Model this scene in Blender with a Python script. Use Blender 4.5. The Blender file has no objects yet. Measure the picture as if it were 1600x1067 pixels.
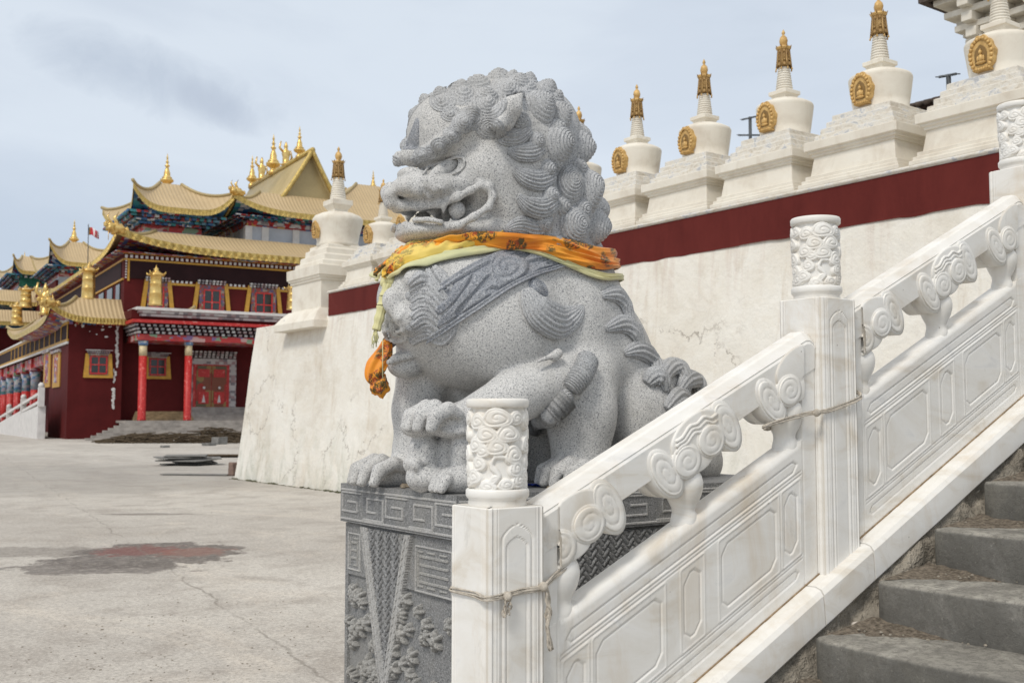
import bpy, math, random
import numpy as np
from mathutils import Vector, Matrix, noise as mnoise
random.seed(7)
rs = np.random.RandomState(11)
scene = bpy.context.scene
COL = scene.collection
R = math.radians
# ------------------------------------------------------------------ camera (X = up the stairs, Y = along the wall)
FPX, W0, H0 = 1673.0, 1600.0, 1067.0
PITCH = math.atan((650 - 533.5) / FPX)
CAM = Vector((0, 0, 1.6))
cF = Vector((0.58, 0.8146, 0)).normalized()
cR = Vector((cF.y, -cF.x, 0))
FWD = cF * math.cos(PITCH) + Vector((0, 0, 1)) * math.sin(PITCH)
UPV = cR.cross(FWD)
def ray(px, py):
    return (FWD + cR * ((px - W0 / 2) / FPX) + UPV * ((H0 / 2 - py) / FPX)).normalized()
def P(px, py, X=None, Y=None, Z=None):
    d = ray(px, py)
    if X is not None: t = (X - CAM.x) / d.x
    elif Y is not None: t = (Y - CAM.y) / d.y
    else: t = (Z - CAM.z) / d.z
    return CAM + d * t
cam = bpy.data.cameras.new('camera')
camo = bpy.data.objects.new('camera', cam); COL.objects.link(camo)
camo.location = CAM
camo.matrix_world = Matrix.Translation(CAM) @ Matrix((cR, UPV, -FWD)).transposed().to_4x4()
cam.sensor_width = 36; cam.lens = 36 * FPX / W0
cam.clip_start = 0.05; cam.clip_end = 4000
cam.dof.use_dof = True; cam.dof.focus_distance = 4.5; cam.dof.aperture_fstop = 6.3
scene.camera = camo
# ------------------------------------------------------------------ tagging and mesh building
def tag(o, label=None, cat=None, group=None, kind=None):
    if label: o['label'] = label
    if cat: o['category'] = cat
    if group: o['group'] = group
    if kind: o['kind'] = kind
    return o
def thing(name, loc, label, cat, group=None, rz=0):
    o = bpy.data.objects.new(name, None); COL.objects.link(o)
    o.location = loc; o.rotation_euler = (0, 0, rz); o.empty_display_size = .1
    return tag(o, label, cat, group)
def copy_tree(o, parent=None):
    c = o.copy(); COL.objects.link(c)
    if parent: c.parent = parent
    for ch in list(o.children): copy_tree(ch, c)
    return c
class MB:
    def __init__(s): s.v = []; s.f = []; s.n = 0; s.sm = []
    def add(s, vs, fs, smooth=False):
        b = s.n
        s.v.extend([tuple(p) for p in vs]); s.n += len(vs)
        for f in fs: s.f.append(tuple(i + b for i in f)); s.sm.append(smooth)
    def box(s, a, b, M=None):
        x0, y0, z0 = a; x1, y1, z1 = b
        vs = [(x0,y0,z0),(x1,y0,z0),(x1,y1,z0),(x0,y1,z0),(x0,y0,z1),(x1,y0,z1),(x1,y1,z1),(x0,y1,z1)]
        if M: vs = [M(*p) if callable(M) else M @ Vector(p) for p in vs]
        s.add(vs, [(0,3,2,1),(4,5,6,7),(0,1,5,4),(1,2,6,5),(2,3,7,6),(3,0,4,7)])
    def hexa(s, b4, t4):   # bottom quad, top quad
        s.add(list(b4) + list(t4), [(0,3,2,1),(4,5,6,7),(0,1,5,4),(1,2,6,5),(2,3,7,6),(3,0,4,7)])
    def prism(s, poly, fn):  # poly of 2D points, fn(p, 0|1) -> 3D
        n = len(poly)
        vs = [fn(p, 0) for p in poly] + [fn(p, 1) for p in poly]
        s.add(vs, [tuple(range(n - 1, -1, -1)), tuple(range(n, 2 * n))] + [(i, (i + 1) % n, n + (i + 1) % n, n + i) for i in range(n)])
    def lathe(s, prof, c=(0, 0, 0), seg=24, M=None, smooth=True, sides=None, fl=None):
        n = sides or seg; vs = []; fs = []
        off = math.pi / n if sides else 0
        for (r, z) in prof:
            for k in range(n):
                a = 2 * math.pi * k / n + off
                rr = r * (1 + (fl(a, z) if fl else 0))
                if sides: rr /= math.cos(math.pi / n)
                p = Vector((c[0] + rr * math.cos(a), c[1] + rr * math.sin(a), c[2] + z))
                vs.append(M(p.x, p.y, p.z) if callable(M) else (M @ p if M else p))
        m = len(prof)
        for i in range(m - 1):
            for k in range(n):
                fs.append((i*n+k, i*n+(k+1) % n, (i+1)*n+(k+1) % n, (i+1)*n+k))
        fs.append(tuple(range(n - 1, -1, -1))); fs.append(tuple((m-1)*n + k for k in range(n)))
        s.add(vs, fs, smooth and not sides)
    def tube(s, pts, rad, seg=10, flat=1.0, nrm=None, ridges=0, ramp=0.0, smooth=True):
        pts = [Vector(p) for p in pts]; m = len(pts); vs = []; fs = []
        if not hasattr(rad, '__len__'): rad = [rad] * m
        up = Vector(nrm) if nrm is not None and not isinstance(nrm, list) else Vector((0, 0, 1))
        for i, p in enumerate(pts):
            t = (pts[min(i+1, m-1)] - pts[max(i-1, 0)]).normalized()
            u = Vector(nrm[i]) if isinstance(nrm, list) else up
            if abs(u.dot(t)) > .97: u = Vector((1, .1, 0))
            sd = t.cross(u).normalized(); u2 = sd.cross(t).normalized()
            for k in range(seg):
                a = 2 * math.pi * k / seg
                g = ramp * math.cos(ridges * a) if ridges else 0
                vs.append(p + sd * (rad[i] * math.cos(a) * (1 + g)) + u2 * (rad[i] * (flat * math.sin(a) + (g * abs(math.sin(a)) * (1 if math.sin(a) > 0 else -1)))))
        for i in range(m - 1):
            for k in range(seg):
                fs.append((i*seg+k, i*seg+(k+1) % seg, (i+1)*seg+(k+1) % seg, (i+1)*seg+k))
        fs.append(tuple(range(seg - 1, -1, -1))); fs.append(tuple((m-1)*seg + k for k in range(seg)))
        s.add(vs, fs, smooth)
    def grid(s, fn, nu, nv, smooth=True, close_u=False):
        vs = [fn(i / (nu if close_u else nu - 1), j / (nv - 1)) for i in range(nu) for j in range(nv)]
        fs = [(i*nv+j, ((i+1) % nu)*nv+j, ((i+1) % nu)*nv+j+1, i*nv+j+1) for i in range(nu if close_u else nu - 1) for j in range(nv - 1)]
        s.add(vs, fs, smooth)
    def slab(s, fn, nu, nv, th, smooth=True):   # grid with thickness: fn(u,v)->(point, normal)
        A = [fn(i/(nu-1), j/(nv-1)) for i in range(nu) for j in range(nv)]
        N = nu * nv
        vs = [Vector(a[0]) for a in A] + [Vector(a[0]) - Vector(a[1]) * th for a in A]
        fs = []
        for i in range(nu - 1):
            for j in range(nv - 1):
                q = (i*nv+j, (i+1)*nv+j, (i+1)*nv+j+1, i*nv+j+1)
                fs.append(q); fs.append(tuple(N + k for k in reversed(q)))
        for i in range(nu - 1):
            fs.append((i*nv, N+i*nv, N+(i+1)*nv, (i+1)*nv)); b = nv - 1
            fs.append((i*nv+b, (i+1)*nv+b, N+(i+1)*nv+b, N+i*nv+b))
        for j in range(nv - 1):
            fs.append((j, j+1, N+j+1, N+j)); b = (nu-1)*nv
            fs.append((b+j, N+b+j, N+b+j+1, b+j+1))
        s.add(vs, fs, smooth)
    def build(s, name, m, parent=None, org=None, label=None, bevel=0, fix=True):
        me = bpy.data.meshes.new(name)
        if org is None and parent is not None:
            r = parent
            while r.parent: r = r.parent
            Mi = r.matrix_basis.copy() if False else (Matrix.Translation(r.location) @ Matrix.Rotation(r.rotation_euler.z, 4, 'Z'))
            inv = Mi.inverted(); vs = [inv @ Vector(p) for p in s.v]
        else:
            o_ = Vector(org) if org is not None else Vector((0, 0, 0)); vs = [Vector(p) - o_ for p in s.v]
        me.from_pydata(vs, [], s.f)
        me.polygons.foreach_set('use_smooth', s.sm)
        if fix:
            import bmesh
            bm = bmesh.new(); bm.from_mesh(me); bmesh.ops.recalc_face_normals(bm, faces=bm.faces); bm.to_mesh(me); bm.free()
        me.update()
        o = bpy.data.objects.new(name, me); COL.objects.link(o)
        if parent is not None: o.parent = parent
        elif org is not None: o.location = org
        if isinstance(m, (list, tuple)):
            for q in m: me.materials.append(q)
        else: me.materials.append(m)
        if bevel:
            b = o.modifiers.new('bevel', 'BEVEL'); b.width = bevel; b.segments = 2; b.limit_method = 'ANGLE'; b.angle_limit = R(40)
        if label: o['label'] = label
        return o
def center(mb):
    a = np.array(mb.v); return Vector(((a[:,0].min()+a[:,0].max())/2, (a[:,1].min()+a[:,1].max())/2, a[:,2].min()))
def solo(mb, name, m, label, cat, group=None, kind=None, bevel=0):
    return tag(mb.build(name, m, None, org=center(mb), bevel=bevel), label, cat, group, kind)
# ------------------------------------------------------------------ materials
class NT:
    def __init__(s, name):
        s.m = bpy.data.materials.new(name); s.m.use_nodes = True; s.t = s.m.node_tree; s.t.nodes.clear()
        s.out = s.t.nodes.new('ShaderNodeOutputMaterial'); s.b = s.t.nodes.new('ShaderNodeBsdfPrincipled')
        s.t.links.new(s.b.outputs[0], s.out.inputs[0]); s.tc = s.t.nodes.new('ShaderNodeTexCoord')
        s.co = s.tc.outputs['Object']
    def vary(s, k=23.0):
        oi = s.n('ShaderNodeObjectInfo'); v = s.n('ShaderNodeVectorMath', operation='ADD'); m_ = s.n('ShaderNodeMath', operation='MULTIPLY'); s.L(oi.outputs['Random'], m_.inputs[0]); m_.inputs[1].default_value = k
        s.L(s.co, v.inputs[0]); s.L(m_.outputs[0], v.inputs[1]); s.co = v.outputs[0]
    def L(s, a, b): s.t.links.new(a, b)
    def n(s, t, **kw):
        x = s.t.nodes.new(t)
        for k, v in kw.items(): setattr(x, k, v)
        return x
    def val(s, sock, v):
        if hasattr(v, 'is_linked') or isinstance(v, bpy.types.NodeSocket): s.L(v, sock)
        else: sock.default_value = v
    def mapc(s, sc=(1, 1, 1), rot=(0, 0, 0), loc=(0, 0, 0), src=None):
        x = s.n('ShaderNodeMapping'); s.L(src or s.co, x.inputs[0]); x.inputs['Scale'].default_value = sc
        x.inputs['Rotation'].default_value = rot; x.inputs['Location'].default_value = loc; return x.outputs[0]
    def noise(s, scale, detail=4, rough=.55, dist=0, src=None, col=False):
        x = s.n('ShaderNodeTexNoise'); s.L(src or s.co, x.inputs['Vector']); x.inputs['Scale'].default_value = scale
        x.inputs['Detail'].default_value = detail; x.inputs['Roughness'].default_value = rough; x.inputs['Distortion'].default_value = dist
        return x.outputs['Color' if col else 'Fac']
    def vor(s, scale, feature='F1', src=None, out='Distance', rnd=1):
        x = s.n('ShaderNodeTexVoronoi', feature=feature); s.L(src or s.co, x.inputs['Vector']); x.inputs['Scale'].default_value = scale
        x.inputs['Randomness'].default_value = rnd; return x.outputs[out]
    def ramp(s, fac, stops, interp='LINEAR'):
        x = s.n('ShaderNodeValToRGB'); s.L(fac, x.inputs[0]); e = x.color_ramp.elements; x.color_ramp.interpolation = interp
        while len(e) > 1: e.remove(e[-1])
        for i, (p, c) in enumerate(stops):
            c = (c, c, c, 1) if not hasattr(c, '__len__') else (*c[:3], 1)
            if i == 0: e[0].position = p; e[0].color = c
            else: q = e.new(p); q.color = c
        return x.outputs[0]
    def mix(s, f, a, b, mode='MIX'):
        x = s.n('ShaderNodeMix', data_type='RGBA', blend_type=mode)
        for i, v in ((0, f), (6, a), (7, b)):
            if isinstance(v, bpy.types.NodeSocket): s.L(v, x.inputs[i])
            elif hasattr(v, '__len__'): x.inputs[i].default_value = (*v[:3], 1)
            else: x.inputs[i].default_value = v
        return x.outputs[2]
    def math(s, op, a, b=0.0, c=None):
        x = s.n('ShaderNodeMath', operation=op)
        s.val(x.inputs[0], a); s.val(x.inputs[1], b)
        if c is not None: s.val(x.inputs[2], c)
        return x.outputs[0]
    def sep(s, src=None):
        x = s.n('ShaderNodeSeparateXYZ'); s.L(src or s.co, x.inputs[0]); return x.outputs
    def bump(s, h, strength=.5, dist=.01, prev=None):
        x = s.n('ShaderNodeBump'); s.L(h, x.inputs['Height']); x.inputs['Strength'].default_value = strength; x.inputs['Distance'].default_value = dist
        if prev: s.L(prev, x.inputs['Normal'])
        return x.outputs[0]
    def done(s, col=None, rough=.6, metal=0, nrm=None, spec=None, sss=None):
        if col is not None: s.val(s.b.inputs['Base Color'], col if isinstance(col, bpy.types.NodeSocket) else (*col[:3], 1))
        s.val(s.b.inputs['Roughness'], rough); s.b.inputs['Metallic'].default_value = metal
        if nrm is not None: s.L(nrm, s.b.inputs['Normal'])
        if spec is not None: s.b.inputs['Specular IOR Level'].default_value = spec
        return s.m
def simple(name, col, rough=.6, metal=0, var=.15, scale=6, bstr=.25, bdist=.004, detail=5, spec=None):
    if spec is None and rough > .65: spec = .15
    t = NT(name); c2 = [max(0, x * (1 - var)) for x in col]; c3 = [min(1, x * (1 + var)) for x in col]
    f = t.noise(scale, detail, .6)
    c = t.ramp(f, [(.3, c2), (.7, c3)])
    h = t.noise(scale * 6, 4, .6)
    return t.done(c, rough, metal, t.bump(h, bstr, bdist), spec)
M = {}
def mats():
    # white marble with grey veins and warm stains
    t = NT('marble'); t.vary()
    w = t.noise(3.0, 6, .6, 1.2, src=t.mapc((1, 1, 2.2), (0.3, .5, .2)))
    base = t.ramp(w, [(.28, (.68, .62, .53)), (.45, (.81, .785, .735)), (.62, (.86, .845, .81)), (.75, (.74, .735, .72))])
    st = t.noise(2.1, 7, .68, .6, src=t.mapc((1.6, 1.6, .55)))
    c = t.mix(t.ramp(st, [(.55, 0), (.72, .50)]), base, (.62, .50, .35))
    gr = t.noise(11, 6, .7, .3, src=t.mapc((1, 1, .35)))
    c = t.mix(t.ramp(gr, [(.60, 0), (.76, .45)]), c, (.40, .38, .34))
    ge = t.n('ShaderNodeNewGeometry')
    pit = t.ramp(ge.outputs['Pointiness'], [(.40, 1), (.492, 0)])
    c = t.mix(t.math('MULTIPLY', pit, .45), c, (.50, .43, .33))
    vs_ = t.vor(9, 'F1'); sp = t.ramp(vs_, [(.02, 1), (.035, 0)])
    c = t.mix(t.math('MULTIPLY', sp, .6), c, (.22, .19, .15))
    M['marble'] = t.done(c, t.ramp(gr, [(.3, .34), (.7, .55)]), 0, t.bump(t.noise(60, 4, .6), .12, .002, t.bump(t.noise(7, 4, .6), .3, .006)))
    # granite: light, hammered / carved
    def granite(name, lo, hi, dark, light, k=1.0, bs=.35, dirt=.35):  # dirt: how strongly concave creases turn darker
        t = NT(name)
        big = t.noise(3.5, 5, .6)
        c = t.ramp(big, [(.3, lo), (.7, hi)])
        n1 = t.noise(175 * k, 2, .75); n2 = t.noise(120 * k, 3, .75, src=t.mapc(loc=(3, 5, 1)))
        c = t.mix(t.ramp(n2, [(.50, 0), (.60, .8)]), c, light)
        c = t.mix(t.ramp(n1, [(.54, 0), (.62, .82)]), c, dark)
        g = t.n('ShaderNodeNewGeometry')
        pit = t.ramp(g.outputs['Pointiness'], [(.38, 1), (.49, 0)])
        c = t.mix(t.math('MULTIPLY', pit, dirt), c, [x * .35 for x in lo])  # hollows of the mesh mixed towards a darker tone of the stone
        dn = t.noise(1.7, 6, .7, .5, src=t.mapc((1, 1, .5)))
        c = t.mix(t.ramp(dn, [(.50, 0), (.72, .45)]), c, (.33, .31, .27))
        d3 = t.noise(5, 6, .7, .3, src=t.mapc((1, 1, .22), (0, 0, 0), (4, 7, 1))); c = t.mix(t.ramp(d3, [(.54, 0), (.68, .4)]), c, (.24, .235, .225))
        return t.done(c, .78, 0, t.bump(t.noise(120 * k, 3, .7), bs, .003))
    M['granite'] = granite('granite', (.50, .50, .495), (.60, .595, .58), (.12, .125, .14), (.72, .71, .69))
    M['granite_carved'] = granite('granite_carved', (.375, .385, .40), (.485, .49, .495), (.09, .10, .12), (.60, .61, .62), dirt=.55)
    M['granite_blue'] = granite('granite_blue', (.22, .24, .28), (.33, .345, .37), (.06, .065, .08), (.50, .51, .53), dirt=.4)
    M['plinth'] = granite('plinth_granite', (.16, .163, .165), (.235, .238, .24), (.06, .06, .065), (.36, .36, .36), dirt=.3)
    M['plinth_relief'] = granite('plinth_relief', (.27, .27, .26), (.36, .355, .34), (.12, .12, .12), (.48, .47, .45), dirt=.5)
    M['plinth_line'] = granite('plinth_line', (.34, .34, .34), (.44, .435, .42), (.2, .2, .2), (.55, .54, .52), dirt=.2)
    # plaster wall
    t = NT('wall_plaster')
    n1 = t.noise(.55, 7, .62, .4); c = t.ramp(n1, [(.3, (.66, .60, .51)), (.45, (.76, .715, .63)), (.62, (.83, .80, .73)), (.75, (.77, .715, .62))])
    stk = t.noise(1.9, 7, .7, .5, src=t.mapc((1, 1.6, .28)))
    c = t.mix(t.ramp(stk, [(.54, 0), (.72, .55)]), c, (.55, .46, .35))
    xyz = t.sep(t.tc.outputs['Object'])
    low = t.math('SUBTRACT', 1.7, xyz[2]); low = t.math('MULTIPLY', low, .45); low.node.use_clamp = True
    g2 = t.ramp(t.noise(1.4, 8, .72, .8, src=t.mapc((1, 1.3, .5))), [(.46, 0), (.62, 1)])
    c = t.mix(t.math('MULTIPLY', t.math('MULTIPLY', g2, low), .75), c, (.36, .38, .30))
    dv = t.n('ShaderNodeVectorMath', operation='ADD'); nz = t.noise(1.6, 6, .7, col=True)
    sc_ = t.n('ShaderNodeVectorMath', operation='SCALE'); t.L(nz, sc_.inputs[0]); sc_.inputs['Scale'].default_value = 1.1
    t.L(t.co, dv.inputs[0]); t.L(sc_.outputs[0], dv.inputs[1])
    cr = t.vor(.5, 'DISTANCE_TO_EDGE', src=dv.outputs[0])
    mask = t.ramp(t.noise(.55, 3, .5, src=t.mapc(loc=(4, 2, 7))), [(.53, 0), (.60, 1)])
    crk = t.math('MULTIPLY', t.ramp(cr, [(.003, 1), (.011, 0)]), mask)
    c = t.mix(t.math('MULTIPLY', crk, .75), c, (.25, .21, .17))
    patch = t.ramp(t.noise(2.7, 3, .5, src=t.mapc(loc=(9, 2, 3))), [(.60, 0), (.63, 1)])
    c = t.mix(t.math('MULTIPLY', patch, .35), c, (.83, .80, .73))
    hi_ = t.math('MULTIPLY', t.math('SUBTRACT', xyz[2], 2.9), 1.1); hi_.node.use_clamp = True
    dr = t.ramp(t.noise(3.2, 5, .6, .2, src=t.mapc((1, 2.2, .09), loc=(3, 3, 3))), [(.52, 0), (.64, 1)])
    c = t.mix(t.math('MULTIPLY', t.math('MULTIPLY', dr, hi_), .28), c, (.50, .36, .29))
    br_ = t.ramp(t.noise(1.1, 6, .8, 1.5, src=t.mapc((1, .6, 1.6), (.5, 0, 0), (2, 8, 5))), [(.50, 0), (.54, 1)])
    c = t.mix(t.math('MULTIPLY', br_, .22), c, (.86, .84, .79))
    M['plaster'] = t.done(c, .85, 0, t.bump(t.noise(2.2, 6, .65), .8, .05, t.bump(t.noise(30, 5, .7), .5, .008)))
    # dark red band
    t = NT('red_band'); c = t.ramp(t.noise(1.3, 7, .7, .4, src=t.mapc((1, 1, .4))), [(.3, (.095, .017, .015)), (.6, (.135, .025, .021)), (.78, (.18, .05, .042))])
    M['redband'] = t.done(c, .75, 0, t.bump(t.noise(5, 6, .7), .4, .01), spec=.1)
    # stupa paint
    t = NT('stupa_paint'); t.vary(); c = t.ramp(t.noise(2.2, 6, .65, .3), [(.3, (.64, .575, .48)), (.5, (.76, .71, .615)), (.7, (.81, .77, .68))])
    st = t.ramp(t.noise(4, 6, .7, .5, src=t.mapc((1, 1, .4))), [(.55, 0), (.75, .45)])
    c = t.mix(st, c, (.50, .42, .31)); M['stupa'] = t.done(c, .8, 0, t.bump(t.noise(25, 5, .6), .3, .006))
    t = NT('stupa_stone'); t.vary()
    br = t.n('ShaderNodeTexBrick'); t.L(t.mapc((1, 1, 1), (R(90), 0, R(45))), br.inputs[0]); br.inputs['Scale'].default_value = 1
    br.inputs['Brick Width'].default_value = .22; br.inputs['Row Height'].default_value = .066; br.inputs['Mortar Size'].default_value = .006
    n = t.noise(5, 7, .75, .6, src=t.mapc((1, 1, 1.6)))
    c = t.ramp(n, [(.35, (.60, .54, .45)), (.5, (.76, .72, .64)), (.56, (.72, .70, .66)), (.60, (.50, .51, .53)), (.72, (.50, .51, .52))])
    M['stupa_stone'] = t.done(c, .85, 0, t.bump(t.noise(18, 6, .75), .9, .02))
    # golds
    t = NT('gold_paint'); t.vary(); n = t.noise(14, 5, .6); c = t.ramp(n, [(.3, (.42, .25, .08)), (.6, (.68, .44, .16)), (.8, (.78, .56, .26))])
    g = t.n('ShaderNodeNewGeometry'); c = t.mix(t.ramp(g.outputs['Pointiness'], [(.42, .75), (.5, 0)]), c, (.16, .08, .02))
    M['goldpaint'] = t.done(c, .5, .15, t.bump(t.noise(40, 4, .6), .4, .004))
    t = NT('gold_leaf'); n = t.noise(3, 4, .6); c = t.ramp(n, [(.3, (.66, .42, .12)), (.7, (.88, .64, .26))])
    M['gold'] = t.done(c, .33, .85, t.bump(t.noise(8, 4, .6), .35, .02))
    M['pale_gold'] = simple('pale_gold_paint', (.62, .50, .30), .5, .1, .2, 12)
    # temple
    M['twall'] = simple('maroon_wall', (.090, .011, .011), .75, 0, .22, .6, .3, .03)
    def ribs(name, col, col2, ax, pitch, rough=.55):
        t = NT(name); xyz = t.sep(); a = t.math('MULTIPLY', xyz[ax], 2 * math.pi / pitch)
        sn = t.math('SINE', a); f = t.math('MULTIPLY_ADD', sn, .5, .5)
        c = t.ramp(f, [(.0, col2), (.25, col), (1, col)])
        c = t.mix(t.ramp(t.noise(.5, 5, .6), [(.35, 0), (.75, .35)]), c, [x * .6 for x in col])
        return t.done(c, rough, .1, t.bump(f, .6, .06))
    M['roof_u'] = ribs('gold_roof_tiles', (.57, .43, .245), (.49, .36, .20), 0, .30)
    M['roof_v'] = ribs('gold_roof_tiles_side', (.54, .41, .23), (.46, .34, .19), 1, .30)
    M['roof_plain'] = simple('gold_roof_sheet', (.42, .33, .165), .5, .25, .15, .5, .3, .03)
    M['fringe'] = simple('gilt_fringe', (.55, .40, .13), .42, .55, .3, 3.5, .8, .05)
    def palette(name, cols, sc, rnd=1, sq=True):
        t = NT(name); v = t.n('ShaderNodeTexVoronoi', distance='CHEBYCHEV'); t.L(t.mapc(sc), v.inputs['Vector']); v.inputs['Scale'].default_value = 1
        v.inputs['Randomness'].default_value = rnd
        s = t.n('ShaderNodeSeparateColor'); t.L(v.outputs['Color'], s.inputs[0])
        k = len(cols); c = t.ramp(s.outputs[0], [(i / k, q) for i, q in enumerate(cols)], 'CONSTANT')
        return t.done(c, .6, 0, t.bump(v.outputs['Distance'], .5, .03))
    BL, TE, RE, WH, GO, PU, DK = (.035, .12, .28), (.04, .22, .25), (.35, .03, .03), (.55, .55, .58), (.5, .3, .07), (.20, .12, .25), (.02, .02, .03)
    M['brk_blue'] = palette('painted_brackets_blue', [BL, TE, BL, (.10, .22, .30), RE, DK, WH, BL, TE], (2.2, 2.2, 3.0), .5)
    M['brk_red'] = palette('painted_brackets_red', [RE, PU, WH, RE, BL, RE, GO, (.3, .08, .1)], (3.3, 3.3, 4.0), .4)
    M['pale_deco'] = palette('pale_blue_painting', [(.35, .42, .50), (.50, .50, .50), (.12, .22, .40), (.42, .36, .42), (.10, .28, .30)], (3.5, 3.5, 4.5), .7)
    M['win_sur'] = palette('window_painting', [(.25, .05, .04), (.12, .08, .16), (.30, .22, .18), (.28, .04, .035), (.09, .09, .11), (.22, .10, .05)], (6, 6, 6), .6)
    M['mural'] = palette('painted_frieze', [RE, (.20, .28, .18), (.45, .03, .03), RE, (.5, .30, .28), (.42, .05, .04), PU, RE], (2.2, 2.2, 3.6), .9)
    M['dentil'] = palette('painted_dentils', [(.45, .43, .42), (.20, .18, .19), (.50, .48, .46), (.32, .22, .22)], (3.2, 3.2, 5), .3)
    M['yellow'] = simple('ochre_paint', (.50, .27, .035), .6, 0, .2, 3)
    M['redpaint'] = None
    t = NT('worn_red_paint'); n = t.noise(5, 7, .75, .3); c = t.ramp(n, [(.3, (.33, .012, .012)), (.57, (.52, .022, .018)), (.62, (.62, .2, .17)), (.75, (.6, .4, .36))])
    M['redpaint'] = t.done(c, .5, 0, t.bump(n, .4, .02))
    M['black'] = simple('dark_band', (.026, .010, .011), .7, 0, .2, 1)
    M['white'] = simple('white_paint', (.66, .64, .62), .7, 0, .12, 2)
    M['whiteblue'] = simple('pale_wall', (.44, .47, .52), .7, 0, .15, .8)
    M['glass'] = simple('window_glass', (.03, .035, .035), .15, 0, .3, 1, .05)
    M['door'] = palette('painted_door', [(.20, .06, .03), (.28, .18, .06), (.35, .03, .02), (.12, .10, .05)], (1.4, 1.4, 1.4), .5)
    M['wood'] = simple('weathered_wood', (.26, .19, .11), .8, 0, .3, 3)
    M['teal'] = simple('green_net', (.02, .10, .07), .8, 0, .4, 2)
    M['cloudgrey'] = None
    # grounds
    t = NT('plaza_concrete')
    w = t.tc.outputs['Object']
    a = t.noise(.22, 8, .66, .5, src=t.mapc((1, .45, 1), (0, 0, R(-12))))
    c = t.ramp(a, [(.28, (.36, .325, .285)), (.42, (.47, .44, .40)), (.55, (.57, .54, .49)), (.7, (.65, .62, .57))])
    b = t.noise(1.3, 8, .72, .3); c = t.mix(t.ramp(b, [(.38, .7), (.52, 0)]), c, (.33, .295, .26))
    b2 = t.noise(.7, 9, .75, 1.0, src=t.mapc((1, .5, 1), (0, 0, R(35)), (8, 3, 0))); c = t.mix(t.ramp(b2, [(.52, 0), (.66, .6)]), c, (.66, .60, .52))
    b3 = t.noise(7, 8, .8, .5); c = t.mix(t.ramp(b3, [(.36, .45), (.5, 0)]), c, (.30, .275, .25))
    b4 = t.noise(26, 6, .9, .2); c = t.mix(t.ramp(b4, [(.40, .75), (.50, 0)]), c, (.27, .245, .22)); c = t.mix(t.ramp(b4, [(.52, 0), (.64, .6)]), c, (.70, .66, .60))
    f = t.noise(60, 4, .8); c = t.mix(t.ramp(f, [(.56, 0), (.66, .7)]), c, (.22, .20, .18))
    f = t.noise(38, 4, .8, src=t.mapc(loc=(5, 5, 5))); c = t.mix(t.ramp(f, [(.54, 0), (.66, .6)]), c, (.62, .59, .55))
    M['plaza_nt'] = (t, c, b)
    t2 = NT('step_concrete'); a = t2.noise(2.0, 8, .7, .4); c2 = t2.ramp(a, [(.3, (.15, .147, .137)), (.48, (.225, .22, .205)), (.62, (.30, .29, .268)), (.75, (.40, .38, .345))])
    g = t2.n('ShaderNodeNewGeometry'); nz = t2.sep(g.outputs['Normal'])[2]
    dst = t2.math('MULTIPLY', t2.ramp(nz, [(.5, 0), (.9, 1)]), t2.ramp(t2.noise(2.4, 6, .7, .6, src=t2.mapc(loc=(2, 1, 3))), [(.36, .35), (.58, 1)]))
    c2 = t2.mix(dst, c2, (.60, .57, .505))
    scr = t2.ramp(t2.noise(5, 9, .85, .4, src=t2.mapc((1.6, .55, 1), (0, 0, .2), (6, 1, 2))), [(.47, 0), (.56, 1)])
    c2 = t2.mix(t2.math('MULTIPLY', t2.math('MULTIPLY', scr, t2.ramp(nz, [(.5, 0), (.9, 1)])), .55), c2, (.72, .685, .60))
    eff = t2.ramp(t2.noise(1.6, 8, .75, .8, src=t2.mapc((1, 1, 1.8), (0, 0, 0), (3, 6, 8))), [(.50, 0), (.62, 1)])
    c2 = t2.mix(t2.math('MULTIPLY', t2.math('MULTIPLY', eff, t2.ramp(nz, [(.2, 1), (.6, 0)])), .6), c2, (.33, .315, .27))
    gr2 = t2.ramp(t2.noise(38, 5, .85, src=t2.mapc(loc=(3, 9, 3))), [(.42, .55), (.52, 0)]); c2 = t2.mix(gr2, c2, (.16, .152, .138))
    sp = t2.ramp(t2.noise(60, 3, .7), [(.60, 0), (.7, .6)]); c2 = t2.mix(sp, c2, (.42, .40, .36))
    wt = t2.ramp(t2.noise(3.1, 5, .6, src=t2.mapc(loc=(7, 7, 7))), [(.64, 0), (.72, .7)]); c2 = t2.mix(t2.math('MULTIPLY', wt, t2.ramp(nz, [(.2, 1), (.6, 0)])), c2, (.46, .43, .37))
    c2 = t2.mix(t2.ramp(t2.noise(1.1, 7, .7, .6, src=t2.mapc(loc=(1, 9, 3))), [(.45, .55), (.6, 0)]), c2, (.13, .125, .112))
    M['step'] = t2.done(c2, .9, 0, spec=.12, nrm= t2.bump(t2.noise(14, 9, .8), .9, .02, t2.bump(t2.noise(90, 3, .7), .4, .003)))
    M['dirt'] = simple('dry_dirt', (.22, .185, .145), .95, 0, .6, 60, .9, .01)
    M['rubble'] = simple('broken_mortar', (.38, .34, .28), .9, 0, .45, 9, 1.0, .03)
    M['pebble'] = simple('pebble_stone', (.30, .25, .19), .8, 0, .4, 20)
    M['pebble2'] = simple('pale_pebble', (.55, .50, .44), .8, 0, .2, 20)
    M['string'] = simple('dirty_cotton', (.52, .47, .40), .9, 0, .3, 60, .6, .002)
    M['tile'] = simple('dark_roof_tiles', (.09, .07, .06), .7, 0, .4, 8)
    M['metal'] = simple('grey_metal', (.12, .13, .14), .5, .6, .2, 8)
    M['slate'] = simple('stone_slabs', (.20, .195, .185), .75, 0, .3, 3)
    M['branch'] = simple('dry_branches', (.10, .075, .05), .9, 0, .3, 6)
mats()
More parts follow.
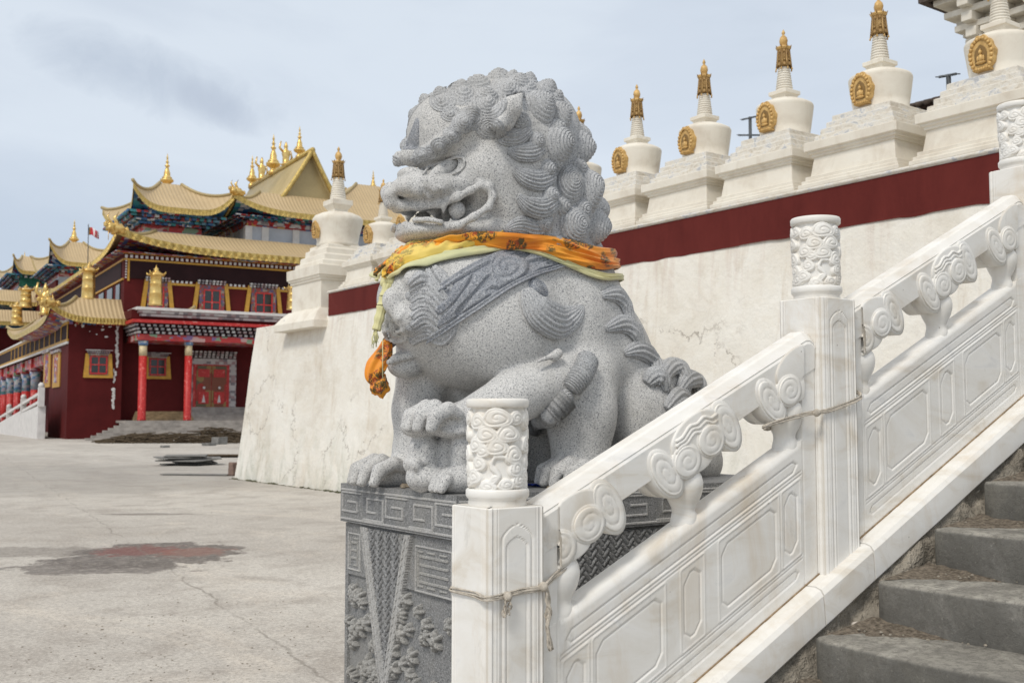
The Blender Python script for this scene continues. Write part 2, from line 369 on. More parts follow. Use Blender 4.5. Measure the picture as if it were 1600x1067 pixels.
# finish the plaza: joints, wet stain with red paint
t, c, b = M['plaza_nt']
S0 = P(200, 868, Z=0); S1 = P(210, 858, Z=0)
def gmask(t, cpt, rx, ry, rot, soft, nsc, amp):
    v = t.mapc((1, 1, 1), (0, 0, 0), (-cpt.x, -cpt.y, 0)); v = t.mapc((1 / rx, 1 / ry, 1), (0, 0, 0), src=t.mapc((1, 1, 1), (0, 0, rot), src=v))
    l = t.n('ShaderNodeVectorMath', operation='LENGTH'); t.L(v, l.inputs[0])
    d = t.math('ADD', l.outputs['Value'], t.math('MULTIPLY', t.math('SUBTRACT', t.noise(nsc, 7, .7, .4), .5), amp))
    return t.ramp(d, [(1 - soft, 1), (1, 0)])
angR = -math.atan2(cR.y, cR.x)  # masks are aligned with the joint direction
st = gmask(t, P(235, 866, Z=0), 1.05, 1.25, angR, .10, 2.4, 1.8)
st2 = gmask(t, P(150, 888, Z=0), 1.0, .45, angR, .12, 2.6, 1.8)
st3 = gmask(t, P(50, 862, Z=0), 1.3, .5, angR, .2, 2.6, 1.9)
st4 = gmask(t, P(230, 803, Z=0), 1.0, .22, angR, .3, 1.6, 1.4)
WET = t.ramp(t.noise(9, 8, .85, .8, src=t.mapc(loc=(4, 4, 4))), [(.35, (.075, .065, .055)), (.5, (.14, .12, .105)), (.62, (.30, .27, .24))])
for m_, k in ((st, .92), (st2, .8), (st3, .5), (st4, .6)): c = t.mix(t.math('MULTIPLY', m_, k), c, WET)
rd = gmask(t, P(215, 860, Z=0), .50, .55, angR, .25, 6.0, 2.6)
c = t.mix(t.math('MULTIPLY', rd, .55), c, (.20, .045, .035))
rd = gmask(t, P(300, 862, Z=0), .45, .5, angR, .3, 6.0, 2.4)
c = t.mix(t.math('MULTIPLY', rd, .5), c, (.26, .11, .08))
big = gmask(t, P(90, 745, Z=0), 9, 8, angR, .3, .25, .8)
c = t.mix(t.math('MULTIPLY', big, .42), c, (.24, .22, .20))
# joints between poured bays
J0 = P(130, 790, Z=0); J1 = P(560, 960, Z=0); J1b = P(330, 945, Z=0)
jd = (P(340, 945, Z=0) - P(195, 845, Z=0)); ja = math.atan2(jd.y, jd.x)
jo = P(270, 893, Z=0)
v = t.mapc((1, 1, 1), (0, 0, 0), (-jo.x, -jo.y, 0)); v = t.mapc((1, 1, 1), (0, 0, -ja), src=v)
xyz = t.sep(v); wob = t.math('MULTIPLY', t.math('SUBTRACT', t.noise(1.2, 6, .6), .5), .35)
def jline(ax, period, wd):
    q = t.math('ADD', xyz[ax], wob); q = t.math('PINGPONG', q, period); return t.ramp(t.math('DIVIDE', q, wd * 4), [(.12, 1), (.3, 0)])
jl = t.math('MAXIMUM', jline(1, 3.1, .014), jline(0, 4.4, .010))
jl = t.math('MULTIPLY', jl, t.ramp(t.noise(1.0, 4, .6, src=t.mapc(loc=(3, 3, 3))), [(.42, .15), (.55, 1)]))
c = t.mix(t.math('MULTIPLY', jl, .55), c, (.19, .17, .145))
# tint per bay
t.b.inputs['Specular IOR Level'].default_value = .22
t.L(c, t.b.inputs['Base Color'])
rg = t.mix(t.math('MAXIMUM', st, st2), (.85, .85, .85), (.62, .62, .62)); t.L(rg, t.b.inputs['Roughness'])
t.L(t.bump(jl, -.6, .01, t.bump(t.noise(3, 7, .7), .35, .02, t.bump(t.noise(70, 3, .7), .4, .004))), t.b.inputs['Normal'])
M['plaza'] = t.m
# ------------------------------------------------------------------ world and sun
SUN_DIR = Vector((-.62, -.30, .80)).normalized()
wd = bpy.data.worlds.new('World'); scene.world = wd; wd.use_nodes = True; nt = wd.node_tree; nt.nodes.clear()
N = nt.nodes.new; L = nt.links.new
out = N('ShaderNodeOutputWorld'); bg = N('ShaderNodeBackground'); L(bg.outputs[0], out.inputs[0])
sky = N('ShaderNodeTexSky'); sky.sky_type = 'NISHITA'; sky.sun_disc = False
sky.sun_elevation = math.asin(SUN_DIR.z); sky.sun_rotation = math.atan2(SUN_DIR.x, SUN_DIR.y); sky.altitude = 3000; sky.air_density = 1.0
bg.inputs['Strength'].default_value = .1
tc = N('ShaderNodeTexCoord')
mp = N('ShaderNodeMapping'); L(tc.outputs['Generated'], mp.inputs[0]); mp.inputs['Scale'].default_value = (1, 1, 2.6); mp.inputs['Location'].default_value = (.4, .2, .3)
n1 = N('ShaderNodeTexNoise'); L(mp.outputs[0], n1.inputs['Vector']); n1.inputs['Scale'].default_value = 2.2; n1.inputs['Detail'].default_value = 7; n1.inputs['Roughness'].default_value = .52; n1.inputs['Distortion'].default_value = .4
def ramp(src, st):
    x = N('ShaderNodeValToRGB'); L(src, x.inputs[0]); e = x.color_ramp.elements
    while len(e) > 1: e.remove(e[-1])
    for i, (p, cc) in enumerate(st):
        if i == 0: e[0].position = p; e[0].color = (*cc, 1)
        else: q = e.new(p); q.color = (*cc, 1)
    return x.outputs[0]
cl = ramp(n1.outputs['Fac'], [(.28, (6.0, 6.7, 7.6)), (.42, (6.7, 7.4, 8.3)), (.55, (7.3, 8.0, 8.8)), (.7, (6.6, 7.3, 8.2))])
cl.node.color_ramp.interpolation = 'EASE'
# ramps clamp at 1: use unit colours and scale
for e in cl.node.color_ramp.elements: e.color = tuple(x / 10 for x in e.color[:3]) + (1,)
def vdir(px, py): return ray(px, py)
def cloudmask(px, py, wx, wy, nsc, amp, rot=0):
    d = vdir(px, py)
    # local axes around that direction
    s = N('ShaderNodeVectorMath'); s.operation = 'SUBTRACT'; L(tc.outputs['Generated'], s.inputs[0]); s.inputs[1].default_value = d
    rr = Vector((d.y, -d.x, 0)).normalized(); uu = rr.cross(d)
    c_, s_ = math.cos(rot), math.sin(rot); r2 = rr * c_ + uu * s_; u2 = uu * c_ - rr * s_
    outs = []
    for ax, w in ((r2, wx), (u2, wy)):
        q = N('ShaderNodeVectorMath'); q.operation = 'DOT_PRODUCT'; L(s.outputs[0], q.inputs[0]); q.inputs[1].default_value = ax
        m_ = N('ShaderNodeMath'); m_.operation = 'DIVIDE'; L(q.outputs['Value'], m_.inputs[0]); m_.inputs[1].default_value = w; outs.append(m_.outputs[0])
    sq = []
    for o_ in outs:
        m_ = N('ShaderNodeMath'); m_.operation = 'MULTIPLY'; L(o_, m_.inputs[0]); L(o_, m_.inputs[1]); sq.append(m_.outputs[0])
    a_ = N('ShaderNodeMath'); a_.operation = 'ADD'; L(sq[0], a_.inputs[0]); L(sq[1], a_.inputs[1])
    nn = N('ShaderNodeTexNoise'); L(tc.outputs['Generated'], nn.inputs['Vector']); nn.inputs['Scale'].default_value = nsc; nn.inputs['Detail'].default_value = 8; nn.inputs['Roughness'].default_value = .62; nn.inputs['Distortion'].default_value = .8
    b_ = N('ShaderNodeMath'); b_.operation = 'MULTIPLY_ADD'; L(nn.outputs['Fac'], b_.inputs[0]); b_.inputs[1].default_value = amp; L(a_.outputs[0], b_.inputs[2])
    c2_ = N('ShaderNodeMath'); c2_.operation = 'SUBTRACT'; L(b_.outputs[0], c2_.inputs[0]); c2_.inputs[1].default_value = amp * .5
    return ramp(c2_.outputs[0], [(0, (1, 1, 1)), (1, (0, 0, 0))])
def wmix(f, a, b_, k=1.0):
    x = N('ShaderNodeMix'); x.data_type = 'RGBA'
    if k != 1.0:
        m_ = N('ShaderNodeMath'); m_.operation = 'MULTIPLY'; L(f, m_.inputs[0]); m_.inputs[1].default_value = k; f = m_.outputs[0]
    if isinstance(f, float): x.inputs[0].default_value = f
    else: L(f, x.inputs[0])
    for i, v_ in ((6, a), (7, b_)):
        if hasattr(v_, '__len__'): x.inputs[i].default_value = (*v_, 1)
        else: L(v_, x.inputs[i])
    return x.outputs[2]
skyc = cl
skyc = wmix(cloudmask(235, 120, .12, .035, 16, 1.7, R(-14)), skyc, (.52, .59, .69), .75)
skyc = wmix(cloudmask(335, 165, .05, .018, 24, 1.5, R(-25)), skyc, (.50, .56, .66), .6)
skyc = wmix(cloudmask(60, 400, .35, .10, 5, .8), skyc, (.52, .60, .71), .7)
sc_ = N('ShaderNodeVectorMath'); sc_.operation = 'SCALE'; L(skyc, sc_.inputs[0]); sc_.inputs['Scale'].default_value = 10.0
sx = N('ShaderNodeSeparateXYZ'); L(tc.outputs['Generated'], sx.inputs[0])
zen = ramp(sx.outputs[2], [(.42, (0, 0, 0)), (.75, (1, 1, 1))])
sk2 = wmix(zen, sc_.outputs[0], (8.4, 8.2, 7.9))
bl = wmix(.10, sk2, sky.outputs[0])
# below the horizon: plain ground tone so that bounce light is not blue
L(bl, bg.inputs[0])
sun = bpy.data.lights.new('sun', 'SUN'); sun.energy = 1.7; sun.angle = R(14); sun.color = (1, .95, .87)
suno = bpy.data.objects.new('sun', sun); COL.objects.link(suno)
suno.rotation_euler = SUN_DIR.to_track_quat('Z', 'Y').to_euler(); suno.location = (0, 0, 40)
scene.view_settings.view_transform = 'Standard'; scene.view_settings.look = 'None'; scene.view_settings.exposure = 0.07
# ================================================================== FOREGROUND
SL = .466
def G(name, a, b, z, m, kind='structure'):
    mb = MB(); mb.box((a[0], a[1], z - .3), (b[0], b[1], z)); return tag(mb.build(name, m), kind=kind)
G('ground', (-900, -700), (1500, 1900), 0, M['plaza'])
# ---- stairs
STX, STZ, TR, RI = 1.58, 0.0, .36, .1665
def front_noise(x, y, k, a): return a * mnoise.noise(Vector((x * 3, y * 3, k * 7.3)))
mb = MB(); YS = 2.47; YE = -5.0
for k in range(24):
    xf = STX + TR * k; z0 = RI * k; z1 = RI * (k + 1)
    ny = 260 if k < 10 else 12
    rows = []
    for j in range(ny + 1):
        f = (j / ny) ** 1.5; y = YS + (YE - YS) * f
        d = .035 * max(0, 1 - (YS - y) / .06) ** 2      # rounded left end
        w = front_noise(y, k, k, .012) + .008 * mnoise.noise(Vector((y * 14, k, 2)))
        x = xf + d + w; sag = .006 * mnoise.noise(Vector((y * 2, k * 3.1, 5)))
        top = z1 + sag
        ch = .005 * max(0, mnoise.noise(Vector((y * 22, k * 5, 9)))) + .004 * mnoise.noise(Vector((y * 60, k, 1)))
        prof = [(x + .004, z0 - .02), (x + .003 * mnoise.noise(Vector((y * 9, k, 4))), z0 + .05), (x - .002 + ch, top - .014 - ch), (x + .004 + ch, top - .005 - ch * .5), (x + .014 + ch, top), (x + .12, top + .001), (xf + TR * .7, top + .003), (xf + TR + .07, top + .003)]
        rows.append([(p[0], y, p[1]) for p in prof])
    n = 8; vs = [p for r in rows for p in r]
    mb.add(vs, [(i*n+j, (i+1)*n+j, (i+1)*n+j+1, i*n+j+1) for i in range(ny) for j in range(n - 1)], True)
mb.box((STX + .1, YE, -.2), (STX + TR * 24, YE + .01, .01))
tag(mb.build('stairs', M['step'], fix=False), kind='structure')
# dirt lying in the back left corner of each tread, with small stones
mb = MB(); pb = MB()
for k in range(9):
    xf = STX + TR * k; z = RI * (k + 1) + .002
    cx, cy = xf + TR + .01, YS + .01
    for q in range(1):
        n = 26
        for i in range(9):
            for j in range(n): pass
        def fn(u, v, cx=cx, cy=cy, z=z, k=k):
            L_ = .34 + .18 * mnoise.noise(Vector((k * 3.3, 1, 1)))
            y = cy - v * L_; wdt = .27 * (1 - v) ** 1.1 * (1 + .5 * mnoise.noise(Vector((v * 7, k, 0)))) + .004
            x = cx - u * wdt
            h = .03 * (1 - u) ** 1.3 * (1 - v) + .005 * (1 - u) + .008 * mnoise.noise(Vector((x * 25, y * 25, k))) * (1 - u) * (1 if v < .98 else 0)
            return (x, y, z + max(h, .0012) - .004 * (u > .99) - .01 * (v > .99))
        mb.grid(fn, 16, 30)
    for i in range(16):
        u, v = random.random() ** 1.5, random.random() ** 1.4
        x = cx - .02 - u * .2 * (1 - v); y = cy - .02 - v * .5; r = random.uniform(.003, .008)
        pb.lathe([(r * .6, 0), (r, r * .6), (r * .5, r * 1.1)], (x, y, z + .008), 7)
tag(mb.build('step_dirt', M['dirt']), kind='stuff')
tag(pb.build('step_grit', M['rubble']), kind='stuff')
def stone(name, c, r, m, lab, cat, seed, group=None, fl=.6):
    mb = MB(); n = 12
    def fn(u, v):
        a = 2 * math.pi * u; b = math.pi * (v * .998 + .001)
        d = Vector((math.sin(b) * math.cos(a), math.sin(b) * math.sin(a), math.cos(b)))
        k = 1 + .28 * mnoise.noise(d * 1.6 + Vector((seed, seed * 2, 0)))
        return Vector((c[0] + d.x * r * k * 1.25, c[1] + d.y * r * k, c[2] + r * fl * .8 + d.z * r * k * fl))
    mb.grid(fn, n, 8, close_u=True)
    return solo(mb, name, m, lab, cat, group)
p = P(1325, 977, Z=RI * 5 + .01); stone('stone', (p.x + .02, p.y - .02, RI * 5 + .008), .016, M['pebble2'], 'pale rounded stone lying on dirt of the second visible step beside the curb', 'stone', 3)
p = P(1369, 980, Z=RI * 5 + .01); stone('stone', (p.x + .01, p.y, RI * 5 + .004), .008, M['pebble2'], 'tiny white stone chip lying on the same step right of the pale rounded stone', 'stone', 5)
# ---- broken mortar strip under the curb
mb = MB()
def fn(u, v):
    X = 1.5 + u * 8.6; base = .09 + SL * (X - 1.77)   # just below curb
    y = 2.595 - .13 * v
    z = base + .07 - .26 * v
    j = .035 * mnoise.noise(Vector((X * 5, v * 3, 1))) + .02 * mnoise.noise(Vector((X * 17, v * 5, 3))) + .008 * mnoise.noise(Vector((X * 50, v * 12, 3)))
    return (X, y - j * (v > 0), z + j)
mb.grid(fn, 520, 9)
tag(mb.build('stair_edge_mortar', M['rubble'], fix=False), kind='structure')
# mass of masonry below the balustrade
mb = MB(); mb.prism([(1.60, -.1), (10.2, -.1), (10.2, 3.95), (1.60, .06)], lambda p, k: (p[0], (2.60, 2.86)[k], p[1]))
tag(mb.build('stair_side_base', M['plaster']), kind='structure')
# ---- curb stones
def zt(X): return 1.336 + SL * (X - 1.988)      # line of the rail top
def curb(x0, x1, lab):
    mb = MB(); h1, h0 = -.935, -1.075
    n = 24
    pr = [(2.84, h0 - .02), (2.84, h1 - .002), (2.60, h1), (2.575, h1 - .008), (2.562, h1 - .026), (2.555, h0 + .01), (2.562, h0), (2.60, h0 - .02)]
    vs = []
    for i in range(n + 1):
        X = x0 + (x1 - x0) * i / n
        for (y, h) in pr: vs.append((X, y + .0015 * mnoise.noise(Vector((X * 4, y, h * 9))), zt(X) + h + .002 * mnoise.noise(Vector((X * 3, 0, 4)))))
    m = len(pr)
    fs = [(i*m+j, (i+1)*m+j, (i+1)*m+(j+1) % m, i*m+(j+1) % m) for i in range(n) for j in range(m)]
    fs += [tuple(range(m)), tuple(n*m + k for k in range(m - 1, -1, -1))]
    mb.add(vs, fs, False)
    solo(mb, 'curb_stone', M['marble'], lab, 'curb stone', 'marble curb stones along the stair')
M['joint'] = simple('tan_joint_mortar', (.30, .22, .14), .95, 0, .4, 30, .8, .004)
def joint(x0, x1, h0, h1, y0, y1, name='mortar_joint', n=1):
    mb = MB()
    for i in range(n):
        a, b = x0 + (x1 - x0) * i / n, x0 + (x1 - x0) * (i + 1) / n; w = .0016 * mnoise.noise(Vector((a * 30, 0, 0)))
        mb.hexa([(a, y0 + w, zt(a) + h0), (b, y0 + w, zt(b) + h0), (b, y1, zt(b) + h0), (a, y1, zt(a) + h0)], [(a, y0 + w, zt(a) + h1), (b, y0 + w, zt(b) + h1), (b, y1, zt(b) + h1), (a, y1, zt(a) + h1)])
    return tag(mb.build(name, M['joint']), kind='structure')
for xj in (3.2185, 3.5155, 4.9235): joint(xj - .0045, xj + .0045, -1.07, -.958, 2.571, 2.80)
joint(1.98, 6.30, -.9365, -.9300, 2.6385, 2.70, n=120)
curb(1.60, 3.215, 'long sloping marble curb stone under the lowest balustrade panel')
curb(3.222, 3.512, 'short sloping marble curb stone between two joints at the foot of the second post')
curb(3.519, 4.92, 'long sloping marble curb stone under the upper balustrade panel with grey stains')
curb(4.927, 6.45, 'highest marble curb stone cut off by the right edge of the photo')
# ---- spiral relief disc
def spiral(mb, C, U, V, Nn, ru, rv, dome, turns, amp, depth=0.0, nth=40, per=5, cw=1, sharp=.6, tip=None, ph=0):
    C, U, V, Nn = Vector(C), Vector(U), Vector(V), Vector(Nn)
    nr = max(8, int(turns * per)); vs = [] ; T = Vector(tip) if tip is not None else Vector((0, 0, 0))
    for i in range(nr + 1):
        q = i / nr
        for k in range(nth):
            th = 2 * math.pi * k / nth
            w = (q * turns + cw * th / (2 * math.pi) + ph) % 1.0
            g = (0.5 + .5 * math.cos(2 * math.pi * w)) ** sharp if q < 1 else 0
            fade = min(1, q * turns * 1.2) * min(1, (1 - q) * turns * 3 + .3)
            h = dome * (1 - q ** 2.2) - amp * (1 - g) * fade
            p = C + U * (ru * q * math.cos(th)) + V * (rv * q * math.sin(th)) + Nn * h + T * (1 - q) ** 1.3
            vs.append(p)
    if depth:
        for k in range(nth):
            th = 2 * math.pi * k / nth
            vs.append(C + U * (ru * math.cos(th)) + V * (rv * math.sin(th)) - Nn * depth)
        nr += 1
    fs = [(i*nth+k, (i+1)*nth+k, (i+1)*nth+(k+1) % nth, i*nth+(k+1) % nth) for i in range(nr) for k in range(nth)]
    if depth: fs.append(tuple(nr*nth + k for k in range(nth)))
    mb.add(vs, fs, True)
# ---- balustrade posts
PW = .21
def post(cx, ztop, zbot, lab, seed, cxr=0):
    cy = 2.64 - .035 + PW / 2 + .0
    t = thing('balustrade_post', (cx, cy, zbot), lab, 'post', 'carved marble balustrade posts')
    mb = MB(); h = PW / 2
    # perimeter with fluted chamfered corners (per side samples)
    per = []
    cr = [(h, -h), (h, h), (-h, h), (-h, -h)]
    def side(a, b, nx, ny_):
        L_ = PW
        S = [0.0, .006, .013, .018, .021, .03, .034, .038] + [.045 + (L_ - .09) * i / 34 for i in range(35)] + [L_ - .038, L_ - .034, L_ - .03, L_ - .021, L_ - .018, L_ - .013, L_ - .006]
        D = {0.0: .011, .006: .0045, .013: .0, .018: .0035, .021: .0035, .03: 0, .034: .0016, .038: 0}
        for s_ in S:
            d = D.get(round(min(s_, L_ - s_), 3), 0)
            per.append((a[0] + (b[0]-a[0]) * s_ / L_ - nx * d, a[1] + (b[1]-a[1]) * s_ / L_ - ny_ * d, nx, ny_, s_ - L_ / 2))
    side(cr[3], cr[0], 0, -1); side(cr[0], cr[1], 1, 0); side(cr[1], cr[2], 0, 1); side(cr[2], cr[3], -1, 0)
    Z = [zbot, zbot + .2, zbot + .5] + [ztop - .30 + .30 * i / 60 for i in range(60)] + [ztop - .003]
    Z = sorted(z for z in Z if zbot <= z <= ztop)
    n = len(per); vs = []
    def arch(s_, dz, w, top):     # distance to arch outline, ogee shoulders
        z = dz - top
        if z > w * .9: d = abs(s_) - w
        else:
            u = (w * .9 - z) / (w * .9)
            ww = w * (1 - u ** 2.6) if u < .55 else w * (1 - .55 ** 2.6) * math.sqrt(max(0, (1 - u) / .45))
            d = (abs(s_) - ww)
        if z < 0: d = max(d, -z)
        return d
    for z in Z:
        for (x, y, nx, ny_, s_) in per:
            d = 0
            if ny_ != 0 and abs(s_) < PW / 2 - .042:
                a1 = arch(s_, ztop - z, .055, .052); a2 = arch(s_, ztop - z, .038, .088)
                d += .004 * math.exp(-(a1 / .0045) ** 2) + .003 * math.exp(-(a2 / .004) ** 2) + (.003 if a2 < 0 else 0)
            vs.append((cx + x - nx * d, cy + y - ny_ * d, z))
    m = len(Z)
    fs = [(i*n+k, i*n+(k+1) % n, (i+1)*n+(k+1) % n, (i+1)*n+k) for i in range(m-1) for k in range(n)]
    # rounded top
    for k in range(n): vs.append((cx + per[k][0] * .965, cy + per[k][1] * .965, ztop))
    fs += [((m-1)*n+k, (m-1)*n+(k+1) % n, m*n+(k+1) % n, m*n+k) for k in range(n)] + [tuple(m*n + k for k in range(n))]
    mb.add(vs, fs, False)
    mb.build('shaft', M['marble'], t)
    # carved head
    mb = MB(); R0 = .0885; zc0 = ztop + .048; H = .25; nth, nz = 300, 150
    lob = []
    def lb(a, z, r, e=1.0, hgt=1.0, cw=1): lob.append((a, z, r, e, hgt, cw))
    rr = random.Random(5)
    for off in (0, 2.09, 4.19):
        for (a, z, r, e, hh) in [(.02, .215, .052, .62, 1), (-.36, .165, .040, .72, .92), (.40, .168, .042, .70, .95), (.0, .130, .040, .72, .85), (-.72, .205, .034, .8, .8), (.75, .215, .03, .8, .75),
                             (-.50, .118, .026, .9, .8), (-.80, .135, .030, .9, .9), (.62, .105, .032, .95, .95), (.72, .065, .028, 1.0, .9), (-.66, .080, .026, 1, .75), (.86, .03, .03, .9, .8), (-.9, .04, .032, .8, .8), (.35, .018, .030, .6, .7), (-.35, .012, .032, .6, .7)]:
            lb(a + off, z, r, e, hh, 1 if hh != .95 else -1)
    A = np.linspace(0, 2 * math.pi, nth, endpoint=False)[:, None]; Zc = np.linspace(0, H, nz)[None, :]
    Hh = np.full((nth, nz), -.0135) + .002 * np.sin(A * 9 + Zc * 60)
    # S shaped flowing band
    for off in (0, 2.09, 4.19):
        for w0 in (0, 1, 2):
            path = np.array([[-.55 + .1 * w0, .012 + .004 * w0], [-.1, .022 + .010 * w0], [.12, .042], [-.02 - .1 * w0, .062 + .002 * w0], [-.25 + .05 * w0, .078 + .004 * w0], [-.05, .100 + .004 * w0], [.35, .098]])
            tt = np.linspace(0, len(path) - 1, 60); px_ = np.interp(tt, range(len(path)), path[:, 0]); pz_ = np.interp(tt, range(len(path)), path[:, 1])
            for k_ in range(3): px_[1:-1] = (px_[:-2] + px_[1:-1] + px_[2:]) / 3; pz_[1:-1] = (pz_[:-2] + pz_[1:-1] + pz_[2:]) / 3
            for (qa, qz) in zip(px_, pz_):
                da = (A - qa - off + math.pi) % (2 * math.pi) - math.pi
                d2 = np.sqrt((da * R0) ** 2 + (Zc - qz) ** 2)
                Hh = np.maximum(Hh, -.0135 + .011 * np.sqrt(np.clip(1 - (d2 / .0062) ** 2, 0, 1)))
    for (a, z, r, e, hgt, cw) in sorted(lob, key=lambda q: q[4]):
        da = ((A - a + math.pi) % (2 * math.pi) - math.pi) * R0
        dz = (Zc - z) / e
        ang = np.arctan2(dz, da); d = np.sqrt(da ** 2 + dz ** 2) / (r * (1 + .09 * np.cos(3 * ang + 1.0)))
        step = 1 - .30 * (d > .66) ; turns = 1.35
        ph = (d * turns * 1.6 + cw * ang / (2 * math.pi)) % 1.0
        groove = np.exp(-((np.minimum(ph, 1 - ph)) / .10) ** 2) * (d < .70) * (d > .12)
        hh = -.0135 + .0165 * hgt * (np.clip((1.0 - d) / .16, 0, 1) ** .5) * (1 + .18 * (1 - d)) - .0042 * groove - .0015 * (np.abs(d - .72) < .05)
        Hh = np.where(d < 1, np.maximum(Hh, hh), Hh)
    # soften slightly
    for _ in range(1):
        Hh = (Hh * 2 + np.roll(Hh, 1, 0) + np.roll(Hh, -1, 0)) / 4
        Hh[:, 1:-1] = (Hh[:, 1:-1] * 2 + Hh[:, :-2] + Hh[:, 2:]) / 4
    Hh[:, 0] = -.006; Hh[:, -1] = -.006
    vs = []
    for i in range(nth):
        a = A[i, 0] - 2.2 + seed * .9
        ca, sa = math.cos(a), math.sin(a)
        for j in range(nz):
            r = R0 + .004 + Hh[i, j]; vs.append((cx + r * ca, cy + r * sa, zc0 + Zc[0, j]))
    fs = [(i*nz+j, ((i+1) % nth)*nz+j, ((i+1) % nth)*nz+j+1, i*nz+j+1) for i in range(nth) for j in range(nz - 1)]
    mb.add(vs, fs, True)
    o = mb.build('carved_head', M['marble'], t, fix=False)
    ring = MB(); z = ztop
    ring.lathe([(.088, -.004), (.090, .004), (.088, .018), (.094, .024), (.097, .030), (.097, .046), (.093, .051), (.08, .0515)], (cx, cy, z), 64)
    ring.build('head_base_ring', M['marble'], t)
    ring = MB(); z = zc0 + H - .003
    ring.lathe([(.07, 0), (.092, .001), (.0955, .005), (.096, .022), (.093, .027), (.080, .0285), (.0, .029)], (cx, cy, z), 64)
    ring.build('head_top_ring', M['marble'], t)
    return t
post(1.77 + PW/2, 1.33, .24, 'lowest carved marble balustrade post, in front of the lion plinth', 0)
post(3.292 + PW/2, 2.052, .90, 'middle carved marble balustrade post seen against the cream wall', .05)
post(4.815 + PW/2, 2.77, 1.62, 'upper carved marble balustrade post cut off by the right edge of the photo', .1)
